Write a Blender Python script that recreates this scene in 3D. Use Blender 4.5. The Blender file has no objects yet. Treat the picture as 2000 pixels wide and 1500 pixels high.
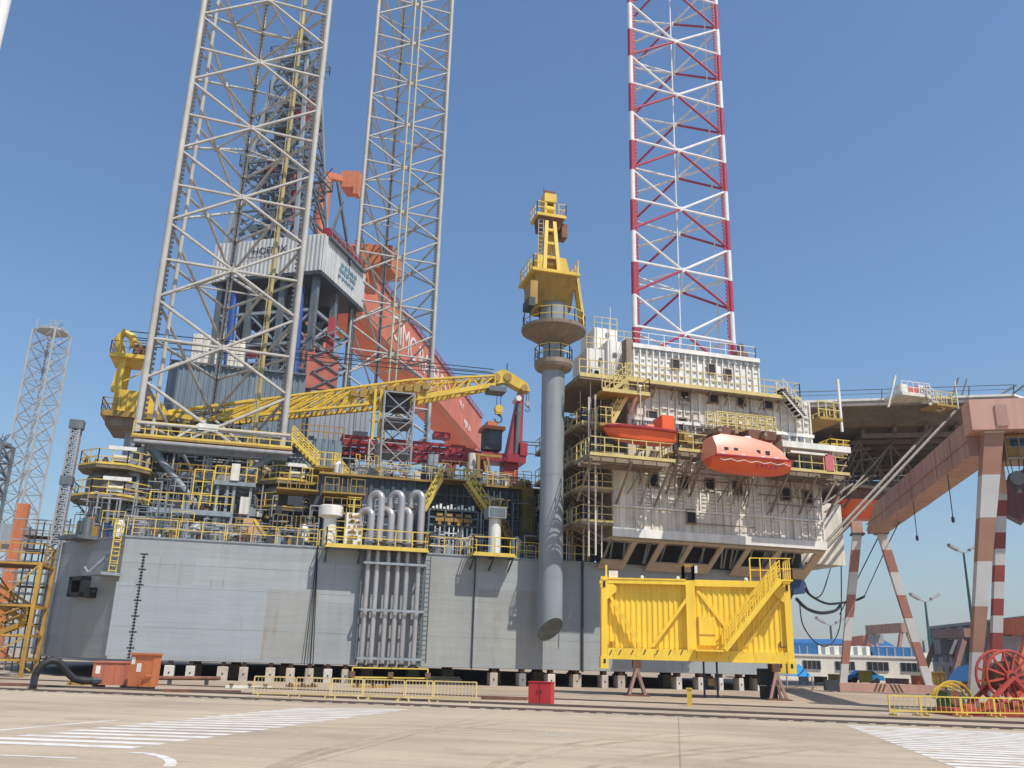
import bpy, bmesh, math, random
from mathutils import Vector, Matrix
random.seed(7)
SC = bpy.context.scene
COL = SC.collection
# ---------------------------------------------------------------- camera, sky, sun, exposure
F_PX, PITCH, ROLL, YAW, DIST, EYE = 1713.63, 0.302191, 0.0277023, 0.2689921, 56.9817, 1.75
def cam_axes():
    fw = Vector((math.sin(YAW)*math.cos(PITCH), math.cos(YAW)*math.cos(PITCH), math.sin(PITCH)))
    rt = Vector((math.cos(YAW), -math.sin(YAW), 0)); up = rt.cross(fw)
    return rt*math.cos(ROLL)+up*math.sin(ROLL), -rt*math.sin(ROLL)+up*math.cos(ROLL), fw
RT, UP, FW = cam_axes()
CAMPOS = Vector((0, -DIST, EYE))
cam = bpy.data.cameras.new('camera'); camo = bpy.data.objects.new('camera', cam); COL.objects.link(camo)
cam.sensor_width = 36.0; cam.sensor_fit = 'HORIZONTAL'; cam.lens = 36.0*F_PX/2000.0
cam.clip_start = 0.3; cam.clip_end = 6000
M = Matrix((RT, UP, -FW)).transposed().to_4x4(); M.translation = CAMPOS
camo.matrix_world = M
SC.camera = camo
SUN_EL, SUN_H = math.radians(57), Vector((0.494, -0.870, 0)).normalized()
SUND = SUN_H*math.cos(SUN_EL)+Vector((0, 0, math.sin(SUN_EL)))
W = bpy.data.worlds.new('World'); SC.world = W; W.use_nodes = True
nt = W.node_tree; bg = nt.nodes['Background']
sky = nt.nodes.new('ShaderNodeTexSky'); sky.sky_type = 'NISHITA'; sky.sun_disc = False
sky.sun_elevation = SUN_EL; sky.sun_rotation = math.atan2(SUN_H.x, SUN_H.y)
sky.altitude = 0; sky.air_density = 1.5; sky.dust_density = 0.7; sky.ozone_density = 10.0
nt.links.new(sky.outputs[0], bg.inputs[0]); bg.inputs[1].default_value = 0.122
sl = bpy.data.lights.new('sun', 'SUN'); sl.energy = 4.6; sl.angle = math.radians(0.5); sl.color = (1.0, 0.95, 0.87)
so = bpy.data.objects.new('sun', sl); COL.objects.link(so)
so.rotation_euler = SUND.to_track_quat('Z', 'Y').to_euler(); so.location = (60, -120, 150)
SC.view_settings.view_transform = 'Standard'; SC.view_settings.look = 'None'
SC.view_settings.exposure = 0.12; SC.view_settings.gamma = 1.0
SC.cycles.max_bounces = 5; SC.cycles.diffuse_bounces = 3; SC.cycles.glossy_bounces = 2
SC.cycles.transmission_bounces = 2; SC.cycles.transparent_max_bounces = 4; SC.cycles.volume_bounces = 0
# measuring helpers: where the sight line of a measured point of the photo meets a vertical / level plane of the place
def ray(px, py): return FW+RT*((px-1000)/F_PX)-UP*((py-750)/F_PX)
def at(px, py, Y):
    d = ray(px, py); return CAMPOS+d*((Y-CAMPOS.y)/d.y)
def atx(px, py, X):
    d = ray(px, py); return CAMPOS+d*((X-CAMPOS.x)/d.x)
def atz(px, py, z=0.0):
    d = ray(px, py); return CAMPOS+d*((z-CAMPOS.z)/d.z)
def far(px, py, dist):
    d = ray(px, py); return CAMPOS+d*(dist/math.hypot(d.x, d.y))
def V(*a): return Vector(a)
# ---------------------------------------------------------------- materials (procedural)
MATS = {}
def paint(name, col, rough=0.55, var=0.18, streak=0.15, rust=0.0, scale=0.5, metal=0.0, plates=None, rustcol=(0.16, 0.07, 0.03), bump=0.0, wavy=False):
    if name in MATS: return MATS[name]
    m = bpy.data.materials.new(name); m.use_nodes = True; t = m.node_tree; N = t.nodes; L = t.links
    b = N['Principled BSDF']; b.inputs['Roughness'].default_value = rough; b.inputs['Metallic'].default_value = metal
    geo = N.new('ShaderNodeNewGeometry')
    n1 = N.new('ShaderNodeTexNoise'); n1.inputs['Scale'].default_value = scale; n1.inputs['Detail'].default_value = 6; n1.inputs['Roughness'].default_value = 0.65
    L.new(geo.outputs['Position'], n1.inputs['Vector'])
    mp = N.new('ShaderNodeMapping'); mp.inputs['Scale'].default_value = (2.6, 2.6, 0.16); L.new(geo.outputs['Position'], mp.inputs['Vector'])
    n2 = N.new('ShaderNodeTexNoise'); n2.inputs['Scale'].default_value = 1.0; n2.inputs['Detail'].default_value = 4; L.new(mp.outputs[0], n2.inputs['Vector'])
    def scaled(c, k): return (min(1, c[0]*k), min(1, c[1]*k), min(1, c[2]*k), 1)
    r1 = N.new('ShaderNodeMapRange'); r1.inputs[1].default_value = 0.3; r1.inputs[2].default_value = 0.7
    r1.inputs[3].default_value = 1-var; r1.inputs[4].default_value = 1+var; L.new(n1.outputs[0], r1.inputs[0])
    r2 = N.new('ShaderNodeMapRange'); r2.inputs[1].default_value = 0.35; r2.inputs[2].default_value = 0.7
    r2.inputs[3].default_value = 1+streak*0.4; r2.inputs[4].default_value = 1-streak; L.new(n2.outputs[0], r2.inputs[0])
    mu = N.new('ShaderNodeMath'); mu.operation = 'MULTIPLY'; L.new(r1.outputs[0], mu.inputs[0]); L.new(r2.outputs[0], mu.inputs[1])
    fac = mu.outputs[0]
    if wavy:   # rolled plates: soft level undulations and faint horizontal scuffs
        mq = N.new('ShaderNodeMapping'); mq.inputs['Scale'].default_value = (0.22, 0.22, 2.2); L.new(geo.outputs['Position'], mq.inputs[0])
        nw = N.new('ShaderNodeTexNoise'); nw.inputs['Scale'].default_value = 1.0; nw.inputs['Detail'].default_value = 5; nw.inputs['Roughness'].default_value = 0.6; L.new(mq.outputs[0], nw.inputs[0])
        rw = N.new('ShaderNodeMapRange'); rw.inputs[1].default_value = 0.3; rw.inputs[2].default_value = 0.7; rw.inputs[3].default_value = 0.955; rw.inputs[4].default_value = 1.04; L.new(nw.outputs[0], rw.inputs[0])
        m3 = N.new('ShaderNodeMath'); m3.operation = 'MULTIPLY'; L.new(fac, m3.inputs[0]); L.new(rw.outputs[0], m3.inputs[1]); fac = m3.outputs[0]
        bw = N.new('ShaderNodeBump'); bw.inputs['Strength'].default_value = 0.2; bw.inputs['Distance'].default_value = 0.12; L.new(nw.outputs[0], bw.inputs['Height']); L.new(bw.outputs[0], b.inputs['Normal'])
    if plates:
        sx = N.new('ShaderNodeSeparateXYZ'); L.new(geo.outputs['Position'], sx.inputs[0])
        cx = N.new('ShaderNodeCombineXYZ'); L.new(sx.outputs[0], cx.inputs[0]); L.new(sx.outputs[2], cx.inputs[1])
        br = N.new('ShaderNodeTexBrick'); L.new(cx.outputs[0], br.inputs['Vector'])
        br.inputs['Color1'].default_value = (0.90, 0.90, 0.90, 1); br.inputs['Color2'].default_value = (1.06, 1.06, 1.06, 1); br.inputs['Mortar'].default_value = (0.86, 0.86, 0.86, 1)
        br.inputs['Scale'].default_value = 1.0; br.inputs['Brick Width'].default_value = plates[0]; br.inputs['Row Height'].default_value = plates[1]
        br.inputs['Mortar Size'].default_value = 0.012; br.inputs['Bias'].default_value = 0.1
        m2 = N.new('ShaderNodeMath'); m2.operation = 'MULTIPLY'; L.new(fac, m2.inputs[0]); L.new(br.outputs[0], m2.inputs[1]); fac = m2.outputs[0]
    vm = N.new('ShaderNodeVectorMath'); vm.operation = 'SCALE'; vm.inputs[0].default_value = col[:3]; L.new(fac, vm.inputs['Scale'])
    out = vm.outputs[0]
    if rust > 0:
        n3 = N.new('ShaderNodeTexNoise'); n3.inputs['Scale'].default_value = 0.9; n3.inputs['Detail'].default_value = 8; n3.inputs['Roughness'].default_value = 0.75
        L.new(geo.outputs['Position'], n3.inputs['Vector'])
        ad = N.new('ShaderNodeMath'); ad.operation = 'MULTIPLY_ADD'; ad.inputs[1].default_value = 0.5; L.new(n2.outputs[0], ad.inputs[0]); L.new(n3.outputs[0], ad.inputs[2])
        r3 = N.new('ShaderNodeMapRange'); r3.inputs[1].default_value = 0.98-rust*0.5; r3.inputs[2].default_value = 1.12-rust*0.35; L.new(ad.outputs[0], r3.inputs[0])
        mx = N.new('ShaderNodeMix'); mx.data_type = 'RGBA'; L.new(r3.outputs[0], mx.inputs[0]); L.new(out, mx.inputs[6]); mx.inputs[7].default_value = (*rustcol, 1)
        out = mx.outputs[2]
    L.new(out, b.inputs['Base Color'])
    if bump:
        bp = N.new('ShaderNodeBump'); bp.inputs['Strength'].default_value = bump; bp.inputs['Distance'].default_value = 0.05
        L.new(n1.outputs[0], bp.inputs['Height']); L.new(bp.outputs[0], b.inputs['Normal'])
    MATS[name] = m; return m
def stripes(name, ca, cb, period, phase=0.0, axis=2, rough=0.55):
    m = bpy.data.materials.new(name); m.use_nodes = True; t = m.node_tree; N = t.nodes; L = t.links; b = N['Principled BSDF']; b.inputs['Roughness'].default_value = rough
    geo = N.new('ShaderNodeNewGeometry'); sx = N.new('ShaderNodeSeparateXYZ'); L.new(geo.outputs['Position'], sx.inputs[0])
    a = N.new('ShaderNodeMath'); a.operation = 'ADD'; a.inputs[1].default_value = 1000*period-phase; L.new(sx.outputs[axis], a.inputs[0])
    mo = N.new('ShaderNodeMath'); mo.operation = 'MODULO'; mo.inputs[1].default_value = period; L.new(a.outputs[0], mo.inputs[0])
    gt = N.new('ShaderNodeMath'); gt.operation = 'GREATER_THAN'; gt.inputs[1].default_value = period/2; L.new(mo.outputs[0], gt.inputs[0])
    n1 = N.new('ShaderNodeTexNoise'); n1.inputs['Scale'].default_value = 1.2; n1.inputs['Detail'].default_value = 6; L.new(geo.outputs['Position'], n1.inputs['Vector'])
    r1 = N.new('ShaderNodeMapRange'); r1.inputs[3].default_value = 0.8; r1.inputs[4].default_value = 1.15; L.new(n1.outputs[0], r1.inputs[0])
    mx = N.new('ShaderNodeMix'); mx.data_type = 'RGBA'; L.new(gt.outputs[0], mx.inputs[0]); mx.inputs[6].default_value = (*ca, 1); mx.inputs[7].default_value = (*cb, 1)
    vm = N.new('ShaderNodeVectorMath'); vm.operation = 'SCALE'; L.new(mx.outputs[2], vm.inputs[0]); L.new(r1.outputs[0], vm.inputs['Scale'])
    L.new(vm.outputs[0], b.inputs['Base Color']); MATS[name] = m; return m
hullp = paint('hull paint', (0.325, 0.345, 0.345), 0.5, 0.12, 0.05, 0.24, 0.13, plates=(7.7, 2.35), rustcol=(0.27, 0.23, 0.18), wavy=True)
hulld = paint('hull bare patch', (0.30, 0.30, 0.29), 0.6, 0.12, 0.2, 0.1, 0.4)
under = paint('hull bottom', (0.03, 0.035, 0.04), 0.8, 0.2, 0.1)
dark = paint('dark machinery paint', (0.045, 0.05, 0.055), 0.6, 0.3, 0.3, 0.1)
steel = paint('grey steel', (0.27, 0.30, 0.32), 0.5, 0.15, 0.2, 0.08)
steeld = paint('mid grey steel', (0.12, 0.14, 0.15), 0.55, 0.25, 0.25, 0.1)
legp = paint('leg primer', (0.46, 0.43, 0.38), 0.5, 0.12, 0.15, 0.12, 0.8, rustcol=(0.30, 0.24, 0.17))
rack = paint('rack steel', (0.05, 0.045, 0.045), 0.6, 0.3, 0.1)
yel = paint('yellow paint', (0.66, 0.44, 0.045), 0.45, 0.12, 0.15, 0.08, 0.7, rustcol=(0.35, 0.2, 0.06))
yelrail = paint('yellow railing paint', (0.68, 0.49, 0.085), 0.5, 0.12, 0.1)
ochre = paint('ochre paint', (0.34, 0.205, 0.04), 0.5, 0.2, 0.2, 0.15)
galv = paint('galvanised pipe', (0.42, 0.40, 0.39), 0.35, 0.12, 0.15, 0.05, 0.8, metal=0.35)
white = paint('white paint', (0.76, 0.735, 0.67), 0.5, 0.10, 0.15, 0.10, 0.8, rustcol=(0.33, 0.25, 0.16))
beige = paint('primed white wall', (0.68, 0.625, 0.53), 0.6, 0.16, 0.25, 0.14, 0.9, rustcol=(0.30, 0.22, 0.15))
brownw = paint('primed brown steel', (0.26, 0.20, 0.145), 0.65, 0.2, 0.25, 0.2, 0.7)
cream = paint('cream coaming', (0.47, 0.37, 0.27), 0.55, 0.08, 0.1, 0.0, 0.5)
orange = paint('orange crane paint', (0.60, 0.15, 0.06), 0.5, 0.14, 0.2, 0.12, 0.15, rustcol=(0.40, 0.22, 0.15))
orangeb = paint('orange girder soffit', (0.75, 0.14, 0.035), 0.5, 0.1, 0.1, 0.0, 0.15)
redp = paint('red crane paint', (0.33, 0.02, 0.028), 0.45, 0.15, 0.15, 0.08)
boat = paint('lifeboat orange', (0.80, 0.12, 0.028), 0.35, 0.05, 0.06)
boatp = paint('lifeboat faded canopy', (0.80, 0.30, 0.19), 0.4, 0.06, 0.08)
salmon = paint('faded red oxide', (0.40, 0.235, 0.19), 0.6, 0.15, 0.25, 0.15, 0.3, rustcol=(0.15, 0.06, 0.045))
salmonl = paint('faded crane primer', (0.54, 0.31, 0.23), 0.6, 0.1, 0.15, 0.05, 0.3)
conc = paint('block concrete', (0.46, 0.40, 0.33), 0.85, 0.18, 0.15, 0.0, 1.4)
concw = paint('whitewashed block', (0.58, 0.54, 0.48), 0.85, 0.12, 0.12, 0.0, 1.4)
timber = paint('timber packing', (0.14, 0.085, 0.05), 0.85, 0.3, 0.2)
rusty = paint('rusty steel', (0.17, 0.075, 0.045), 0.8, 0.35, 0.3, 0.3, 0.9)
rubber = paint('black rubber', (0.018, 0.018, 0.02), 0.6, 0.2, 0.1)
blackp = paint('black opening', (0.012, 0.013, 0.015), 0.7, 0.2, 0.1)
blue = paint('blue sheet', (0.03, 0.15, 0.36), 0.5, 0.12, 0.15, 0.0, 0.4)
bluet = paint('blue tarpaulin', (0.02, 0.27, 0.60), 0.5, 0.1, 0.1)
navy = paint('dark blue machinery', (0.03, 0.06, 0.16), 0.5, 0.3, 0.2)
wallw = paint('white rendered wall', (0.84, 0.81, 0.72), 0.85, 0.06, 0.1, 0.0, 0.3)
glass = paint('window glass', (0.03, 0.035, 0.04), 0.12, 0.3, 0.1)
green = paint('green machine paint', (0.03, 0.13, 0.075), 0.5, 0.2, 0.2)
maroon = paint('maroon leg paint', (0.36, 0.025, 0.055), 0.5, 0.1, 0.1)
legw = paint('white leg paint', (0.74, 0.72, 0.70), 0.5, 0.08, 0.1, 0.04)
orangef = paint('orange skip paint', (0.56, 0.17, 0.06), 0.55, 0.12, 0.15, 0.1, 0.8)
fadedred = paint('sun bleached red', (0.50, 0.16, 0.09), 0.55, 0.1, 0.12, 0.05)
cabred = paint('red cabinet paint', (0.50, 0.03, 0.035), 0.5, 0.08, 0.1)
teal = paint('lamp pole green', (0.035, 0.11, 0.10), 0.5, 0.1, 0.1)
lineb = paint('black rope', (0.02, 0.022, 0.03), 0.7, 0.1, 0.1)
pinkred = paint('pale red cabinet', (0.55, 0.13, 0.14), 0.5, 0.1, 0.1)
palerail = paint('sun faded railing paint', (0.60, 0.47, 0.17), 0.6, 0.2, 0.1)
farlat = paint('far lattice grey', (0.38, 0.38, 0.37), 0.6, 0.12, 0.1)
windp = paint('windwall sheet', (0.52, 0.52, 0.50), 0.5, 0.08, 0.22, 0.05, 0.5)
bluegrey = paint('blue grey sheet', (0.17, 0.215, 0.25), 0.5, 0.1, 0.2)
shedg = paint('shed grey sheet', (0.30, 0.32, 0.35), 0.6, 0.08, 0.1)
shedb = paint('shed blue sheet', (0.09, 0.13, 0.20), 0.6, 0.08, 0.1)
# ---------------------------------------------------------------- mesh helpers
class MB:
    def __init__(s): s.v = []; s.f = []; s.mi = []; s.cur = 0; s.p = []
    def add(s, vs, fs):
        o = len(s.v); s.p.append((o, len(s.f), len(vs), len(fs))); s.v += [Vector(a) for a in vs]; s.f += [tuple(i+o for i in f) for f in fs]; s.mi += [s.cur]*len(fs); return s
    def hexa(s, p): return s.add(p, [(3, 2, 1, 0), (4, 5, 6, 7), (0, 1, 5, 4), (1, 2, 6, 5), (2, 3, 7, 6), (3, 0, 4, 7)])
    def box(s, x0, y0, z0, x1, y1, z1):
        return s.hexa([(x0, y0, z0), (x1, y0, z0), (x1, y1, z0), (x0, y1, z0), (x0, y0, z1), (x1, y0, z1), (x1, y1, z1), (x0, y1, z1)])
    def obox(s, o, ax, ay, az):
        o = Vector(o); p = [o, o+ax, o+ax+ay, o+ay]; return s.hexa(p+[q+az for q in p])
    def beam(s, a, b, w, h=None, up=None, w2=None, h2=None):
        a = Vector(a); b = Vector(b); h = w if h is None else h; d = b-a
        if d.length < 1e-6: return s
        d.normalize(); u = Vector(up) if up is not None else Vector((0, 0, 1))
        if abs(d.dot(u)) > 0.98: u = Vector((0, 1, 0))
        sd = d.cross(u).normalized(); u = sd.cross(d)
        w2 = w if w2 is None else w2; h2 = h if h2 is None else h2
        def ring(p, w, h): return [p-sd*w/2-u*h/2, p+sd*w/2-u*h/2, p+sd*w/2+u*h/2, p-sd*w/2+u*h/2]
        return s.hexa(ring(a, w, h)+ring(b, w2, h2))
    def tube(s, a, b, r, n=6, r2=None):
        a = Vector(a); b = Vector(b); d = b-a
        if d.length < 1e-6: return s
        d.normalize(); u = Vector((0, 0, 1)) if abs(d.z) < 0.95 else Vector((0, 1, 0))
        x = d.cross(u).normalized(); y = d.cross(x); r2 = r if r2 is None else r2; vs = []
        for p, q in ((a, r), (b, r2)):
            vs += [p+(x*math.cos(2*math.pi*(i+0.5)/n)+y*math.sin(2*math.pi*(i+0.5)/n))*q for i in range(n)]
        return s.add(vs, [(i, (i+1) % n, n+(i+1) % n, n+i) for i in range(n)]+[tuple(range(n-1, -1, -1)), tuple(range(n, 2*n))])
    def path(s, pts, r, n=6):
        pts = [Vector(p) for p in pts]; vs = []; fs = []; ref = None; k = len(pts)
        for i, p in enumerate(pts):
            d = (pts[min(i+1, k-1)]-pts[max(i-1, 0)]).normalized()
            if ref is None: ref = Vector((0, 0, 1)) if abs(d.z) < 0.9 else Vector((1, 0, 0))
            x = (ref-d*ref.dot(d)).normalized(); y = d.cross(x); ref = x
            vs += [p+(x*math.cos(2*math.pi*j/n)+y*math.sin(2*math.pi*j/n))*r for j in range(n)]
        for i in range(k-1):
            fs += [(i*n+j, i*n+(j+1) % n, (i+1)*n+(j+1) % n, (i+1)*n+j) for j in range(n)]
        fs += [tuple(range(n-1, -1, -1)), tuple(range((k-1)*n, k*n))]
        return s.add(vs, fs)
    def prism(s, poly, d):
        poly = [Vector(p) for p in poly]; d = Vector(d); n = len(poly)
        return s.add(poly+[p+d for p in poly], [tuple(range(n-1, -1, -1)), tuple(range(n, 2*n))]+[(i, (i+1) % n, n+(i+1) % n, n+i) for i in range(n)])
    def lathe(s, c, prof, n=24, closed=True):
        c = Vector(c); vs = []; fs = []; k = len(prof)
        for r, z in prof: vs += [c+Vector((r*math.cos(2*math.pi*j/n), r*math.sin(2*math.pi*j/n), z)) for j in range(n)]
        for i in range(k-1): fs += [(i*n+j, i*n+(j+1) % n, (i+1)*n+(j+1) % n, (i+1)*n+j) for j in range(n)]
        if closed: fs += [tuple(range(n-1, -1, -1)), tuple(range((k-1)*n, k*n))]
        return s.add(vs, fs)
    def loft(s, rings, cap=True):
        n = len(rings[0]); vs = [p for r in rings for p in r]; fs = []
        for i in range(len(rings)-1): fs += [(i*n+j, i*n+(j+1) % n, (i+1)*n+(j+1) % n, (i+1)*n+j) for j in range(n)]
        if cap: fs += [tuple(range(n-1, -1, -1)), tuple(range((len(rings)-1)*n, len(rings)*n))]
        return s.add(vs, fs)
    def build(s, name, mats, parent=None, smooth=False, label=None):
        if not s.v: return None
        if parent is not None and name in EACH and 1 < len(s.p) <= 100:   # every post, bracket, plate ... of a kind becomes a part of its own
            first = None
            for v0, f0, nv, nf in s.p:
                q = MB(); q.v = s.v[v0:v0+nv]; q.f = [tuple(i-v0 for i in f) for f in s.f[f0:f0+nf]]; q.mi = s.mi[f0:f0+nf]; q.p = [(0, 0, nv, nf)]
                o = q.build(name, mats, parent, smooth, label); first = first or o
            return first
        me = bpy.data.meshes.new(name); base = WL[parent.name] if parent is not None else None
        if base is None:
            xs = [v.x for v in s.v]; ys = [v.y for v in s.v]; zs = [v.z for v in s.v]
            base = Vector(((min(xs)+max(xs))/2, (min(ys)+max(ys))/2, min(zs)))
        me.from_pydata([tuple(v-base) for v in s.v], [], s.f)
        mats = mats if isinstance(mats, (list, tuple)) else [mats]
        for m in mats: me.materials.append(m)
        if len(mats) > 1: me.polygons.foreach_set('material_index', s.mi)
        bm = bmesh.new(); bm.from_mesh(me); bmesh.ops.recalc_face_normals(bm, faces=bm.faces); bm.to_mesh(me); bm.free()
        if smooth:
            me.polygons.foreach_set('use_smooth', [True]*len(me.polygons)); me.set_sharp_from_angle(angle=math.radians(40))
        me.update()
        o = bpy.data.objects.new(name, me); COL.objects.link(o)
        if parent is not None: o.parent = parent; WL[o.name] = base
        else: o.location = base; WL[o.name] = base
        if label: o['label'] = label
        return o
WL = {}
EACH = set('cabinet motor post column bracket knee_brace upright flange floor_column landing guide_column diagonal_brace davit_arm davit_block support skid rib scaffold_post upper_mullion mullion cross_beam standard deck_boxes red_box white_box girder floor_machinery tower_machinery floor_winch red_guide_rail drill_pipe deck_gear boards hoist_rope luffing_rope drain_pipe jack_fittings valve fittings wall_fittings boom_machinery head_block black_pack roof_lug beam_slot name_board winch pale_tank column_holes handle foot clamp box_part cover kick_plate gauge_row aerial sheave strut_collar recess_struts window_pane post_base frame_post stay long_strut blue_riser blue_hose lower_pipe service_pipe machinery housing winch_house'.split())
def tag(o, label, cat, group=None, kind=None):
    if label: o['label'] = label
    if cat: o['category'] = cat
    if group: o['group'] = group
    if kind: o['kind'] = kind
    return o
def thing(name, label, cat, loc, group=None):
    o = bpy.data.objects.new(name, None); COL.objects.link(o); o.location = loc; o.empty_display_size = 0.5
    WL[o.name] = Vector(loc); return tag(o, label, cat, group)
def struct(name, mb, m): return tag(mb.build(name, m), None, None, None, 'structure')
def copy_tree(o, loc=None, rz=None, parent=None):
    c = o.copy(); COL.objects.link(c); c.parent = parent; WL[c.name] = Vector(loc) if loc is not None else WL[o.name]
    if loc is not None: c.location = loc
    if rz is not None: c.rotation_euler = (0, 0, rz)
    for ch in [x for x in SC.objects if x.parent is o]: copy_tree(ch, None, None, c)
    return c
def rail(mb, pts, h=1.1, sp=1.5, r=0.028, mid=2, toe=False, closed=False):
    r *= 0.85; pts = [Vector(p) for p in pts]
    if closed: pts.append(pts[0])
    for a, b in zip(pts, pts[1:]):
        L = (b-a).length; k = max(1, round(L/sp))
        for i in range(k+1): p = a.lerp(b, i/k); mb.beam(p, p+V(0, 0, h), r*2, r*2)
        for j in range(mid): z = h*(j+1)/mid; mb.beam(a+V(0, 0, z), b+V(0, 0, z), r*1.8, r*1.8)
        if toe: mb.beam(a+V(0, 0, 0.08), b+V(0, 0, 0.08), 0.02, 0.16)
    return mb
def stair(mb, a, b, side, w=0.9, hr=True, r=0.03):
    a = Vector(a); b = Vector(b); sd = Vector(side).normalized()*w/2
    n = max(3, int(abs(b.z-a.z)/0.25))
    for k in (-1, 1):
        mb.beam(a+sd*k, b+sd*k, 0.06, 0.26)
        if hr:
            for h in (0.55, 1.0): mb.beam(a+sd*k+V(0, 0, h), b+sd*k+V(0, 0, h), r*2, r*2)
            for i in range(0, 6): p = a.lerp(b, i/5)+sd*k; mb.beam(p, p+V(0, 0, 1.0), r*2, r*2)
    for i in range(n+1):
        p = a.lerp(b, i/n); mb.beam(p-sd, p+sd, 0.22, 0.04)
    return mb
def lattice(mb, base, top, n, rc, rb, closed=True, cross=True, horiz=True, faces=None, sides=4):
    # corner chords from base[i] to top[i] with n bays of bracing on each face
    k = len(base); base = [Vector(p) for p in base]; top = [Vector(p) for p in top]
    for a, b in zip(base, top): mb.tube(a, b, rc, sides)
    for i in (faces if faces is not None else range(k)):
        j = (i+1) % k
        for q in range(n):
            a0 = base[i].lerp(top[i], q/n); a1 = base[i].lerp(top[i], (q+1)/n); b0 = base[j].lerp(top[j], q/n); b1 = base[j].lerp(top[j], (q+1)/n)
            if horiz: mb.tube(a1, b1, rb, sides)
            if cross: mb.tube(a0, b1, rb, sides); mb.tube(b0, a1, rb, sides)
            elif (q+i) % 2: mb.tube(a0, b1, rb, sides)
            else: mb.tube(b0, a1, rb, sides)
    return mb
def writing(name, s, m, parent, origin, ax, up, size, thick=0.02):
    cu = bpy.data.curves.new(name, 'FONT'); cu.body = s; cu.size = size; cu.extrude = thick; cu.align_x = 'LEFT'
    tmp = bpy.data.objects.new(name+'_tmp', cu); COL.objects.link(tmp)
    dg = bpy.context.evaluated_depsgraph_get(); me = bpy.data.meshes.new_from_object(tmp.evaluated_get(dg))
    bpy.data.objects.remove(tmp); me.name = name
    ax = Vector(ax).normalized(); up = Vector(up); up = (up-ax*up.dot(ax)).normalized(); nz = ax.cross(up)
    R = Matrix((ax, up, nz)).transposed().to_4x4(); R.translation = Vector(origin)-WL[parent.name]
    me.transform(R); me.materials.clear(); me.materials.append(m)
    o = bpy.data.objects.new(name, me); COL.objects.link(o); o.parent = parent; WL[o.name] = WL[parent.name]; return o
Z = V(0, 0, 1)
def rot2(deg): a = math.radians(deg); return V(math.cos(a), math.sin(a), 0), V(-math.sin(a), math.cos(a), 0)
# ---------------------------------------------------------------- ground, rails, road markings
def ground_mat(name, col, var, seed, stain=0.25, tint=(0.9, 0.86, 0.80)):
    m = bpy.data.materials.new(name); m.use_nodes = True; t = m.node_tree; N = t.nodes; L = t.links
    b = N['Principled BSDF']; b.inputs['Roughness'].default_value = 0.9
    geo = N.new('ShaderNodeNewGeometry'); mp = N.new('ShaderNodeMapping'); mp.inputs['Location'].default_value = (seed, seed*2, 0); mp.inputs['Rotation'].default_value = (0, 0, math.radians(26)); L.new(geo.outputs['Position'], mp.inputs[0])
    def nz(sc, stretch=None, det=6, ro=0.6):
        n = N.new('ShaderNodeTexNoise'); n.inputs['Scale'].default_value = sc; n.inputs['Detail'].default_value = det; n.inputs['Roughness'].default_value = ro
        if stretch:
            q = N.new('ShaderNodeMapping'); q.inputs['Scale'].default_value = stretch; L.new(mp.outputs[0], q.inputs[0]); L.new(q.outputs[0], n.inputs[0])
        else: L.new(mp.outputs[0], n.inputs[0])
        return n
    def rng(n, a, bb, lo, hi):
        r = N.new('ShaderNodeMapRange'); r.inputs[1].default_value = a; r.inputs[2].default_value = bb; r.inputs[3].default_value = lo; r.inputs[4].default_value = hi; L.new(n.outputs[0], r.inputs[0]); return r.outputs[0]
    def mul(a, c):
        q = N.new('ShaderNodeMath'); q.operation = 'MULTIPLY'; L.new(a, q.inputs[0]); L.new(c, q.inputs[1]); return q.outputs[0]
    f = mul(rng(nz(0.12), 0.35, 0.65, 1-var, 1+var), rng(nz(9.0, None, 3), 0.3, 0.7, 0.93, 1.07))
    f = mul(f, rng(nz(1.0, (0.07, 0.9, 1), 5, 0.7), 0.42, 0.72, 1.03, 1-stain))
    f = mul(f, rng(nz(0.55, None, 8, 0.7), 0.56, 0.72, 1.0, 1-stain*0.9))
    br = N.new('ShaderNodeTexBrick'); L.new(mp.outputs[0], br.inputs[0]); br.offset = 0.0; br.inputs['Color1'].default_value = (1, 1, 1, 1); br.inputs['Color2'].default_value = (0.95, 0.95, 0.95, 1)
    br.inputs['Mortar'].default_value = (0.68, 0.66, 0.63, 1); br.inputs['Brick Width'].default_value = 6.0; br.inputs['Row Height'].default_value = 5.0; br.inputs['Mortar Size'].default_value = 0.02; br.inputs['Scale'].default_value = 1
    f = mul(f, br.outputs[0])
    mx = N.new('ShaderNodeMix'); mx.data_type = 'RGBA'; L.new(rng(nz(0.3, None, 5), 0.35, 0.65, 0, 1), mx.inputs[0]); mx.inputs[6].default_value = (*col, 1); mx.inputs[7].default_value = (col[0]*tint[0], col[1]*tint[1], col[2]*tint[2], 1)
    vm = N.new('ShaderNodeVectorMath'); vm.operation = 'SCALE'; L.new(mx.outputs[2], vm.inputs[0]); L.new(f, vm.inputs['Scale']); L.new(vm.outputs[0], b.inputs['Base Color'])
    bp = N.new('ShaderNodeBump'); bp.inputs['Strength'].default_value = 0.25; bp.inputs['Distance'].default_value = 0.02; L.new(nz(14, None, 4).outputs[0], bp.inputs['Height']); L.new(bp.outputs[0], b.inputs['Normal'])
    return m
apron_m = ground_mat('yard concrete', (0.42, 0.33, 0.24), 0.15, 3.0, 0.38)
road_m = ground_mat('road concrete', (0.455, 0.36, 0.255), 0.11, 11.0, 0.26, (0.93, 0.92, 0.92))
markm = paint('worn road paint', (0.68, 0.655, 0.61), 0.8, 0.14, 0.0, 0.5, 1.8, rustcol=(0.45, 0.36, 0.26))
yelm = paint('worn yellow paint', (0.56, 0.46, 0.27), 0.8, 0.2, 0.0, 0.0, 2.0)
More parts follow.
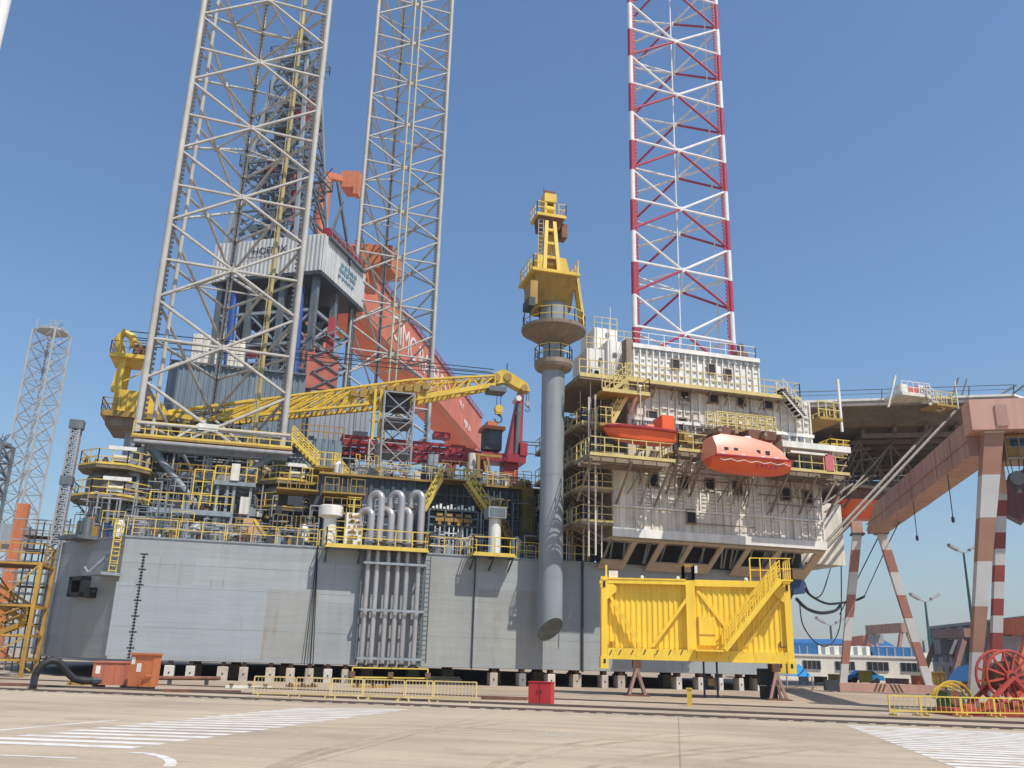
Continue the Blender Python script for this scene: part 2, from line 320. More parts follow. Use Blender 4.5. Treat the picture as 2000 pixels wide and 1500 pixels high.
GX, GY = rot2(-27)          # yard grid: along the crane rails, and away from the camera
R0 = atz(1000, 1386)        # a point on the outer crane rail
def g(u, v, z=0.0): p = R0+GX*u+GY*v; return V(p.x, p.y, z)
S = 1500
struct('ground', MB().add([(-S, -S, 0), (S, -S, 0), (S, S, 0), (-S, S, 0)], [(0, 1, 2, 3)]), apron_m)
struct('road', MB().add([g(-400, -60, .004), g(400, -60, .004), g(400, -0.45, .004), g(-400, -0.45, .004)], [(0, 1, 2, 3)]), road_m)
def flat(name, quads, m, z=.008):
    mb = MB()
    for q in quads: mb.add([V(p.x, p.y, z) for p in q], [(0, 1, 2, 3)])
    return struct(name, mb, m)
def gstripe(pl, pr, w):
    a = atz(*pl); b = atz(*pr); d = (b-a).normalized(); n = V(-d.y, d.x, 0)*w/2
    return [a-n, b-n, b+n, a+n]
# left hand crossing: stripes between two slanting edge lines (photo measures -> ground)
q = []
La, Lb = atz(-75, 1448), atz(575, 1383.5); Ra, Rb = atz(270, 1461), atz(795, 1386.5)
for i in range(19):
    t = i/18; a = La.lerp(Lb, t); b = Ra.lerp(Rb, t); n = (Lb-La).normalized()*0.2
    q.append([a-n, b-n, b+n, a+n])
flat('crossing_marking', q, markm)
q = []
La, Lb = atz(1905, 1515), atz(1655, 1418); Ra, Rb = atz(2330, 1530), atz(2010, 1434)
for i in range(22):
    t = i/21; a = La.lerp(Lb, t); b = Ra.lerp(Rb, t); n = (Lb-La).normalized()*0.19
    q.append([a-n, b-n, b+n, a+n])
flat('crossing_marking', q, markm)
flat('lane_marking', [gstripe((-60, 1432), (230, 1407), 0.16), gstripe((-40, 1474), (150, 1482), 0.12)], markm)
arc = [atz(*p) for p in ((250, 1470), (285, 1472), (312, 1477), (328, 1483), (335, 1490), (330, 1498))]
mb = MB()
for a, b in zip(arc, arc[1:]): n = (b-a).normalized().cross(Z)*0.09; mb.add([V(p.x, p.y, .008) for p in (a-n, b-n, b+n, a+n)], [(0, 1, 2, 3)])
struct('curved_marking', mb, markm)
flat('faded_marking', [gstripe((560, 1419), (1000, 1428), 0.13), gstripe((1180, 1443), (1420, 1450), 0.13)], yelm)
rng = random.Random(3); q = []
for i in range(9):
    x = 1050+i*8.2; q.append(gstripe((x, 1434.5+rng.uniform(-.5, .5)), (x+5.5, 1434.8+rng.uniform(-.5, .5)), 0.12)); q.append(gstripe((x, 1438+rng.uniform(-.5, .5)), (x+5.5, 1438.4), 0.13))
flat('worn_lettering', q, paint('very worn paint', (0.60, 0.55, 0.48), 0.85, 0.2, 0, 0, 3))
tyrem = ground_mat('tyre darkened concrete', (0.432, 0.341, 0.242), 0.12, 5.0, 0.3)
mb = MB(); rng = random.Random(61)
for (x0, y0, x1, y1, x2, y2) in ((940, 1510, 1000, 1452, 1330, 1432), (980, 1510, 1040, 1458, 1370, 1436), (1130, 1512, 1180, 1470, 1560, 1450), (1180, 1512, 1230, 1474, 1600, 1456), (520, 1505, 640, 1440, 1000, 1405), (545, 1505, 665, 1444, 1030, 1408), (1300, 1505, 1420, 1480, 1800, 1440)):
    A, B, C_ = atz(x0, y0), atz(x1, y1), atz(x2, y2); P = [A*(1-t)**2+B*2*t*(1-t)+C_*t*t for t in [i/16 for i in range(17)]]
    for a, b in zip(P, P[1:]): n = (b-a).normalized().cross(Z)*rng.uniform(.08, .11); mb.add([V(p.x, p.y, .006) for p in (a-n, b-n, b+n, a+n)], [(0, 1, 2, 3)])
struct('tyre_marks', mb, tyrem)
# crane rails in a slightly raised concrete strip
railm = paint('crane rail steel', (0.10, 0.075, 0.06), 0.6, 0.3, 0.1)
stripm = ground_mat('rail bed concrete', (0.48, 0.385, 0.28), 0.14, 21.0, 0.35)
struct('rail_bed', MB().add([g(-300, -0.45, .01), g(300, -0.45, .01), g(300, 3.6, .01), g(-300, 3.6, .01)], [(0, 1, 2, 3)]), stripm)
for v, w, h in ((0.1, 0.14, 0.03), (0.75, 0.10, 0.02), (3.1, 0.13, 0.08)):
    mb = MB(); mb.beam(g(-300, v, h/2+.012), g(300, v, h/2+.012), w, h); struct('crane_rail', mb, railm)
mb = MB(); rng = random.Random(5)
for i in range(160):
    u = -40+i*0.62+rng.uniform(-.1, .1); mb.beam(g(u, -0.28, .03), g(u+rng.uniform(.15, .4), -0.28, .03), 0.13, 0.03)
struct('rail_clips', mb, railm)
mb = MB(); mb.beam(g(-300, 9.2, .03), g(300, 9.2, .03), 0.10, 0.05); struct('inner_crane_rail', mb, railm)
# ---------------------------------------------------------------- the rig: hull
HB, HT = 1.07, 8.08
foot = [(-7.9, 0), (36.6, 0), (43.5, 16), (48, 36), (28, 72), (2, 72), (-15.5, 44), (-16.5, 22), (-12.5, 6.1)]
hull = thing('rig_hull', 'long grey blue steel rig hull standing on rows of concrete blocks', 'rig hull', (14, 0, HB))
MB().prism([(x, y, HB) for x, y in foot], (0, 0, HT-HB)).build('shell', hullp, hull)
MB().prism([(x*0.997, y*0.997+0.06, HB-0.02) for x, y in foot], (0, 0, 0.017)).build('bottom_plating', under, hull)
mb = MB()
for a, b in zip(foot, foot[1:]+foot[:1]):
    a = V(*a, HT); b = V(*b, HT); mb.beam(a-Z*.02, b-Z*.02, .12, .1)
mb.build('deck_edge_bar', steel, hull)
# weld seams stand a few millimetres proud
mb = MB(); rng = random.Random(2)
for z in (2.9, 5.2, 6.55): mb.beam((-7.9, -.004, z), (36.6, -.004, z), .012, .025)
for x in (-1.2, 3.4, 9.8, 15.0, 21, 27): mb.beam((x, -.004, HB), (x, -.004, HT), .02, .012)
mb.build('weld_seam', hullp, hull)
newp = paint('fresh hull patch', (0.325, 0.352, 0.365), 0.45, 0.06, 0.03, 0.06, 0.2, wavy=True); oldp = paint('older hull patch', (0.31, 0.315, 0.295), 0.55, 0.12, 0.06, 0.3, 0.2, wavy=True, rustcol=(.30, .22, .14))
for (pa, pb, m, d_) in (((228, 1136), (508, 1288), newp, .0025), ((512, 1150), (612, 1290), oldp, .002), ((838, 1095), (922, 1300), oldp, .002), ((934, 1150), (1046, 1300), oldp, .003)):
    a = at(*pa, 0); b = at(*pb, 0); MB().box(a.x, -d_, b.z if b.z > HB+.1 else HB+.05, b.x, -.0005, a.z).build('repainted_panel', m, hull)
mb = MB(); rng = random.Random(41)
for i in range(70):
    x = rng.uniform(-7.5, 36); z = rng.uniform(HB+.4, HT-.2); l = rng.uniform(.3, 2.2); z1_ = max(HB+.05, z-l); w_ = rng.uniform(.008, .03); mb.add([(x-w_, -.0045, z), (x+w_, -.0045, z), (x+w_*.3, -.0045, z1_), (x-w_*.3, -.0045, z1_)], [(0, 1, 2, 3)])
mb.build('rust_run', paint('thin rust run', (.295, .275, .24), .7, .25, .2), hull)
mb = MB(); a = at(282, 1082, 0); b = at(256, 1290, 0)
mb.beam(V(a.x, -.01, a.z), V(a.x, -.01, HB+.1), .05, .02, up=(0, 1, 0))
for i in range(34):
    z = a.z-(a.z-HB-.1)*i/33; mb.box(a.x-.1 if i % 5 else a.x-.2, -.02, z-.035, a.x+.08 if i % 5 else a.x+.22, -.003, z+.035)
mb.build('draft_marks', rubber, hull)
for x0, x1, w in ((1138, 1137, .16), (929, 924, .09)):
    a = at(x0, 1095, -.1); MB().tube(V(a.x, -.1, HB-.1), V(a.x, -.1, HT), w/2, 8).build('drain_pipe', dark, hull)
# left (chamfered) side: ladder, davit shelf, fairlead
LT, LN = V(-.602, .798, 0), V(-.798, -.602, 0)
def lf(t, z, o=0.0): return V(-7.9, 0, z)+LT*t+LN*o
mb = MB()
for t in (7.35, 7.75): mb.beam(lf(t, HB+.1, .12), lf(t, HT+.2, .12), .07)
for i in range(24): z = HB+.3+i*.285; mb.beam(lf(7.35, z, .12), lf(7.75, z, .12), .06)
mb.build('side_ladder', galv, hull)
mb = MB(); mb.obox(lf(-.1, 5.72), LT*1.7, LN*1.25, Z*.16)
mb.tube(lf(1.5, 5.9, 1.1), lf(.3, 7.6, .1), .09, 8); mb.tube(lf(1.5, 5.9, 1.1), lf(1.5, 6.9, .05), .05, 6); mb.tube(lf(1.5, 6.6, .2), lf(.5, 6.6, .2), .05); mb.tube(lf(1.55, 5.85, 1.1), lf(2.0, 6.2, 1.15), .07)
mb.build('davit_shelf', steel, hull)
mb = MB()
for o in (.25, .7): mb.beam(lf(.05, 5.9, o), lf(.05, 9.0, o), .06)
for i in range(11): mb.beam(lf(.05, 6.0+i*.28, .25), lf(.05, 6.0+i*.28, .7), .05)
for i in range(6): z = 6.4+i*.45; mb.path([lf(.05, z, .25), lf(-.2, z, .35), lf(-.2, z, .62), lf(.05, z, .7)], .03, 4)
mb.build('yellow_ladder', yelrail, hull)
mb = MB()
for t0, t1, z0, z1 in ((3.2, 5.0, 4.6, 4.85), (3.2, 5.0, 5.55, 5.8), (3.2, 3.55, 4.6, 5.8), (4.65, 5.0, 4.6, 5.8), (2.3, 3.0, 4.5, 5.1)): mb.obox(lf(t0, z0), LT*(t1-t0), LN*.45, Z*(z1-z0))
mb.obox(lf(3.5, 4.8), LT*1.2, LN*.04, Z*.8)
mb.build('fairlead', rubber, hull)
mb = MB(); mb.obox(lf(3.2, 8.0), LT*2.4, LN*1.3, Z*.22); mb.obox(lf(4.4, HT+.25), LT*.5, LN*.6, Z*.9); mb.tube(lf(3.6, 8.2, .6), lf(3.6, 9.3, .6), .3, 10)
mb.build('mooring_shelf', steeld, hull)
# deck edge railings, one part for every run
def rail_run(a, b, m=yelrail, parent=hull, **k):
    mb = MB(); rail(mb, [a, b], **k); return mb.build('railing', m, parent)
xs = [-7.6]+[at(p, 1068, .15).x for p in (345, 440, 540, 622, 690)]
for a, b in zip(xs, xs[1:]): rail_run((a, .15, HT), (b-.12, .15, HT), h=1.1, sp=1.3)
xs = [at(p, 1085, .15).x for p in (835, 930)]; rail_run((xs[0], .15, HT), (xs[1], .15, HT), h=1.1, sp=1.2)
xs = [at(p, 1093, .15).x for p in (1008, 1052)]; rail_run((xs[0], .15, HT), (xs[1], .15, HT), h=1.1, sp=1.2)
xs = [at(p, 1095, .15).x for p in (1098, 1150, 1195)]
for a, b in zip(xs, xs[1:]): rail_run((a, .15, HT), (b-.1, .15, HT), h=1.1, sp=1.2)
rail_run(lf(.2, HT, -.1), lf(3.0, HT, -.1), h=1.1); rail_run(lf(5.2, HT, -.1), lf(7.5, HT, -.1), h=1.1)
def edge_platform(p0, p1, label):
    a, b = at(p0, 1070, -1.3).x, at(p1, 1082, -1.3).x
    t = thing('edge_platform', label, 'platform', ((a+b)/2, -.7, HT-.2), 'yellow platforms on the hull edge')
    MB().box(a, -1.36, HT-.1, b, -.06, HT+.02).build('floor_plate', steeld, t)
    mb = MB(); mb.box(a-.03, -1.42, HT-.12, b+.03, -1.363, HT+.12); mb.box(a-.05, -1.36, HT-.12, a-.003, -.06, HT+.12); mb.box(b+.003, -1.36, HT-.12, b+.05, -.06, HT+.12); mb.build('kick_plate', yelrail, t)
    mb = MB(); rail(mb, [(a, -.1, HT), (a, -1.39, HT), (b, -1.39, HT), (b, -.1, HT)], h=1.1, sp=1.15, r=.04); mb.build('railing', yelrail, t)
    mb = MB(); n = max(2, int((b-a)/1.6))
    for i in range(n+1): x = a+.1+(b-a-.2)*i/n; mb.beam((x, -1.3, HT-.12), (x, -.02, HT-.9), .09); mb.beam((x, -1.3, HT-.15), (x, -.02, HT-.15), .08)
    mb.build('bracket', dark, t); return t
edge_platform(636, 836, 'long yellow railed platform on the hull edge that the bent pipes pass through')
edge_platform(925, 1006, 'short yellow railed platform on the hull edge round the square capped white vent')
# six riser pipes with goosenecks
rack_t = thing('pipe_rack', 'grey steel frame holding six upright pipes against the hull side', 'pipe rack', (at(760, 1288, -.6).x, -.6, HB))
mb = MB(); xa, xb = at(706, 1193, -.6).x-.1, at(822, 1193, -.6).x+.1
for py in (1102, 1193, 1287):
    z = at(760, py, -.6).z; mb.box(xa, -.42, z-.09, xb, -.3, z+.09); mb.box(xa, -1.02, z-.07, xb, -.96, z+.07)
    for x in (xa, (xa+xb)/2, xb): mb.box(x-.06, -.96, z-.06, x+.06, -.0, z+.06)
mb.build('cross_beam', steel, rack_t)
mb = MB()
for x in (xa, xb): mb.box(x-.07, -.45, HB+.2, x+.07, -.27, HT-.2)
for i in range(22): z = HB+.4+i*.29; mb.box(xb+.1, -.5, z-.03, xb+.42, -.42, z+.03)
mb.box(xb+.36, -.52, HB+.2, xb+.42, -.4, HT-.2)
mb.build('upright', steeld, rack_t)
tall = {1, 3, 5}
names = ['short first', 'tall first', 'short second', 'tall second', 'short third', 'tall third']
for i, px in enumerate((713, 731, 753, 772, 790, 813)):
    x = at(px, 1180, -.65).x; ztop = at(px, 953 if i in tall else 986, -.65).z-.3; y = -.65
    t = thing('riser_pipe', '%s bent topped grey pipe, counted from the left, in the hull side rack' % names[i], 'pipe', (x, y, HB), 'bent pipes through the yellow platform')
    MB().tube((x, y, HB+.05), (x, y, HT), .16, 12).build('lower_pipe', galv, t, True)
    r = .42; d = V(-.75, .66, 0); pts = [(x, y, HT+.01), (x, y, ztop-r)]
    for k in range(1, 11): a = math.pi*k/10; pts.append(V(x, y, ztop-r)+d*(r*(1-math.cos(a)))+Z*(r*math.sin(a)))
    pts.append(pts[-1]-Z*.55); MB().path(pts, .235, 12).build('gooseneck', galv, t, True)
    mb = MB(); mb.lathe((x, y, HT+.35), [(.36, 0), (.36, .1)], 14); mb.lathe(pts[-1]-Z*.06, [(.3, 0), (.3, .07)], 14); mb.build('flange', rusty if i % 2 else galv, t)
    mb = MB(); mb.lathe((x, y, HB-.15), [(.2, 0), (.2, .25)], 12); mb.build('end_collar', dark, t)
# hanging ropes on the hull face
t = thing('hanging_rope', 'thin dark ropes hanging down the hull side from the deck edge left of the pipes', 'rope', (at(608, 1290, -.2).x, -.2, HB))
for p1 in (594, 606, 611):
    a = at(621, 1066, -.12); b = at(p1, 1298, -.3); MB().path([a, a.lerp(b, .5)+V(0, .04, 0), b], .03, 4).build('rope_strand', lineb, t)
# support blocks under the hull edge
def block(px, w, kind, lab, grp, Y=0.45):
    c = at(px, 1318+(px-400)*.0095, Y); x = c.x
    t = thing('support_block', lab, 'concrete block', (x, Y, 0), grp)
    h = .80; mb = MB(); w2 = w/2; rings = []
    for z, k in ((0, 1.0), (h-.04, 1.0), (h, .94)): rings.append([V(x-w2*k, Y-.35*k, z), V(x+w2*k, Y-.35*k, z), V(x+w2*k, Y+.5*k, z), V(x-w2*k, Y+.5*k, z)])
    mb.loft(rings); mb.build('concrete_body', concw if kind else conc, t)
    MB().box(x-.11, Y-.3, h+.001, x+.13, Y+.35, HB-.025).build('timber_packing', timber, t)
    MB().lathe((x, Y-.352, h*.5), [(.045, -.045), (.045, .045)], 8).build('lifting_eye', rubber, t)
for px, w, k in ((330, .55, 1), (371, .5, 1), (434, .62, 0), (475, .5, 0), (527, .55, 0), (566, .5, 0), (603, .5, 0), (639, .5, 1), (673, .42, 0), (962, .5, 0), (1018, .45, 1), (1074, .5, 1), (1124, .55, 0), (1178, .45, 0), (1210, .5, 0), (1322, .4, 1), (1365, .45, 1), (1404, .3, 1), (1443, .35, 1), (1478, .3, 1)):
    if px < 700: lab = ('whitewashed' if k else 'bare tan')+' concrete block under the hull edge left of the upright pipes'
    elif px < 1250: lab = ('whitewashed' if k else 'bare tan')+' concrete block under the hull edge between the pipes and the yellow container'
    else: lab = 'pale concrete block under the hull edge behind the legs of the yellow container'
    block(px, w, k, lab, 'concrete blocks under the hull edge')
rng = random.Random(9)
for i in range(15):   # the second row, in the shade under the hull
    px = 300+i*83+rng.uniform(-10, 10); x = at(px, 1315, 5).x
    t = thing('inner_block', 'shaded concrete block in the dark row deeper under the hull', 'concrete block', (x, 5, 0), 'shaded blocks deeper under the hull')
    MB().box(x-.4, 4.6, 0, x+.4, 5.5, .85).build('concrete_body', conc, t); MB().box(x-.3, 4.7, .851, x+.3, 5.4, HB-.025).build('timber_packing', timber, t)
# ---------------------------------------------------------------- lattice legs
def jack_leg(label, L, s, rotd, z0, z1, znode, bay, mats, pipes, banded=False):
    ax, ay = rot2(rotd); A = V(*L, 0); C = A+ax*s; B = A+ax*s/2+ay*s*.866
    t = thing('lattice_tower', label, 'rig leg', ((A+B+C)/3+Z*z0), 'tall lattice legs of the rig')
    cen = (A+B+C)/3
    for P in (A, C, B):
        c = MB().tube(P+Z*z0, P+Z*z1, .26, 10).build('chord', mats[0], t, True)
        mb = MB(); d = (cen-P).normalized(); sd = V(-d.y, d.x, 0)
        if P is not B or True:
            dd = ax if P is A else (-ax if P is C else -ay)
            q = V(-dd.y, dd.x, 0)*.06
            mb.obox(P+Z*z0+dd*.24-q, dd*.14, q*2, Z*(z1-z0))
            n = int((z1-z0)/.42)
            for i in range(n): mb.obox(P+dd*.38-q+Z*(z0+i*.42), dd*.17, q*2, Z*.22)
        mb.build('rack', mats[1], c)
    r = .132
    k0 = math.floor((z0-znode)/bay)
    k = 0
    while True:
        zc = znode+(k0+k)*bay
        if zc-bay/2 > z1: break
        if zc-bay/2 >= z0-.01:
            mb = MB()
            def seg(a, b, m):
                mb.cur = m; mb.tube(a, b, r, 7)
            for fi, (P, Q) in enumerate(((A, C), (C, B), (B, A))):
                m = (P+Q)/2
                hi, lo = Z*(zc+bay/2-.12), Z*(zc-bay/2+.12); md = Z*zc
                seg(P+md, m+md, 0); seg(m+md, Q+md, 0)
                seg(P+hi, m+md, 0); seg(m+md, Q+lo, 1); seg(P+lo, m+md, 1); seg(m+md, Q+hi, 0)
                mb.cur = 0; mb.lathe(m+md-Z*.22, [(.2, 0), (.2, .44)], 8)
            if k % 2 == 0:
                a, b, c = (A+C)/2+Z*zc, (C+B)/2+Z*zc, (B+A)/2+Z*zc
                for p, q in ((a, b), (b, c), (c, a)): mb.cur = 0; mb.tube(p, q, .09, 6)
            mb.build('brace_bay', [mats[2], mats[3]], t)
        k += 1
        if k > 40: break
    for (u, v, rr, m) in pipes:
        p = A+ax*s*u+ay*v; c = MB().tube(p+Z*z0, p+Z*z1, rr, 8).build('service_pipe', m, t, True)
    return A, C, B
LEG1 = jack_leg('wide grey lattice leg with a yellow walkway and thick grey struts at its foot', (-10.2, 13.5), 10.9, 5, 9, 68, 18.23, 6.83, (legp, rack, legp, legp), ((.10, 1.0, .16, legp), (.80, .9, .17, paint('pale yellow pipe', (0.42, 0.34, 0.14), .5, .2, .2, .1)), (.775, .9, .045, MATS['pale yellow pipe'])))
a3 = at(1240, 660, 15); L3 = jack_leg('red and white banded lattice leg rising out of the white living quarters', (a3.x, 15), 11.0, 5, 12, 82, 32.15, 6.78, (stripes('banded chord paint', (0.72, 0.70, 0.68), (0.36, 0.025, 0.055), 6.78, 32.15-.2), stripes('banded rack paint', (0.30, 0.05, 0.07), (0.33, 0.03, 0.06), 6.78, 32.15), legw, maroon), ((.5, .8, .07, legw), (.93, 1.2, .09, legw)))
a2 = at(678, 720, 50); L2 = jack_leg('slim looking grey lattice leg standing behind the long yellow crane boom', (a2.x, 50), 10.9, 4, 9, 106, 38.7, 6.83, (legp, rack, legp, legp), ((.485, -.5, .13, paint('pale yellow riser', (0.45, 0.42, 0.26), .5, .15, .15)), (.565, -.5, .13, MATS['pale yellow riser'])))
# ---------------------------------------------------------------- deck houses and the jacking frame round the first leg
def octo(c, r, z, n=8, ph=22.5, sy=1.0): return [V(c.x+r*math.cos(math.radians(ph+360*i/n)), c.y+sy*r*math.sin(math.radians(ph+360*i/n)), z) for i in range(n)]
def corr_box(name, m, parent, o, ax, ay, az, pitch=.6, depth=.09, faces=(0, 1), horiz=None):
    # sheet walled box: ribs on the two faces that look at the yard; o corner, ax/ay horizontal edges, az up
    o = Vector(o); ax = Vector(ax); ay = Vector(ay); az = Vector(az); mb = MB(); mb.obox(o, ax, ay, az)
    for f in faces:
        st, e, nrm = ((o, ax, -ay.normalized()), (o, ay, -ax.normalized()), (o+ax, ay, ax.normalized()))[f]
        L = e.length; e = e.normalized(); n = int(L/pitch)
        for i in range(n):
            p = st+e*(pitch*(i+.25)); mb.prism([p, p+e*pitch*.5, p+e*pitch*.4+nrm*depth, p+e*pitch*.1+nrm*depth], az)
    return mb.build(name, m, parent)
# long dark engine-room deckhouse
x0 = at(622, 1000, 7).x; x1 = at(1135, 1000, 7).x; zt = at(900, 948, 7).z
eh = thing('engine_deckhouse', 'long dark grey deckhouse behind the bent pipes with yellow stairs and railings', 'deckhouse', ((x0+x1)/2, 9, HT))
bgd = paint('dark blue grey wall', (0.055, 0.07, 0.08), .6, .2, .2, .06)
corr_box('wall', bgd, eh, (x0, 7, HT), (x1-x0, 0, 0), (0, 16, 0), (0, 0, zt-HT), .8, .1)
MB().box(x0-.2, 6.6, zt, x1, 23.2, zt+.15).build('roof_deck', ochre, eh)
for a, b in ((742, 838), (842, 925), (930, 1056)):
    mb = MB(); rail(mb, [(at(a, 945, 6.7).x, 6.7, zt+.15), (at(b, 945, 6.7).x, 6.7, zt+.15)], h=1.0, sp=1.3); mb.build('railing', yelrail, eh)
mb = MB(); rng = random.Random(21)
for i, py in enumerate((965, 983, 1000, 1012, 1030, 1045)):
    a = at(842 if i < 3 else 930, py, 6.75); b = at(1050, py+6, 6.75); mb.tube(V(a.x, 6.75, a.z), V(b.x, 6.75, a.z), .06, 6)
for i in range(14):
    a = at(880+i*12, 1000, 6.7); mb.tube(V(a.x, 6.72, HT+.2), V(a.x, 6.72, zt-.3), .05, 6)
mb.build('pipe_run', steeld, eh)
mb = MB(); mb.box(at(1018, 980, 6.6).x, 6.3, HT, at(1040, 980, 6.6).x, 6.99, zt); mb.build('column', paint('dull ochre', (0.20, 0.13, 0.02), .6, .25, .2), eh)
# inverted V stairs and their top landing
p = at(885, 948, 5.2); l = at(838, 1000, 5.2); r = at(952, 1003, 5.2)
mb = MB(); stair(mb, V(p.x-.9, 5.2, zt), V(l.x-.4, 5.2, l.z), (0, 1, 0), .9, r=.04); mb.build('stair', yelrail, eh); mb = MB(); stair(mb, V(p.x+.9, 5.2, zt), V(r.x, 5.2, r.z), (0, 1, 0), .9, r=.04)
mb.build('stair', yelrail, eh)
mb = MB(); mb.box(p.x-.95, 4.7, zt-.1, p.x+.95, 6.59, zt); mb.box(r.x, 4.7, r.z-.1, r.x+1.6, 6.9, r.z); mb.build('landing', ochre, eh)
mb = MB(); rail(mb, [(p.x-.9, 4.75, zt), (p.x+.9, 4.75, zt)], h=1.3, sp=.6); rail(mb, [(r.x+.1, 4.75, r.z), (r.x+1.55, 4.75, r.z), (r.x+1.55, 6.8, r.z)], h=1.0, sp=.7); mb.build('landing_railing', yelrail, eh)
a = at(965, 1000, 5.5); b = at(1010, 1055, 5.5); mb = MB(); stair(mb, V(a.x, 5.5, a.z), V(b.x, 5.5, HT+.3), (0, 1, 0), .8); mb.build('lower_stair', ochre, eh)
# valve manifold (row of hanging yellow valves) in front of it
t = thing('valve_manifold', 'yellow and dark valve manifold with a row of pale pipes below the inverted V stairs', 'manifold', (at(880, 1060, 4).x, 4, HT))
mb = MB(); xa, xb = at(836, 1030, 4).x, at(932, 1030, 4).x
za, zb = at(880, 1027, 4).z, at(880, 997, 4).z
for z in (za, zb, (za+zb)/2): mb.box(xa, 3.9, z-.06, xb, 4.9, z+.06)
for i in range(4): x = xa+(xb-xa)*i/3; mb.box(x-.06, 3.85, HT, x+.06, 3.97, zb)
mb.build('frame', steeld, t)
for i in range(4):
    x = xa+.4+(xb-xa-.8)*(i+.5)/4; m_ = MB(); m_.box(x-.3, 3.7, za+.25, x+.3, 4.1, za+.5); m_.box(x-.2, 3.72, za+.62, x+.22, 4.1, za+.8); m_.tube((x, 3.66, za+.1), (x, 4.1, za+.1), .13, 8); m_.build('valve', ochre, t)
for i in range(9):
    x = xa+.5+(xb-xa-.9)*i/8; MB().tube((x, 3.95, HT+.25+.2*(i % 2)), (x, 3.95, za-.1), .06, 8).build('hose_pipe', white, t)
mb = MB()
for i in range(12): x = xa+.2+i*.26; mb.box(x, 3.8, zb+.05, x+.15, 4.0, zb+.2+.1*(i % 3))
mb.build('gauge_row', white, t)
# vents, boxes standing at the deck edge
def vent(px, base, top, capw, label, sq):
    b = at(px, base, .6); h = at(px, top, .6).z
    t = thing('deck_vent', label, 'vent', (b.x, .6, HT))
    MB().lathe((b.x, .6, HT), [(.42, 0), (.42, h-HT-.5)], 16).build('trunk', white, t, True)
    if sq: MB().box(b.x-capw, .6-capw, h-.75, b.x+capw, .6+capw, h).build('cap', steel, t); MB().box(b.x-capw*.85, .6-capw-.02, h-.66, b.x+capw*.85, .6-capw, h-.1).build('louvre', steeld, t)
    else: MB().lathe((b.x, .6, h-.65), [(.43, -.15), (capw, 0), (capw, .6), (capw*.9, .65)], 18).build('cap', white, t, True)
    MB().lathe((b.x, .6, HT), [(.55, 0), (.55, .12)], 14).build('base_flange', rusty, t)
vent(641, 1062, 988, .78, 'white round vent trunk with a wide drum cap left of the bent pipes', 0)
vent(965, 1078, 992, .62, 'white vent trunk with a square grey cap on the short yellow platform', 1)
a, b = at(673, 1060, -.3), at(711, 1003, -.3)
t = thing('control_cabinet', 'pale control cabinet with a small yellow cage on top beside the bent pipes', 'cabinet', ((a.x+b.x)/2, -.1, HT))
MB().box(a.x, -.3, HT, b.x, .6, b.z).build('body', white, t)
mb = MB()
for i in range(7):
    for j in range(6):
        if random.random() < .6: x = a.x+.15+(b.x-a.x-.4)*i/6; z = HT+.3+(b.z-HT-.6)*j/5; mb.box(x, -.36, z, x+.12+.1*random.random(), -.301, z+.1+.15*random.random())
mb.build('fittings', ochre, t)
mb = MB(); rail(mb, [(a.x, -.25, b.z), (b.x-.2, -.25, b.z), (b.x-.2, .5, b.z), (a.x, .5, b.z)], h=1.0, sp=.45, closed=True); mb.build('top_cage', yelrail, t)
# jacking columns: chord casings with two octagonal railed platforms each
def jack_column(cx, cy, zl, zu, r, label, px):
    c = V(cx, cy, 0); t = thing('jacking_tower', label, 'jacking tower', (cx, cy, HT), 'jacking towers round the nearest leg')
    MB().lathe((cx, cy, HT), [(1.5, 0), (1.5, zl-HT-.3)], 8).build('lower_casing', steeld, t)
    MB().lathe((cx, cy, zl), [(1.75, 0), (1.95, .6), (1.95, 1.5), (1.6, zu-zl-.3)], 12).build('gear_casing', paint('grimy casing', (.20, .175, .15), .6, .3, .35, .3), t)
    mb = MB(); mb.box(cx+.9, cy-1.25, zl-1.5, cx+1.8, cy+.4, 17.1); mb.build('guide_column', steel, t)
    mb = MB()
    for i in range(9): mb.box(cx+1.15, cy-1.28, zl-1.2+i*.85, cx+1.6, cy-1.251, zl-.85+i*.85)
    mb.build('column_holes', blackp, t)
    for z, k in ((zl, 1.0), (zu, .92)):
        mb = MB(); mb.prism(octo(c, r*k, z-.28), (0, 0, .28)); pl = mb.build('platform', paint('grimy platform paint', (.20, .15, .08), .6, .25, .25, .2), t)
        mb = MB(); [mb.beam(a_, b_, .04, .12) for a_, b_ in zip(octo(c, r*k+.02, z+.04), octo(c, r*k+.02, z+.04)[1:]+octo(c, r*k+.02, z+.04)[:1])]; mb.build('yellow_edge', yelrail, pl)
        mb = MB(); rail(mb, octo(c, r*k-.08, z), h=1.1, sp=.9, r=.04, closed=True, toe=True); mb.build('railing', yelrail, pl)
        mb = MB(); mb.box(cx-.1, cy-r*k+.35, z+.3, cx+1.1, cy-r*k+.75, z+.72); mb.build('motor', white, pl)
        mb = MB(); mb.box(cx-.4, cy-r*k+.2, z+1.08, cx+1.5, cy-r*k+.26, z+1.35); mb.build('name_board', white, pl)
        mb = MB(); rng = random.Random(int(z*7+px))
        for i in range(10):
            a = rng.uniform(0, 6.28); q = rng.uniform(1.6, r*k-.5); x, y = cx+q*math.cos(a), cy+q*math.sin(a); h = rng.uniform(.3, .9); mb.lathe((x, y, z), [(.18, 0), (.22, h*.6), (.1, h)], 7)
        mb.build('jack_fittings', rusty, pl)
    mb = MB()
    for i in range(6): a = math.radians(-150+i*48); q = V(math.cos(a), math.sin(a), 0); mb.beam(c+q*1.2+Z*(zl-1.7), c+q*(r-.3)+Z*(zl-.3), .12)
    mb.build('knee_brace', steeld, t)
zl1, zu1 = at(215, 972, 11.5).z, at(230, 912, 11.5).z
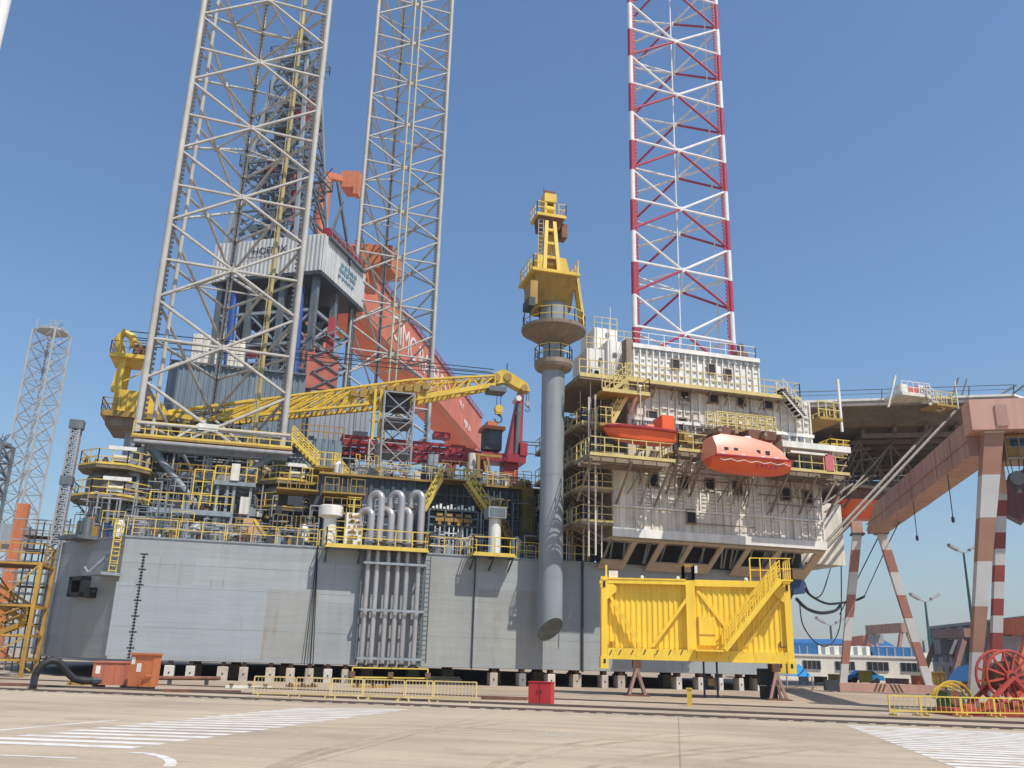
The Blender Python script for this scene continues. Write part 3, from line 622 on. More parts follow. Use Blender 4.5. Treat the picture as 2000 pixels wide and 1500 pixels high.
zl2, zu2 = at(560, 992, 12).z, at(560, 938, 12).z
ca = at(228, 920, 13); cb = at(563, 950, 14)
jack_column(ca.x, 13, zl1, zu1, 2.9, 'jacking tower with two railed round platforms beside the slim lattice mast', 1)
jack_column(cb.x, 14, zl2, zu2, 2.6, 'jacking tower with two railed round platforms beside the white drum capped vent', 2)
# frame and walkway round the leg foot
zf = at(300, 848, 12.5).z; xa, xb = at(268, 850, 12.5).x, at(565, 862, 12.5).x
t = thing('leg_walkway', 'yellow railed walkway frame on thick grey struts round the wide leg foot', 'walkway', ((xa+xb)/2, 13, HT))
mb = MB(); mb.box(xa, 12.3, zf-1.25, xb, 13.0, zf-.55); mb.box(xa, 24.2, zf-1.25, xb, 24.9, zf-.55); mb.box(xa, 13.0, zf-1.25, xa+.7, 24.2, zf-.55); mb.box(xb-.7, 13.0, zf-1.25, xb, 24.2, zf-.55); mb.build('girder', steel, t)
mb = MB(); mb.box(xa-.3, 11.5, zf-.55, xb+.3, 12.7, zf-.4); mb.build('walkway_floor', ochre, t)
mb = MB(); rail(mb, [(xa-.2, 11.55, zf-.4), (xb+.2, 11.55, zf-.4)], h=1.1, sp=.85, r=.045, mid=2, toe=True); mb.build('railing', yelrail, t)
mb = MB(); mb.tube((xa, 11.45, zf+.55), (xb, 11.45, zf+.55), .12, 8); mb.build('hand_pipe', legp, t)
mb = MB(); mb.tube((xa, 11.4, zf-.85), (xb+.3, 11.4, zf-.85), .16, 8); mb.build('lower_pipe', galv, t)
mb = MB(); mb.box(at(385, 846, 11.4).x, 11.36, zf+.4, at(425, 846, 11.4).x, 11.4, zf+.9); mb.build('name_board', white, t)
for p0, p1 in (((298, 878), (388, 992)), ((528, 893), (448, 948))):
    a, b = at(*p0, 12.6), at(*p1, 12.6); MB().tube(a, b, .27, 12).build('strut', steel, t, True); MB().tube(a, a.lerp(b, .15), .36, 12).build('strut_collar', paint('teal grey', (.16, .25, .27), .5), t)
for px in (415, 300, 545):
    a = at(px, 880, 13.4); MB().tube(V(a.x, 13.4, HT), V(a.x, 13.4, zf-1.25), .13, 8).build('post', steel, t)
# dark block of cantilever machinery behind the leg
cx0, cx1 = at(270, 900, 27).x, at(700, 900, 27).x; cz = at(450, 800, 27).z
t = thing('machinery_house', 'dark grey machinery house in the shade between the two jacking towers', 'deckhouse', ((cx0+cx1)/2, 28, HT))
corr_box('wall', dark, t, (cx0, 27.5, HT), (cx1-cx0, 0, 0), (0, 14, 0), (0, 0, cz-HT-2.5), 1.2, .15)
mb = MB(); rng = random.Random(4)
for i in range(46):
    x = rng.uniform(cx0+.3, cx1-.8); z = rng.uniform(HT+.5, cz-3.5); mb.box(x, 26.6+rng.uniform(0, .6), z, x+rng.uniform(.3, 1.6), 27.4, z+rng.uniform(.2, 1.1))
mb.build('wall_fittings', steeld, t)
mb = MB()
for i in range(26):
    x = rng.uniform(cx0+.3, cx1-.8); z = rng.uniform(HT+.5, cz-3.5); mb.tube((x, 26.4, z), (x+rng.uniform(1, 5), 26.4, z), .07, 6); mb.tube((x, 26.45, z), (x, 26.45, z+rng.uniform(1, 3)), .07, 6)
mb.build('wall_pipes', galv, t)
mb = MB()
for i in range(16):
    x = rng.uniform(cx0+.3, cx1-1.8); z = rng.choice((HT+3, HT+5.4, HT+7.4)); rail(mb, [(x, 26.2, z), (x+rng.uniform(1.5, 4), 26.2, z)], h=1.0, sp=1.0)
mb.build('wall_railing', yelrail, t)
# ochre stair flights right of the leg foot
t = thing('side_stairway', 'ochre and yellow stairs coming down from the leg walkway to the dark deckhouse', 'stairway', (at(650, 930, 12).x, 12, HT))
pts = [at(*p, 12) for p in ((570, 858), (622, 912), (655, 905), (690, 950))]
mb = MB(); stair(mb, pts[0], V(pts[1].x, 12, pts[1].z), (0, 1, 0), .9, r=.045); mb.build('stair', yelrail, t); mb = MB(); stair(mb, pts[2]+V(0, 1.1, 0), pts[3]+V(0, 1.1, 0), (0, 1, 0), .9, r=.045); mb.build('stair', yelrail, t)
mb = MB(); mb.box(pts[1].x-.3, 11.4, pts[1].z-.15, pts[2].x+.4, 13.8, pts[1].z); mb.box(pts[3].x-4.2, 11.6, pts[3].z-.2, at(745, 952, 12).x, 14.5, pts[3].z); mb.build('landing', ochre, t)
mb = MB(); rail(mb, [V(pts[1].x-.2, 11.5, pts[1].z), V(pts[2].x+.3, 11.5, pts[1].z)], h=1.1, sp=.7, r=.045); rail(mb, [V(pts[3].x-4, 11.7, pts[3].z), V(at(745, 952, 12).x, 11.7, pts[3].z)], h=1.1, sp=.8, r=.045); mb.build('landing_railing', yelrail, t)
mb = MB()
for px in (612, 640, 668, 700, 738): a = at(px, 955, 12.5); mb.box(a.x-.12, 12.4, HT, a.x+.12, 12.64, pts[3].z-.2)
mb.build('post', steeld, t)
a, b = at(640, 930, 13.5), at(675, 870, 13.5)
t = thing('louvred_box', 'grey sheet metal box with sloped yellow edge above the ochre stairs', 'housing', ((a.x+b.x)/2, 15, HT))
corr_box('body', bluegrey, t, (at(612, 880, 14.5).x, 14.6, at(640, 925, 14.5).z), (at(668, 880, 14.5).x-at(612, 880, 14.5).x, 0, 0), (0, 4, 0), (0, 0, at(640, 858, 14.5).z-at(640, 925, 14.5).z), .5, .08)
mb = MB(); p = at(640, 856, 14.4); rail(mb, [(at(585, 850, 14.4).x, 14.4, p.z), (at(672, 850, 14.4).x, 14.4, p.z)], h=1.0, sp=.7, r=.045); mb.build('railing', ochre, t)
# deck-level clutter: equipment skids, each its own thing
def skid(label, px0, px1, Y, z, h, seed, cols, dep=2.2, name='equipment_skid'):
    a, b = at(px0, 1030, Y).x, at(px1, 1030, Y).x; rng = random.Random(seed)
    t = thing(name, label, 'deck equipment', ((a+b)/2, Y, z)); w = b-a
    MB().box(a, Y, z, b, Y+dep, z+.18).build('base_frame', steeld, t)
    mb = MB()
    for i in range(max(2, int(w/1.3))): x = rng.uniform(a, b-.7); hh = rng.uniform(.3, .75)*h; mb.box(x, Y+rng.uniform(.1, .6), z+.18, x+rng.uniform(.5, 1.2), Y+dep*.8, z+.18+hh)
    mb.build('housing', cols[0], t)
    mb = MB()
    for i in range(max(1, int(w/2))): x = rng.uniform(a+.3, b-.3); mb.lathe((x, Y+.5, z+.18), [(.3, 0), (.36, h*.3), (.36, h*.6), (.12, h*.75)], 10)
    mb.build('pressure_tank', cols[1], t, True)
    mb = MB()
    for i in range(int(w*1.6)): x = rng.uniform(a, b); zz = z+rng.uniform(.3, h); mb.tube((x, Y-.05, zz), (min(b, x+rng.uniform(.6, 2.5)), Y-.05, zz), .05, 6); mb.tube((x, Y-.05, z+.1), (x, Y-.05, zz), .05, 6)
    mb.build('pipework', cols[2], t)
    mb = MB()
    for i in range(max(1, int(w/2.2))): x = rng.uniform(a, b-1); zz = z+.18+rng.choice((0, h*.5)); rail(mb, [(x, Y-.1, zz), (x+1.4, Y-.1, zz)], h=1.0, sp=.7)
    mb.build('guard', yelrail, t); return t
zm = at(360, 996, 10).z
mb = MB(); t = thing('mid_deck', 'grey mid height deck with yellow railings between the two jacking towers', 'platform', (at(360, 1000, 10).x, 10.5, HT))
xa, xb = at(288, 996, 9.5).x, at(452, 996, 9.5).x; mb.box(xa, 9.5, zm-.35, xb, 12.2, zm); mb.build('deck_plate', steel, t)
mb = MB(); rail(mb, [(xa, 9.6, zm), (xb, 9.6, zm)], h=1.1, sp=1.1, r=.04); mb.build('railing', yelrail, t)
mb = MB(); [mb.box(x-.12, 9.8, HT, x+.12, 10.05, zm-.35) for x in (xa+.6, xa+2.6, xa+4.6, xb-.8)]; mb.build('post', steel, t)
z2 = at(470, 942, 10).z; xa, xb = at(418, 942, 9.8).x, at(500, 942, 9.8).x
t = thing('upper_deck_bay', 'small railed grey platform on posts above the mid deck with pale cabinets', 'platform', ((xa+xb)/2, 10.5, HT))
MB().box(xa, 9.8, z2-.3, xb, 12.2, z2).build('deck_plate', steel, t)
mb = MB(); rail(mb, [(xa, 9.9, z2), (xb, 9.9, z2)], h=1.1, sp=.7, r=.045); rail(mb, [(xa-1.4, 9.9, z2-1.9), (xa-.1, 9.9, z2-1.9)], h=2.6, sp=.65, r=.045, mid=3); mb.build('railing', yelrail, t)
mb = MB(); [mb.box(x-.1, 10, HT, x+.1, 10.2, z2-.3) for x in (xa+.3, xa+1.0, (xa+xb)/2, xb-.3)]; mb.build('post', steel, t)
mb = MB(); mb.box(xb-.95, 9.7, z2-2.35, xb-.3, 10.4, z2-1.1); mb.box(xa+1.1, 9.7, z2+.05, xa+1.7, 10.3, z2+1.3); mb.build('cabinet', beige, t)
sk = [('rusty pump skid behind the deck railing near the left hull corner', 262, 330, 2.5, HT, 1.6, 1, (ochre, galv, rusty)), ('dark pump skid under the mid deck behind the yellow railing', 330, 420, 3.5, HT, 1.9, 2, (steeld, white, galv)),
      ('orange brown winch skid with a tan hood behind the yellow railing', 440, 525, 2.2, HT, 1.7, 3, (paint('tan cover', (.55, .33, .16), .7, .15, .1), steel, ochre)), ('dark valve skid right of the tan hood behind the railing', 525, 622, 3.2, HT, 2.2, 4, (dark, white, galv)),
      ('pipe skid under the lower right jacking platform', 500, 620, 8.2, HT, 2.6, 5, (steeld, steel, galv)), ('dark skid with pale pipes under the left jacking tower', 190, 290, 7.2, HT, 2.4, 6, (navy, white, steel)),
      ('small grey valve skid beside the hanging crane pipe', 1005, 1052, 2.5, HT, 2.2, 7, (steeld, white, galv)), ('crowded pipe skid between the hanging crane pipe and the white quarters', 1104, 1190, 3.0, HT, 2.4, 8, (dark, steel, galv)),
      ('skid of dark tanks behind the pale control cabinet', 645, 745, 3.5, HT, 3.0, 9, (dark, steeld, galv)), ('machinery on the roof of the dark deckhouse left of the red crane', 640, 760, 9.5, zt+.15, 1.8, 10, (ochre, white, steel)),
      ('yellow machinery skid on the roof of the dark deckhouse under the red crane', 925, 985, 9.0, zt+.15, 1.2, 11, (yel, ochre, ochre)), ('tan equipment on the deckhouse roof beside the hanging crane pipe', 1000, 1053, 9.0, zt+.15, 1.1, 12, (rusty, steel, beige)),
      ('row of small fittings on the deckhouse roof right of the lattice lift tower', 800, 870, 9.0, zt+.15, 1.3, 13, (steel, white, ochre))]
for s in sk: skid(*s)
t = thing('sloped_hatch', 'tan sloped hatch cover on deck behind the yellow railing left of the bent pipes', 'hatch', (at(500, 1040, 1.6).x, 1.6, HT))
a, b, c = at(470, 1040, 1.6), at(492, 1013, 1.6), at(530, 1042, 1.6); MB().prism([V(a.x, 1.5, HT), V(a.x+.1, 1.5, b.z), V(b.x+.2, 1.5, b.z), V(c.x, 1.5, HT+.15), V(c.x, 1.5, HT)], (0, 1.6, 0)).build('cover', MATS['tan cover'], t)
MB().prism([V(b.x+.2, 1.44, b.z+.02), V(c.x+.1, 1.44, HT+.2), V(c.x, 1.44, HT+.05), V(b.x+.1, 1.44, b.z-.12)], (0, 1.7, 0)).build('edge_strip', yel, t)
# ---------------------------------------------------------------- derrick with windwall on its drill floor (turned 30 degrees)
E1, E2 = V(-.86, .5, 0).normalized(), V(.5, .86, 0).normalized()
n0 = at(627, 527, 40); zb, zt2 = n0.z, at(627, 455, 40).z
dk = thing('drilling_derrick', 'dark steel drilling derrick with a pale lettered sheet windwall, seen through a lattice leg', 'derrick', V(n0.x, 40, HT)+E1*7+E2*6)
LW, RW, TH = 14.6, 12.2, .25
def sheet(name, o, e, L, nrm):
    mb = MB(); mb.obox(V(o.x, o.y, zb), e*L, nrm*-TH, Z*(zt2-zb)); n = int(L/.55)
    for i in range(n): p = V(o.x, o.y, zb)+e*(.55*i+.1); mb.prism([p, p+e*.3, p+e*.24+nrm*.1, p+e*.06+nrm*.1], Z*(zt2-zb))
    return mb.build(name, windp, dk)
wf = sheet('windwall', n0, E1, LW, -E2); ws = sheet('windwall', n0, E2, RW, -E1)
sheet('windwall', n0+E1*LW+E2*TH, E2, RW-TH, E1)
writing('wall_lettering', 'PHOENIX', lineb, wf, V(n0.x, n0.y, zb+2.75)+E1*9.9-E2*.13, -E1, Z, 1.2)
mb = MB()
for i in range(18): p = V(n0.x, n0.y, zb+2.3)+E1*(9.8-.26*i)-E2*.13; mb.obox(p, -E1*.15, E2*.03, Z*.14)
mb.build('wall_small_lettering', steeld, wf)
mb = MB(); rng = random.Random(8)
for i in range(5):
    for j in range(3):
        p = V(n0.x, n0.y, zb+1.1+j*.8)+E2*(4.2+i*.95+j*.3)-E1*.13; mb.obox(p, E2*.75, E1*.03, Z*(.5 if j else .35))
mb.build('wall_emblem', paint('faded blue emblem', (.10, .22, .30), .6, .2), ws)
mb = MB(); o = V(n0.x, n0.y, zb-.5); mb.obox(o-E2*.1+E1*-.05, E1*LW, E2*RW, Z*.45); mb.build('drill_floor', dark, dk)
def DP(a, b, z): p = n0+E1*a+E2*b; return V(p.x, p.y, z)
# substructure
mb = MB()
for a in (1.0, 5.2, 9.4, 13.6):
    for b in (1.0, 6.0, 11.2): mb.beam(DP(a, b, 24), DP(a, b, zb-.5), .7, .7, up=E1)
mb.build('floor_column', steeld, dk)
mb = MB()
for z in (28, 32, 36, 40):
    for b in (1.0, 11.2): mb.beam(DP(1, b, z), DP(13.6, b, z), .35)
    for a in (1.0, 5.2, 9.4, 13.6): mb.beam(DP(a, 1, z), DP(a, 11.2, z), .35)
for a in (1.0, 5.2, 9.4):
    for z in (28, 32, 36): mb.beam(DP(a, 1, z), DP(a+4.2, 1, z+4), .22); mb.beam(DP(a+4.2, 1, z), DP(a, 1, z+4), .22)
for b in (1.0, 6.0):
    for z in (28, 32, 36): mb.beam(DP(1, b, z), DP(1, b+5, z+4), .22)
mb.build('floor_bracing', steel, dk)
mb = MB(); rng = random.Random(12)
for i in range(60):
    a, b, z = rng.uniform(1, 12), rng.uniform(0.8, 9), rng.choice((30, 33, 36, 38.5, 40.5, 42)); mb.obox(DP(a, b, z), E1*rng.uniform(.5, 2.6), E2*rng.uniform(.5, 1.6), Z*rng.uniform(.4, 2.2))
mb.build('floor_machinery', dark, dk)
mb = MB()
for i in range(14): a, b, z = rng.uniform(1, 11), rng.uniform(.5, 9), rng.uniform(32, 42.5); mb.obox(DP(a, b, z), E1*rng.uniform(.4, 1.8), E2*.6, Z*rng.uniform(.3, 1.2))
mb.build('floor_winch', redp, dk)
mb = MB()
for a in (2.2, 11): mb.tube(DP(a, .6, 26), DP(a+.6, .8, 43), .45, 10)
mb.build('blue_riser', paint('blue riser', (.02, .07, .28), .45, .2, .1), dk)
# the tower itself: four tapering legs with bracing, crown, racking board
bz, tz = zb-.2, at(605, 118, 48).z
bc = (DP(4.2, 1.2, bz), DP(15.0, 1.2, bz), DP(15.0, 11.2, bz), DP(4.2, 11.2, bz)); mid = DP(9.6, 6.2, 0)
def TL(i, t):
    q = V(bc[i].x, bc[i].y, 0); q = mid.lerp(q, 1-.62*t); return V(q.x, q.y, bz+(tz-bz)*t)
lv = [0, .15, .3, .45, .6, .75, .88, 1.0]
for i in range(4):
    mb = MB()
    for t0, t1 in zip(lv, lv[1:]): mb.beam(TL(i, t0), TL(i, t1), .42, .42, up=E1)
    mb.build('tower_leg', steel, dk)
for i in range(4):
    j = (i+1) % 4; mb = MB()
    for t0, t1 in zip(lv, lv[1:]):
        mb.beam(TL(i, t1), TL(j, t1), .24); m = TL(i, t1).lerp(TL(j, t1), .5)
        mb.beam(TL(i, t0), m, .2); mb.beam(TL(j, t0), m, .2); mb.beam(TL(i, (t0+t1)/2), TL(j, t1), .12); mb.beam(TL(i, (t0+t1)/2), m, .12); mb.beam(TL(j, (t0+t1)/2), m, .12); mb.beam(TL(i, (t0+t1)/2), TL(j, (t0+t1)/2), .12)
    mb.build('tower_bracing', steeld if i != 1 else steel, dk)
mb = MB(); q = mid; o = V(q.x, q.y, tz)
[mb.beam(o-E1*2.6+E2*q_*2.6, o+E1*2.6+E2*q_*2.6, .3, .4) for q_ in (-1, -.3, .3, 1)]; rail(mb, [o-E1*3-E2*2.9+Z*.5, o+E1*3-E2*2.9+Z*.5, o+E1*3+E2*2.9+Z*.5, o-E1*3+E2*2.9+Z*.5], h=1.3, sp=1.2, r=.06, closed=True)
for s in (-1, 1): mb.beam(o+E1*s*1.6+Z*.5, o+E1*s*.5+Z*4.5, .35); mb.beam(o+E2*s*1.6+Z*.5, o+E2*s*.5+Z*4.5, .35)
mb.obox(o-E1*1-E2*1+Z*4.4, E1*2, E2*2, Z*.4); mb.build('crown', steeld, dk)
mb = MB()
for t in (.5,):
    z = bz+(tz-bz)*t; c = V(mid.x, mid.y, z); k = 5.8*(1-.62*t)+.4
    for s_ in (-1, -.4, .4, 1): mb.beam(c+E1*k*s_-E2*k, c+E1*k*s_+E2*k, .22); mb.beam(c-E1*k+E2*k*s_, c+E1*k+E2*k*s_, .22)
    rail(mb, [c-E1*k-E2*k, c+E1*k-E2*k, c+E1*k+E2*k, c-E1*k+E2*k], h=1.4, sp=1.5, r=.05, closed=True)
mb.build('racking_board', steeld, dk)
mb = MB(); rng = random.Random(31)
for i in range(9):
    a, b = rng.uniform(-2, 2), rng.uniform(-2, 2); p = V(mid.x, mid.y, 0)+E1*a+E2*b; mb.tube(p+Z*bz, p+E1*(-a*.3)+Z*(bz+(tz-bz)*rng.uniform(.6, .95)), .13, 6)
mb.build('drill_pipe', steeld, dk)
mb = MB(); p = V(mid.x, mid.y, 0)-E1*1.5
mb.obox(p-E1*.8-E2*.8+Z*(bz+(tz-bz)*.72), E1*1.6, E2*1.6, Z*4.5); mb.tube(p+Z*(bz+10), p+Z*(tz-1), .08, 5); mb.tube(p+E1*2.6+Z*(bz+1), p+E1*1.8+Z*(bz+18), .3, 8); mb.build('travelling_block', redp, dk)
mb = MB(); mb.tube(V(mid.x, mid.y, bz)+E1*2.2, V(mid.x, mid.y, tz-8)+E1*.9, .16, 6); mb.tube(V(mid.x, mid.y, bz)+E1*-3.2, V(mid.x, mid.y, tz-14)+E1*-1.4, .16, 6); mb.build('blue_hose', MATS['blue riser'], dk)
mb = MB(); rng = random.Random(55)
for i in range(7): a, b = rng.uniform(-3, 3), rng.uniform(-3, 3); p = V(mid.x, mid.y, bz)+E1*a+E2*b; h = rng.uniform(8, 26); mb.beam(p+Z*rng.uniform(0, 4), p-E1*a*.35-E2*b*.35+Z*h, .3)
mb.build('red_guide_rail', redp, dk)
mb = MB()
for i in range(95): t = rng.uniform(0, .85); k = 5*(1-.62*t); p = V(mid.x, mid.y, bz+(tz-bz)*t)+E1*rng.uniform(-k, k)+E2*rng.uniform(-k, k); mb.obox(p, E1*rng.uniform(.3, 1.4), E2*rng.uniform(.3, 1), Z*rng.uniform(.3, 1.6))
mb.build('tower_machinery', steeld, dk)
mb = MB()
for i in range(80):
    t = rng.uniform(0, .8); k = 5.6*(1-.62*t); q = V(mid.x, mid.y, bz+(tz-bz)*t); p = q+E1*rng.uniform(-k, k)+E2*rng.uniform(-k, k); d = E1*rng.uniform(-k, k)*.8+E2*rng.uniform(-2, 2)+Z*rng.uniform(-3, 4); mb.tube(p, p+d*.8, rng.uniform(.07, .12), 5)
mb.build('inner_bracing', dark, dk)
mb = MB()
for i in range(9): t = rng.uniform(.02, .6); k = 4*(1-.62*t); q = V(mid.x, mid.y, bz+(tz-bz)*t)+E1*rng.uniform(-k, k)+E2*rng.uniform(-k, k); mb.obox(q, E1*rng.uniform(.4, 1.2), E2*.6, Z*rng.uniform(.8, 3))
mb.build('red_guide_rail', redp, dk)
mb = MB()   # raked lower strut platform at the right side of the tower
mb.beam(DP(.2, 2, zt2+1), DP(.6, 5, zt2+7), .3); mb.beam(DP(-.3, 7, zt2-1), DP(.8, 3.5, zt2+9), .3); mb.obox(DP(-.5, 1, zt2-.2), E1*1.5, E2*10, Z*.3); rail(mb, [DP(-.4, 1.2, zt2), DP(-.4, 11, zt2)], h=1.2, sp=1.2, r=.05)
mb.build('side_gangway', steeld, dk)
mb = MB(); mb.beam(DP(.3, .8, zt2+.6), DP(.3, 10.5, zt2+.6), .9, 1.2); mb.build('pipe_arm', redp, dk)
# cantilever house below
zc0, zc1 = at(450, 815, 34).z, at(450, 705, 34).z
ch = thing('cantilever_house', 'blue grey sheeted house with pale tanks on top under the lettered windwall', 'deckhouse', (at(460, 760, 34).x, 36, HT))
xa, xb = at(325, 760, 34).x, at(596, 760, 34).x
corr_box('wall', bluegrey, ch, (xa, 34, zc0-3), (xb-xa, 0, 0), (0, 8, 0), (0, 0, zc1-zc0+2.2), .55, .1)
mb = MB(); mb.box(xa, 33.6, zc1-.8, xb, 33.9, zc1-.6); rail(mb, [(xa, 33.7, zc1-.6), (xb, 33.7, zc1-.6)], h=1.1, sp=1.2, r=.04); mb.build('roof_railing', steeld, ch)
mb = MB(); mb.box(xa+1, 35, HT, xa+2, 36, zc0-3); mb.box(xb-2, 35, HT, xb-1, 36, zc0-3); mb.box(xa+1, 40, HT, xa+2, 41, zc0-3); mb.box(xb-2, 40, HT, xb-1, 41, zc0-3); mb.build('column', steeld, ch)
for p0, p1, y0, y1 in ((368, 412, 730, 655), (416, 436, 727, 660), (440, 480, 735, 668)):
    a, b = at(p0, y0, 35.2), at(p1, y1, 35.2); corr_box('pale_tank', beige, ch, (a.x, 35.2, zc1-.6), (b.x-a.x, 0, 0), (0, 3, 0), (0, 0, b.z-zc1+.6), .8, .1)
a, b = at(590, 800, 40), at(652, 640, 40)
t = thing('red_slewing_post', 'red orange post with dark bracing under the right end of the windwall', 'post', (at(628, 700, 41).x, 41, HT))
p = at(628, 770, 41); MB().beam((p.x, 41, HT), (p.x+.4, 41, at(640, 620, 41).z), 1.2, 1.2, w2=.8, h2=.8).build('post', redp, t)
MB().box(p.x-2, 40.4, at(600, 760, 41).z, p.x+1.6, 42, at(600, 690, 41).z).build('orange_casing', paint('orange casing', (.45, .12, .07), .5, .2, .2), t)
mb = MB()
for i in range(4): q = at(655+i*0, 640+i*30, 40.3); mb.beam((q.x-2.6, 40.3, q.z), (q.x+.8, 40.3, q.z-2), .16); mb.beam((q.x+.8, 40.3, q.z), (q.x-2.6, 40.3, q.z-2), .16)
mb.build('bracing', steeld, t)
# grey sheeted box right of the boom
a, b = at(622, 850, 33), at(690, 770, 33)
t = thing('sheeted_cabin', 'pale grey sheeted cabin behind the yellow crane boom above the red boom', 'cabin', ((a.x+b.x)/2, 35, HT))
corr_box('body', shedg, t, (at(600, 850, 33).x, 33, a.z-1), (at(688, 850, 33).x-at(600, 850, 33).x, 0, 0), (0, 5, 0), (0, 0, b.z-a.z+1), .5, .08)
corr_box('side_wing', shedg, t, (at(692, 830, 33).x, 33.5, at(700, 840, 33).z), (at(722, 830, 33).x-at(692, 830, 33).x, 0, 0), (0, 4, 0), (0, 0, 3.0), .5, .08)
MB().box(at(640, 850, 33).x, 35, HT, at(650, 850, 33).x, 36, a.z-1).build('column', steeld, t)
# ---------------------------------------------------------------- yellow deck crane with boom resting on a lattice tower
YC = 24.0
bcn = at(262, 808, YC); cr = thing('deck_crane', 'yellow deck crane whose long lattice boom rests on a slim lattice tower', 'crane', (bcn.x, YC, HT))
MB().tube((bcn.x+1, YC+1, HT), (bcn.x+1, YC+1, at(262, 835, YC).z), 1.6, 16).build('pedestal', steel, cr, True)
zp = at(250, 815, YC).z; xl, xr = at(200, 815, YC-1).x, at(345, 815, YC-1).x
mb = MB(); mb.prism([V(xl, YC-2.2, zp-.5), V(xr, YC-2.2, zp-.5), V(xr, YC+4, zp-.5), V(xl, YC+4, zp-.5)], (0, 0, .5)); mb.build('platform', ochre, cr)
mb = MB(); mb.prism([V(xl+.4, YC-1.8, zp-1.2), V(xr-.4, YC-1.8, zp-1.2), V(xr-.4, YC+3.5, zp-1.2), V(xl+.4, YC+3.5, zp-1.2)], (0, 0, .7)); mb.build('slew_ring', brownw, cr)
mb = MB(); rail(mb, [(xl, YC+3, zp), (xl, YC-2.1, zp), (xl+1.1, YC-2.1, zp)], h=1.1, sp=.8, r=.045); mb.build('railing', ochre, cr)
a, b = at(216, 806, YC-1.8), at(292, 766, YC-1.8)
mb = MB(); mb.box(a.x, YC-1.8, zp, b.x, YC+2.5, b.z); mb.prism([V(b.x+.005, YC-1.8, zp), V(b.x+.005, YC-1.8, b.z), V(at(310, 770, YC).x, YC-1.8, b.z-.2), V(at(340, 805, YC).x, YC-1.8, zp)], (0, 1.4, 0)); mb.build('machinery_house', yel, cr)
mb = MB()
for px in (232, 250, 268, 284): q = at(px, 790, YC-1.9); mb.box(q.x-.1, YC-1.95, zp+.1, q.x+.1, YC-1.803, b.z-.1)
mb.build('house_rib', yel, cr)
m0, m1 = at(226, 766, YC-1), at(243, 700, YC-1); mb = MB()
for y in (YC-1.2, YC+1.6):
    mb.beam(V(m0.x, y, m0.z), V(m1.x, y, m1.z), .75, .75, w2=.5, h2=.5, up=(0, 1, 0)); mb.beam(V(at(285, 770, YC).x, y, m0.z), V(at(285, 700, YC).x, y, m1.z), .3)
mb.beam(V(m0.x+.5, YC-1.2, m0.z+1), V(at(283, 720, YC).x, YC-1.2, m1.z-1.2), .1); mb.build('mast', yel, cr)
pz = at(250, 694, YC-1.2).z; xa, xb = at(216, 694, YC-1.2).x, at(290, 694, YC-1.2).x
mb = MB(); mb.box(xa, YC-1.8, pz-.35, xb, YC+2, pz); mb.build('mast_platform', yel, cr)
mb = MB(); rail(mb, [(xb, YC-1.7, pz), (xa, YC-1.7, pz), (xa, YC+1.9, pz)], h=1.1, sp=.8, r=.04); mb.build('mast_railing', ochre, cr)
q = at(245, 655, YC); mb = MB(); mb.path([V(at(240, 694, YC).x, YC-.8, pz), V(q.x-.35, YC-.8, q.z-.6), V(q.x, YC-.8, q.z), V(q.x+.7, YC-.8, q.z-.3), V(q.x+1.1, YC-.8, q.z-1.2)], .38, 8); mb.build('mast_head', yel, cr)
mb = MB(); mb.box(at(263, 690, YC).x, YC-1.2, pz+.01, at(285, 690, YC).x, YC+1.2, pz+1.1); mb.build('winch', rusty, cr)
# boom: two bottom and two top chords, tip head
bt0, bt1, bt2 = at(505, 782, YC-1), at(800, 743, YC-1), at(968, 732, YC-1)
bb0, bb1, bb2 = at(400, 822, YC-1), at(760, 786, YC-1), at(968, 750, YC-1)
bm = MB(); ys = (YC-1.1, YC+1.1)
bs = at(330, 815, YC)
for y in ys:
    bm.beam(V(bs.x, y, bs.z), V(bb0.x, y, bb0.z), .35, .4); bm.tube(V(bs.x, y, bs.z+.2), V(bt0.x, y, bt0.z), .18, 6)
    for k_ in range(9): f_ = k_/8; P_ = V(bs.x, y, bs.z).lerp(V(bt0.x, y, bt0.z), f_); Q_ = V(bs.x, y, bs.z).lerp(V(bb1.x, y, bb1.z), f_*(bt0.x-bs.x)/(bb1.x-bs.x)); bm.tube(P_, Q_, .08, 5)
bm.build('boom_foot', yel, cr)
mb = MB()
def lp(a, b, t): return a.lerp(b, t)
def boom_seg(A0, A1, B0, B1, n, w0, w1):
    yc = YC
    for i in range(n+1):
        t = i/n; T = lp(A0, A1, t); Bq = lp(B0, B1, t); w = w0+(w1-w0)*t
        for s in (-1, 1):
            mb.tube(V(T.x, yc+s*w, T.z), V(Bq.x, yc+s*w, Bq.z), .1, 5)
        mb.tube(V(T.x, yc-w, T.z), V(T.x, yc+w, T.z), .09, 5); mb.tube(V(Bq.x, yc-w, Bq.z), V(Bq.x, yc+w, Bq.z), .09, 5)
        if i < n:
            T1 = lp(A0, A1, (i+1)/n); B1q = lp(B0, B1, (i+1)/n); w1_ = w0+(w1-w0)*(i+1)/n
            for s in (-1, 1):
                mb.tube(V(T.x, yc+s*w, T.z), V(T1.x, yc+s*w1_, T1.z), .13, 6); mb.tube(V(Bq.x, yc+s*w, Bq.z), V(B1q.x, yc+s*w1_, B1q.z), .15, 6)
                if i % 2: mb.tube(V(T.x, yc+s*w, T.z), V(B1q.x, yc+s*w1_, B1q.z), .08, 5)
                else: mb.tube(V(Bq.x, yc+s*w, Bq.z), V(T1.x, yc+s*w1_, T1.z), .08, 5)
            mb.tube(V(T.x, yc-w, T.z), V(T1.x, yc+w1_, T1.z), .07, 5)
boom_seg(bt0, bt1, bb0, bb1, 14, 1.1, 1.1); mb.build('boom_lattice', yel, cr)
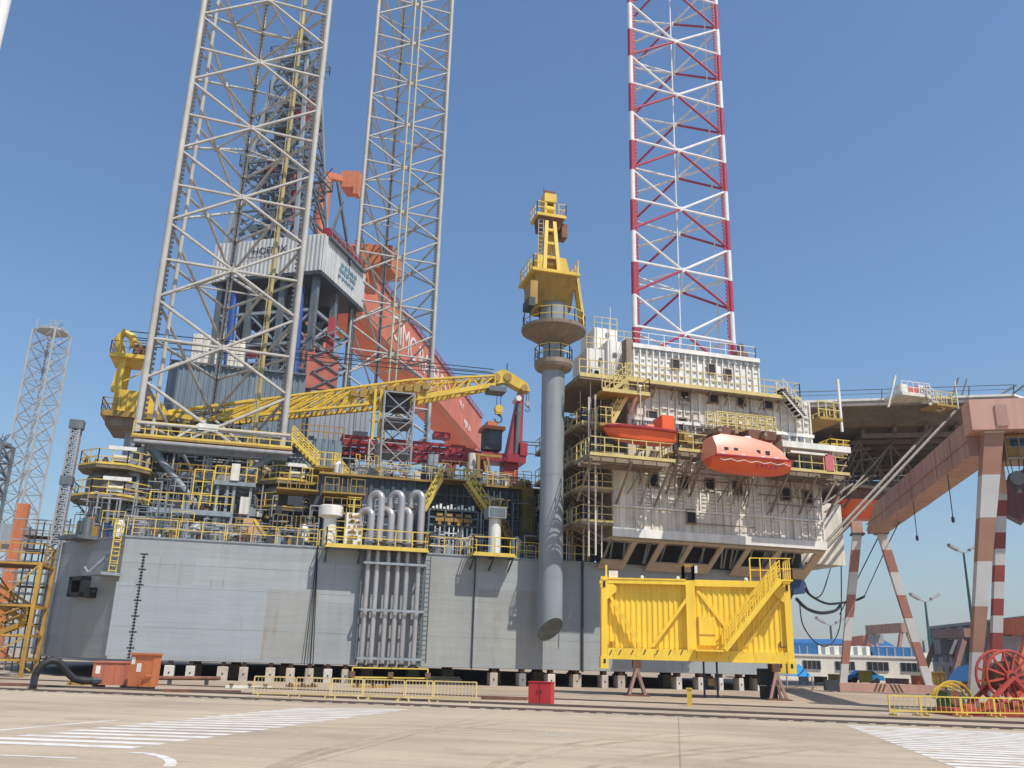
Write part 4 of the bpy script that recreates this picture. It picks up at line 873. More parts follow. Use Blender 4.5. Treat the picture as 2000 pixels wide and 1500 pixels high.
mb = MB(); boom_seg(bt1, bt2, bb1, bb2, 7, 1.1, .7); mb.build('boom_lattice', yel, cr)
mb = MB(); c = at(868, 772, YC-1.2)
mb.beam(V(bb1.x, YC-1.05, bb1.z), V(bb2.x, YC-.7, bb2.z), .4, .55, w2=.3, h2=.4); mb.beam(V(bb1.x, YC+1.05, bb1.z), V(bb2.x, YC+.7, bb2.z), .4, .55, w2=.3, h2=.4); mb.build('boom_box_chord', yel, cr)
mb = MB()
q0, q1 = at(690, 768, YC-1.3), at(830, 755, YC-1.3)
for i in range(9): q = q0.lerp(q1, i/8); mb.box(q.x-.25, YC-1.5, q.z-.3-.2*(i % 2), q.x+.35, YC-1.2, q.z+.35)
mb.build('boom_machinery', ochre, cr)
h0, h1, h2 = at(962, 742, YC), at(988, 738, YC), at(1028, 762, YC); mb = MB()
mb.prism([V(h0.x, YC-.6, h0.z-.6), V(h0.x, YC-.6, h0.z+.55), V(h1.x-.4, YC-.6, h1.z+.7), V(h1.x+.6, YC-.6, h1.z+.3), V(h2.x, YC-.6, h2.z+.5), V(h2.x+.2, YC-.6, h2.z-.3), V(h2.x-.9, YC-.6, h2.z-.1), V(h1.x, YC-.6, h1.z-.6)], (0, 1.2, 0)); mb.build('boom_head', yel, cr)
mb = MB()
for px in (970, 992): q = at(px, 736, YC-.7); mb.tube((q.x, YC-.72, q.z), (q.x, YC+.72, q.z), .42, 12)
mb.tube((h2.x-.4, YC-.72, h2.z), (h2.x-.4, YC+.72, h2.z), .35, 12); mb.build('sheave', ochre, cr)
mb = MB(); q = at(975, 730, YC); mb.tube((q.x+.8, YC, q.z), (q.x+.8, YC, q.z+1.2), .05, 5); mb.tube((h2.x-1, YC, h2.z+.3), (h2.x-1, YC, h2.z+1.2), .05, 5); mb.build('aerial', rubber, cr)
mb = MB()
for s, d in ((-.8, .2), (.8, .2), (-.8, -.55), (.8, -.55)): mb.path([V(at(256, 655, YC).x, YC+s, q.z*0+at(256, 657, YC).z+d), V(h0.x, YC+s*.6, at(965, 727, YC).z+d*.6)], .045, 4)
mb.build('luffing_rope', lineb, cr)
mb = MB(); a, b = at(952, 757, YC), at(985, 770, YC); mb.box(a.x, YC-.9, b.z, b.x, YC+.9, a.z); mb.build('head_walkway', steeld, cr)
for px, y0, y1, sz, mm in ((975, 760, 794, .82, yel), (1031, 765, 785, .5, galv)):
    a, b = at(px, y0, YC), at(px, y1, YC); hk = thing('crane_hook', 'large yellow hook block hanging under the boom head' if sz > .8 else 'small pale hook ball hanging from the very tip of the yellow boom', 'hook', (a.x, YC, at(px, y1+20, YC).z))
    mb = MB(); mb.tube((a.x-.25*sz, YC, a.z), (a.x-.25*sz, YC, b.z), .035, 4); mb.tube((a.x+.25*sz, YC, a.z), (a.x+.25*sz, YC, b.z), .035, 4); mb.build('hoist_rope', lineb, hk)
    mb = MB(); mb.obox(V(a.x-.4*sz, YC-.25*sz, b.z-1.0*sz), V(.8*sz, 0, 0), V(0, .5*sz, 0), Z*1.0*sz); mb.tube((a.x, YC-.3*sz, b.z-.35*sz), (a.x, YC+.3*sz, b.z-.35*sz), .5*sz, 12); mb.build('block', mm, hk)
    pts = [V(a.x, YC, b.z-1.0*sz)]+[V(a.x+.45*sz*math.sin(t), YC, b.z-1.55*sz+.45*sz*math.cos(t)) for t in [math.pi*2*k/16 for k in range(0, 13)]]; MB().path(pts, .11*sz, 6).build('hook', steeld, hk)
# boom rest: slim lattice tower standing on deck
ra, rb_ = at(742, 950, YC-2), at(802, 950, YC-2); zt3 = at(775, 770, YC-2).z
t = thing('lattice_lift_tower', 'slim grey lattice tower standing on deck under the yellow boom', 'lattice tower', ((ra.x+rb_.x)/2, YC-1, HT))
y0, y1 = YC-2.6, YC+.4; xs0, xs1 = at(738, 960, y0).x, at(798, 960, y0).x; xt0, xt1 = at(738, 960, y0).x, at(798, 960, y0).x
mb = MB(); lattice(mb, [(xs0, y0, HT), (xs1, y0, HT), (xs1, y1, HT), (xs0, y1, HT)], [(xs0, y0, zt3), (xs1, y0, zt3), (xs1, y1, zt3), (xs0, y1, zt3)], 7, .11, .06, sides=6); mb.build('lattice', galv, t)
mb = MB(); mb.box(xs0+.3, y0+.6, zt3-1.3, xs1-.3, y1-.3, zt3-.3); mb.box(xs0+.2, y0+.3, zt3-2.6, xs1-.2, y1-.3, zt3-2.4); mb.build('lift_cage', dark, t)
mb = MB(); [mb.box(xs0, y0, zt3-k*2.9, xs1, y1, zt3-k*2.9+.12) for k in range(0, 5)]; mb.build('landing', steeld, t)
mb = MB(); mb.box(xs0-.9, y0+.8, zt3-4.5, xs0-.65, y0+1.05, zt3+.4); mb.box(xs0-.35, y0+.8, zt3-4.5, xs0-.12, y0+1.05, zt3+.4); mb.build('guide_column', yel, t); mb = MB(); lattice(mb, [(xs0-1.0, y0+.7, HT), (xs0-.15, y0+.7, HT), (xs0-.15, y0+1.4, HT), (xs0-1.0, y0+1.4, HT)], [(xs0-1.0, y0+.7, zt3-4.5), (xs0-.15, y0+.7, zt3-4.5), (xs0-.15, y0+1.4, zt3-4.5), (xs0-1.0, y0+1.4, zt3-4.5)], 9, .09, .05); mb.build('mast_lattice', legp, t)
# red boom lying level, red knuckle crane post with cab
YR = 28
t = thing('red_crane', 'dark red deck crane with an upright folded jib, cab and a level red boom', 'crane', (at(1003, 945, YR).x, YR, zt))
a, b = at(665, 873, YR), at(905, 873, YR); hb = 1.6; slope = (b.z-a.z)/(b.x-a.x)
mb = MB()
for y in (YR-.9, YR+.9):
    for dz in (-.8, .1, .9): mb.beam(V(a.x, y, a.z+dz), V(b.x, y, a.z+dz*.75+.2), .24, .3)
    n = 14
    for i in range(n+1): x = a.x+(b.x-a.x)*i/n; mb.beam(V(x, y, a.z-.8), V(x, y, a.z+.9), .18)
    for i in range(n): x = a.x+(b.x-a.x)*i/n; mb.beam(V(x, y, a.z-.7), V(x+.9, y, a.z+.05), .1)
for i in range(8): x = a.x+(b.x-a.x)*i/7; mb.beam(V(x, YR-.9, a.z+.8), V(x, YR+.9, a.z+.8), .15)
mb.build('level_boom', redp, t)
mb = MB(); c = at(930, 880, YR); mb.prism([V(b.x, YR-.9, a.z-.6), V(b.x, YR-.9, a.z+.9), V(c.x+.6, YR-.9, a.z+.5), V(c.x+1.0, YR-.9, a.z-1.2), V(c.x-.6, YR-.9, a.z-2.6), V(c.x-.8, YR-.9, a.z-.8)], (0, 1.8, 0)); mb.box(at(846, 850, YR).x, YR-.6, at(846, 856, YR).z, at(878, 850, YR).x, YR+.6, at(846, 845, YR).z); mb.build('boom_knuckle', redp, t)
p0, p1 = at(993, 945, YR), at(1018, 768, YR)
mb = MB(); mb.box(p0.x-.75, YR-.9, zt, p0.x+.75, YR+.9, at(1000, 895, YR).z); mb.build('post', redp, t)
k0, k1 = at(1000, 893, YR), at(1012, 768, YR); mb = MB(); mb.beam(V(k0.x, YR-.2, k0.z), V(k1.x+.2, YR-.2, k1.z), 1.5, 1.7, w2=.55, h2=.7, up=(0, 1, 0)); mb.build('folded_jib', redp, t)
mb = MB(); q0, q1 = at(1006, 900, YR-1), at(1014, 790, YR-1); mb.tube(q0, q1, .25, 10); mb.build('lift_cylinder', steeld, t)
mb = MB(); q = at(1013, 778, YR-.9); mb.tube((q.x, YR-1, q.z), (q.x, YR+.6, q.z), .3, 10); mb.tube((q.x, YR-1, q.z-1.6), (q.x, YR+.6, q.z-1.6), .25, 10); mb.build('sheave', white, t)
a, b = at(946, 878, YR-1), at(979, 842, YR-1)
cab = MB().box(a.x, YR-1.4, a.z, b.x, YR+.6, b.z).build('cab', dark, t); MB().box(a.x+.2, YR-1.43, a.z+.5, b.x-.2, YR-1.403, b.z-.2).build('cab_window', glass, cab)
mb = MB(); mb.box(a.x-.3, YR-1.6, b.z, b.x+.3, YR+.8, b.z+.35); mb.box(a.x+.3, YR-.8, b.z+.35, b.x-.3, YR+.4, b.z+1.0); mb.build('cab_roof', orangef, cab)
mb = MB(); q = at(960, 895, YR); mb.box(a.x-.4, YR-1.4, q.z-.5, at(1020, 890, YR).x, YR+1.2, q.z+.3); mb.box(at(1008, 890, YR).x, YR-1.5, at(1010, 895, YR).z, at(1022, 890, YR).x, YR+.6, at(1010, 870, YR).z); mb.build('slew_base', redp, t)
t = thing('jib_rest', 'ochre braced trestle on the deckhouse roof under the red crane cab', 'trestle', (at(950, 940, YR-2).x, YR-2, zt))
mb = MB(); q0, q1, q2 = at(930, 945, YR-2), at(975, 945, YR-2), at(948, 892, YR-2)
for y in (YR-2.6, YR-1.2): mb.beam(V(q0.x, y, zt+.15), V(q0.x, y, q2.z), .3); mb.beam(V(q1.x, y, zt+.15), V(q2.x, y, q2.z), .22); mb.beam(V(q0.x, y, zt+.3), V(q2.x+1, y, q2.z-1.5), .18); mb.beam(V(q0.x-.3, y, q2.z), V(q1.x, y, q2.z), .25)
mb.build('frame', ochre, t)
MB().tube((at(921, 940, YR-2).x, YR-1.8, zt+.1), (at(921, 940, YR-2).x, YR-1.8, at(921, 885, YR-2).z), .4, 12).build('white_post', white, t, True)
for py in (862, 868, 885):   # thin pipes running behind the hanging pipe
    a, b = at(1012, py, YR+3), at(1110, py+1, YR+3); t = thing('sagging_cable', 'thin dark cable running level from the red crane towards the white quarters', 'cable', (a.x, YR+3, a.z-.2), 'level cables right of the red crane')
    MB().path([a, a.lerp(b, .5)-Z*.15, V(b.x, b.y, a.z)], .05, 5).build('cable_strand', lineb, t)
t = thing('mud_column', 'grey twin column under the red boom on the deckhouse roof', 'column', (at(845, 930, 26).x, 26, zt), None)
for px in (838, 848): q = at(px, 930, 26); MB().tube((q.x, 26, zt+.1), (q.x, 26, at(px, 888, 26).z), .33, 10).build('column', steel, t, True)
# tall slim mast at the hull's left edge
a, b = at(112, 1045, 9), at(152, 840, 9); t = thing('signal_mast', 'slim grey lattice mast rising from the hull edge beside the round jacking platforms', 'mast', (a.x, 9, HT))
top = V(atx(152, 832, a.x).x, 9, 0); zz = at(150, 838, 9).z; w = .28
mb = MB(); lattice(mb, [(a.x-w, 9-w, HT), (a.x+w, 9-w, HT), (a.x+w, 9+w, HT), (a.x-w, 9+w, HT)], [(a.x-w, 9-w, zz), (a.x+w, 9-w, zz), (a.x+w, 9+w, zz), (a.x-w, 9+w, zz)], 16, .09, .05); mb.build('lattice', galv, t)
mb = MB(); mb.box(a.x-.45, 8.6, zz, a.x+.45, 9.4, zz+.6); mb.build('head', steeld, t); mb = MB(); mb.box(a.x-.4, 8.6, zz-4, a.x+.4, 9.4, zz-3.4); mb.build('clamp', steeld, t)
for z in (zz-7.5, zz-10.5): mb = MB(); mb.tube((a.x, 9, z), (a.x+2.5, 10, z), .08, 6); mb.build('stay', navy, t)
# small orange and grey gear near the left deck corner
t = thing('orange_davit', 'small bright orange davit on the left deck corner', 'davit', (at(174, 1030, 4).x, 4, HT)); q = at(174, 1040, 4); mb = MB(); mb.tube((q.x, 4, HT), (q.x, 4, at(174, 1010, 4).z), .2, 8); mb.build('post', orangef, t); mb = MB(); mb.box(q.x-.4, 3.7, HT, q.x+.5, 4.4, HT+.9); mb.build('winch', ochre, t)

# loose low things on the apron by the rails
rng = random.Random(17)
for i, (px, py, w, m, lab) in enumerate(((690, 1343, 75, 'ochre', 'low yellow beam lying on the apron left of the barrier row'), (440, 1344, 90, 'beige', 'low pale timber stack lying before the concrete blocks'), (560, 1342, 60, 'rusty', 'low rusty plate lying before the concrete blocks'), (130, 1338, 60, 'ochre', 'low yellow beam lying under the black hose arch'))):
    a, b = atz(px, py), atz(px+w, py+w*.012); t = thing('low_beam', lab, 'beam', (a+b)/2); d = b-a; n_ = V(-d.y, d.x, 0).normalized()
    MB().obox(a+Z*.003, d, n_*.3, Z*.12).build('beam', globals()[m], t); mb = MB(); [mb.obox(a+d*f-n_*.1+Z*.124, d*.06, n_*.5, Z*.08) for f in (.1, .5, .84)]; mb.build('cross_piece', timber, t)

# dense jacking frame bracing and machinery between the two towers
t = thing('jacking_machinery', 'dark tangle of bracing, pipes and machinery under the wide leg walkway', 'machinery', (-4.7, 18, HT)); rng = random.Random(303)
x0_, x1_ = ca.x+1.5, cb.x-1.0
mb = MB()
for i in range(44): x = rng.uniform(x0_, x1_); z = rng.uniform(HT+.3, 15.4); y = rng.uniform(14.5, 23); mb.box(x, y, z, x+rng.uniform(.4, 2.0), y+rng.uniform(.4, 1.4), z+rng.uniform(.25, 1.2))
mb.build('floor_machinery', dark, t)
mb = MB()
for i in range(30): x = rng.uniform(x0_, x1_-2); z = rng.uniform(HT+.5, 15.5); y = rng.uniform(13.6, 18); mb.tube((x, y, z), (x+rng.uniform(1, 4.5), y+rng.uniform(-.6, .6), z+rng.uniform(-1.8, 1.8)), .07, 6)
mb.build('cross_brace', steel, t)
mb = MB()
for i in range(22): x = rng.uniform(x0_, x1_); z = rng.choice((HT, 10.3, 12.6)); mb.tube((x, rng.uniform(13.5, 16), z), (x, rng.uniform(13.5, 16), z+rng.uniform(1.5, 4)), .08, 6)
mb.build('riser', galv, t)
mb = MB()
for i in range(14): x = rng.uniform(x0_, x1_-2); z = rng.choice((10.2, 11.6, 13.2, 14.4)); y = rng.uniform(13.4, 15); rail(mb, [(x, y, z), (x+rng.uniform(1.2, 3), y, z)], h=1.0, sp=.8, r=.035); mb.box(x, y, z-.1, x+2, y+1, z)
mb.build('catwalk', ochre, t)
t = thing('aft_deck_machinery', 'dark machinery and pipes heaped between the jacking tower and the drum capped vent', 'machinery', (at(640, 960, 12).x, 9, HT)); mb = MB(); xa_, xb_ = cb.x-1, at(745, 960, 9).x
for i in range(36): x = rng.uniform(xa_, xb_); z = rng.uniform(HT, 12.5); y = rng.uniform(5.0, 11); mb.box(x, y, z, x+rng.uniform(.3, 1.4), y+rng.uniform(.3, 1), z+rng.uniform(.2, .9))
mb.build('floor_machinery', dark, t); mb = MB()
for i in range(30): x = rng.uniform(xa_, xb_); z = rng.uniform(HT+.2, 12.6); y = rng.uniform(4.6, 6.5); mb.tube((x, y, z), (x+rng.uniform(.8, 3), y, z), .055, 6); mb.tube((x, y, HT), (x, y, z), .05, 6)
mb.build('pipework', steel, t); mb = MB()
for i in range(7): x = rng.uniform(xa_, xb_-1.5); z = rng.choice((9.6, 11.0, 12.4)); rail(mb, [(x, 4.5, z), (x+1.8, 4.5, z)], h=1.0, sp=.7); mb.box(x-.1, 4.45-.017*i, z-.12+.006*i, x+1.9, 6.9+.013*i, z+.004*i)
mb.build('guard', ochre, t)

def greebles(name, label, x0, x1, y0, y1, z0, z1, n, seed, cat='machinery', hi=.35):
    t = thing(name, label, cat, ((x0+x1)/2, (y0+y1)/2, z0)); rng = random.Random(seed)
    for nm, m, k in (('housing', dark, n//2), ('grey_box', steel, n//5), ('rusty_box', rusty, n//7), ('pale_box', beige, n//9), ('ochre_box', ochre, n//7)):
        for i in range(k): mb = MB(); x = rng.uniform(x0, x1); y = rng.uniform(y0+.15, y1); w_, h_ = rng.uniform(.15, .55), rng.uniform(.15, .85); mb.box(x, y, z0, x+w_, y+rng.uniform(.15, .5), z0+h_); mb.box(x+.05, y+.05, z0+h_+.002, x+w_*.6, y+.14, z0+h_+.1); mb.build(nm, m, t)
    for nm, m, k in (('pipework', galv, n), ('dark_pipework', steeld, n)):
        mb = MB()
        for i in range(k):
            x = rng.uniform(x0, x1); y = rng.uniform(y0, y1); z = rng.uniform(z0, z1); mb.tube((x, y, z0), (x, y, z), rng.uniform(.025, .06), 5); mb.tube((x, y, z), (x+rng.uniform(-1.6, 1.6), y+rng.uniform(-.1, .1), z), rng.uniform(.02, .05), 5)
        mb.build(nm, m, t)
    return t
greebles('deck_piping', 'dark pipes, boxes and valves crowded behind the railing near the sloped tan hatch', -7.2, 2.5, .7, 2.4, HT, HT+1.6, 60, 501)
greebles('deck_piping', 'dark pipes and boxes crowded round the foot of the round jacking platforms beside the mast', -12.5, -6.5, 7, 10.5, HT, HT+4.0, 46, 502)
greebles('deck_piping', 'pipes and boxes crowded under the mid deck between the jacking towers', -8, .5, 8.0, 12, HT, zm-.4, 50, 503)
greebles('deck_piping', 'pipes and boxes on the mid deck in front of the thick grey strut', -8, .5, 10.4, 12.0, zm, zm+2.6, 36, 504)
greebles('deck_piping', 'small fittings crowded along the deckhouse roof edge before the lattice tower', x0+2, x1-4, 6.9, 9.5, zt+.15, zt+1.5, 60, 505)
greebles('deck_piping', 'pipes and cables on the dark deckhouse front beside the inverted V stairs', at(930, 1000, 6.4).x, x1-1, 5.8, 6.6, HT, zt-.5, 46, 506)
greebles('deck_piping', 'pipes and boxes behind the yellow railing between the bent pipes and the square capped vent', at(838, 1060, 2).x, at(925, 1060, 2).x, 1.2, 3.2, HT, HT+1.8, 34, 507)
greebles('roof_gear', 'mixed gear on the walkway level beside the yellow crane house', bcn.x+2.5, bcn.x+9, YC-1, YC+1.5, zp-.4, zp+1.6, 36, 508)
# ---------------------------------------------------------------- crane on the hanging pipe in front of the hull
PX, PY = 18.25, -1.55
pc = thing('pedestal_crane', 'yellow crane head on a tall grey pipe that hangs open ended beside the white quarters', 'crane', (PX, PY, at(1070, 1252, PY).z))
def pz(py, px=1078): return at(px, py, PY).z
rp = .80
zf_, zbk = at(1075, 1207, PY-rp).z, at(1070, 1252, PY+rp).z
n = 32; outer = []; topr = []
for i in range(n):
    a = 2*math.pi*i/n; x, y = math.cos(a), math.sin(a); zc = zf_+(zbk-zf_)*(y+1)/2+x*.18
    outer.append(V(PX+rp*x, PY+rp*y, zc)); topr.append(V(PX+rp*x, PY+rp*y, pz(722)))
mb = MB(); mb.add(topr+outer, [(i, (i+1) % n, n+(i+1) % n, n+i) for i in range(n)]); pipe_m = paint('pedestal grey', (.26, .29, .30), .45, .09, .12, .22, .35, rustcol=(.24, .21, .17))
mb2 = MB(); mb2.add([p+V(0, .01, .06) for p in outer], [tuple(range(n))]); mb2.build('end_plate', steeld, pc)
mb.build('hanging_pipe', pipe_m, pc, True)
MB().lathe((PX, PY, 0), [(rp+.015, 3.9+k*0) for k in ()] or [(rp+.012, pz(930)), (rp+.012, pz(930)+.06)], 32).build('weld_band', pipe_m, pc)
for py_ in (800, 1030, 1130): MB().lathe((PX, PY, 0), [(rp+.008, pz(py_)), (rp+.008, pz(py_)+.05)], 32).build('weld_band', pipe_m, pc)
MB().lathe((PX, PY, 0), [(rp, pz(722)), (rp*.92, pz(700)), (rp*.92, pz(655))], 28).build('upper_column', pipe_m, pc, True)
fl = MB().lathe((PX, PY, 0), [(rp, pz(728)), (1.25, pz(722)), (1.35, pz(716)), (1.35, pz(708)), (rp, pz(707))], 28).build('lower_flange', brownw, pc)
mb = MB(); rail(mb, octo(V(PX, PY, 0), 1.3, pz(707), 10), h=1.0, sp=.8, r=.035, closed=True); mb.build('flange_railing', yelrail, fl)
zd = pz(648); ds = MB().lathe((PX, PY, 0), [(rp*.92, zd-1.1), (2.15, zd-.15), (2.28, zd-.1), (2.28, zd+.1), (rp*.9, zd+.11)], 36).build('round_platform', paint('brown platform soffit', (.20, .155, .11), .6, .2, .2), pc)
MB().lathe((PX, PY, 0), [(2.29, zd-.06), (2.31, zd+.16), (2.25, zd+.16), (2.25, zd+.112)], 36, False).build('platform_rim', brownw, ds)
mb = MB(); rail(mb, octo(V(PX, PY, 0), 2.2, zd+.11, 16), h=1.05, sp=.8, r=.03, closed=True); mb.build('platform_railing', yelrail, ds)
MB().lathe((PX, PY, 0), [(.98, zd+.112), (.98, pz(600)), (1.1, pz(598))], 28).build('slew_column', pipe_m, pc, True)
def hx(px, py): q = at(px, py, PY); return q
z0, z1 = pz(606), pz(552)
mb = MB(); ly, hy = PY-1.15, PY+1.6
mb.hexa([V(hx(1048, 606).x, ly+.9, z0), V(hx(1112, 606).x, ly+.9, z0), V(hx(1112, 606).x, hy, z0), V(hx(1048, 606).x, hy, z0), V(hx(1034, 552).x, ly-.35, z1), V(hx(1113, 552).x, ly-.35, z1), V(hx(1113, 552).x, hy, z1), V(hx(1034, 552).x, hy, z1)]); mb.build('slew_house', ochre, pc)  # ochre paints the shade of the downward front onto a yellow house
mb = MB(); mb.box(hx(1026, 552).x, ly-.6, z1, hx(1117, 552).x, hy+.2, z1+.22); mb.build('house_platform', yel, pc)
mb = MB(); rail(mb, [(hx(1028, 552).x, hy, z1+.22), (hx(1028, 552).x, ly-.55, z1+.22), (hx(1042, 552).x, ly-.55, z1+.22)], h=1.0, sp=.7, r=.03); rail(mb, [(hx(1114, 552).x, ly-.5, z1+.22), (hx(1114, 552).x, hy, z1+.22)], h=1.0, sp=.7, r=.03); mb.build('house_railing', yelrail, pc)
z2 = pz(512)
mb = MB(); mb.box(hx(1042, 552).x, PY-.9, z1+.22, hx(1054, 530).x, PY+1.2, z2); mb.prism([V(hx(1081, 552).x, PY-.9, z1+.22), V(hx(1106, 552).x, PY-.9, z1+.22), V(hx(1098, 512).x, PY-.9, z2), V(hx(1082, 512).x, PY-.9, z2)], (0, 2.1, 0)); mb.box(hx(1056, 548).x, PY-.5, z1+.22, hx(1080, 540).x, PY+1, pz(530)); mb.build('winch_house', yel, pc)
MB().tube((hx(1057, 525).x, PY-.3, pz(522)), (hx(1079, 525).x, PY-.3, pz(522)), .42, 12).build('winch_drum', ochre, pc, True)
mb = MB(); zt4 = pz(440)
for s0, s1 in ((1055, 1063), (1083, 1078)): 
    for y0, y1 in ((PY-.95, PY-.5), (PY+1.3, PY+.5)): mb.beam(V(hx(s0, 550).x, y0, z1+.22), V(hx(s1, 440).x, y1, zt4), .26, .26, up=(0, 1, 0))
for py in (510, 482, 455):
    f = (550-py)/110; q0, q1 = hx(1055+8*f, py), hx(1083-5*f, py); mb.beam(V(q0.x, PY-.95+.45*f, q0.z), V(q1.x, PY-.95+.45*f, q0.z), .2)
mb.beam(V(hx(1104, 540).x, PY+1.4, pz(540)), V(hx(1080, 445).x, PY+.6, zt4), .2, up=(0, 1, 0)); mb.build('gantry_frame', yel, pc)
mb = MB(); ladder_a, ladder_b = hx(1049, 548), hx(1052, 440)
for s in (-.18, .18): mb.tube((ladder_a.x+s, PY-.6, z1+.22), (ladder_b.x+s, PY-.6, zt4), .03, 4)
for i in range(14): t = i/13; x = ladder_a.x+(ladder_b.x-ladder_a.x)*t; z = z1+.22+(zt4-z1-.22)*t; mb.tube((x-.18, PY-.6, z), (x+.18, PY-.6, z), .025, 4)
mb.build('ladder', galv, pc)
mb = MB(); zh = pz(428); mb.box(hx(1043, 428).x, PY-.8, zh-.22, hx(1099, 428).x, PY+.9, zh); mb.build('head_platform', yel, pc)
mb = MB(); mb.prism([V(hx(1047, 430).x, PY-.7, zh-.23), V(hx(1095, 430).x, PY-.7, zh-.23), V(hx(1090, 450).x, PY-.4, pz(452)), V(hx(1052, 450).x, PY-.4, pz(452))], (0, 1.2, 0)); mb.box(hx(1093, 450).x, PY-.5, pz(466), hx(1104, 450).x, PY+.4, pz(440)); mb.build('head_soffit', rusty, pc)
mb = MB(); rail(mb, [(hx(1043, 428).x, PY+.8, zh), (hx(1043, 428).x, PY-.75, zh), (hx(1058, 428).x, PY-.75, zh)], h=.9, sp=.5, r=.028); rail(mb, [(hx(1085, 428).x, PY-.75, zh), (hx(1099, 428).x, PY-.75, zh), (hx(1099, 428).x, PY+.8, zh)], h=.9, sp=.5, r=.028); mb.build('head_railing', yelrail, pc)
mb = MB(); mb.box(hx(1060, 428).x, PY-.5, zh, hx(1064, 428).x, PY+.5, pz(392)); mb.box(hx(1077, 428).x, PY-.5, zh, hx(1081, 428).x, PY+.5, pz(392)); mb.box(hx(1060, 428).x-.05, PY-.55, pz(402), hx(1081, 428).x+.05, PY+.55, pz(386)); mb.tube((hx(1062, 425).x, PY-.2, pz(415)), (hx(1080, 425).x, PY-.2, pz(415)), .34, 12); mb.build('sheave_head', yel, pc)
mb = MB(); mb.box(hx(1063, 385).x, PY-.4, pz(386), hx(1080, 385).x, PY+.4, pz(379)); mb.tube((hx(1063, 380).x, PY, pz(386)), (hx(1062, 380).x, PY, pz(370)), .04, 5); mb.build('top_fitting', rusty, pc)
q = hx(1030, 595); mb = MB(); mb.box(hx(1022, 600).x, PY-1.7, pz(616), hx(1036, 600).x, PY-.2, pz(572)); mb.build('cab', ochre, pc)
mb = MB(); mb.box(hx(1018, 600).x, PY-1.9, pz(622), hx(1030, 600).x, PY-.4, pz(606)); mb.build('cab_foot', dark, pc)
mb = MB(); a = V(hx(1113, 552).x+.2, PY-.6, z1+.1); b = V(hx(1127, 640).x, PY-1.0, zd+.2); stair(mb, a, b, (0, 1, 0), .6, r=.025); mb.build('head_stair', yelrail, pc)
# ---------------------------------------------------------------- white living quarters
YF = -3.0
def q_(px, py, Y=YF): return at(px, py, Y)
zA = q_(1200, 1047).z; zW = q_(1240, 748).z; zT = q_(1235, 671).z; zB = q_(1240, 886).z
xL = q_(1196, 1020).x; xR = q_(1609, 1040).x; xU = q_(1226, 800).x; xUR = q_(1545, 790).x; xP0, xP1 = q_(1237, 700).x, q_(1484, 725).x
lq = thing('living_quarters', 'large dirty white living quarters block with ribbed walls overhanging the hull', 'quarters block', ((xL+xR)/2, 2, HT))
mb = MB(); mb.box(xL, YF, zA, xR, 12, zB); mb.build('lower_block', beige, lq)
mb = MB(); mb.box(xU, YF, zB, xUR+1.6, 13, zW); mb.build('upper_block', beige, lq)
pent = MB().box(xP0, YF+.12, zW, xP1, 9, zT).build('top_house', white, lq)
def ribs(name, x0, x1, z0, z1, Y, m, pitch=.62, proud=.13, horiz=None, seed=1, skip=0.0):
    mb = MB(); rng = random.Random(seed); n = int((x1-x0)/pitch)
    for i in range(n+1):
        x = x0+.02+i*(x1-x0-.12)/n; mb.box(x, Y-proud, z0, x+.09, Y-.002, z1)
        if horiz and i < n and rng.random() > skip:
            k = int((z1-z0)/horiz); w = (x1-x0-.12)/n
            for j in range(k):
                if rng.random() < .85: z = z0+(j+.5)*(z1-z0)/k+rng.uniform(-.05, .05); mb.box(x+.14, Y-proud*rng.uniform(.6, 1.2), z, x+w*rng.uniform(.7, .95), Y-.002, z+rng.uniform(.07, .13))
    return mb.build(name, m, lq)
ribs('wall_stiffeners', xL, xL+1.6, zA, zB-1.0, YF, beige, .5, .06)
xm = q_(1490, 1000).x
ribs('wall_stiffeners', xL+1.6, xm, zA+2.0, zB-.2, YF, white, .58, .12, .26, 3)
ribs('wall_stiffeners', xL+1.6, xm, zA, zA+1.95, YF, beige, .58, .07, None, 4)
ribs('wall_stiffeners', xm, xR, zA+2.4, zB-.2, YF, beige, .55, .1, .9, 5, .7); ribs('wall_stiffeners', xm, xR, zA+.6, zA+2.3, YF, white, .55, .11, .3, 15, .2)
zM = q_(1240, 818).z
ribs('wall_stiffeners', xU, xUR+1.5, zM+.12, zW, YF, beige, .6, .12, .42, 6, .25)
ribs('wall_stiffeners', xU, xUR+1.5, zB, zM-.1, YF, white, .62, .12, None, 7)
ribs('roof_house_stiffeners', xP0, xP1, zW, zT-.25, YF+.12, white, .5, .1, .5, 8, .15)
mb = MB(); mb.box(xL-.03, YF-.16, zA+1.95, xR+.03, YF-.142, zA+2.05); mb.box(xU-.02, YF-.2, zM-.1, xUR+1.62, YF-.002, zM+.12); mb.box(xP0-.03, YF-.06, zT-.25, xP1+.03, YF+.118, zT+.06)
mb.box(xL-.04, YF-.22, zA-.02, xR+.04, YF-.002, zA+.55); mb.build('white_band', white, lq)
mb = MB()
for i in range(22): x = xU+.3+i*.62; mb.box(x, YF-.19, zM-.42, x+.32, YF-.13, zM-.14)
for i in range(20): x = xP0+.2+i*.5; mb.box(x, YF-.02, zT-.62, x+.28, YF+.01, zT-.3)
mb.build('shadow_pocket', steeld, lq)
brown_side = MB(); brown_side.box(xL-.06, YF+.05, zA, xL-.002, 12, zB); brown_side.box(xU-.06, YF+.05, zB, xU-.002, 13, zW); brown_side.build('shade_brown_cladding', brownw, lq)  # brown of this side and its ribs holds both primer and painted shade
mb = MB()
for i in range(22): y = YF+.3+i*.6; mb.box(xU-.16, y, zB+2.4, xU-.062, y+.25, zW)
mb.build('shade_brown_ribs', brownw, lq)
MB().box(xUR+1.6, 1, zB, xUR+3.2, 12, zW-2.2).build('rear_block', beige, lq)
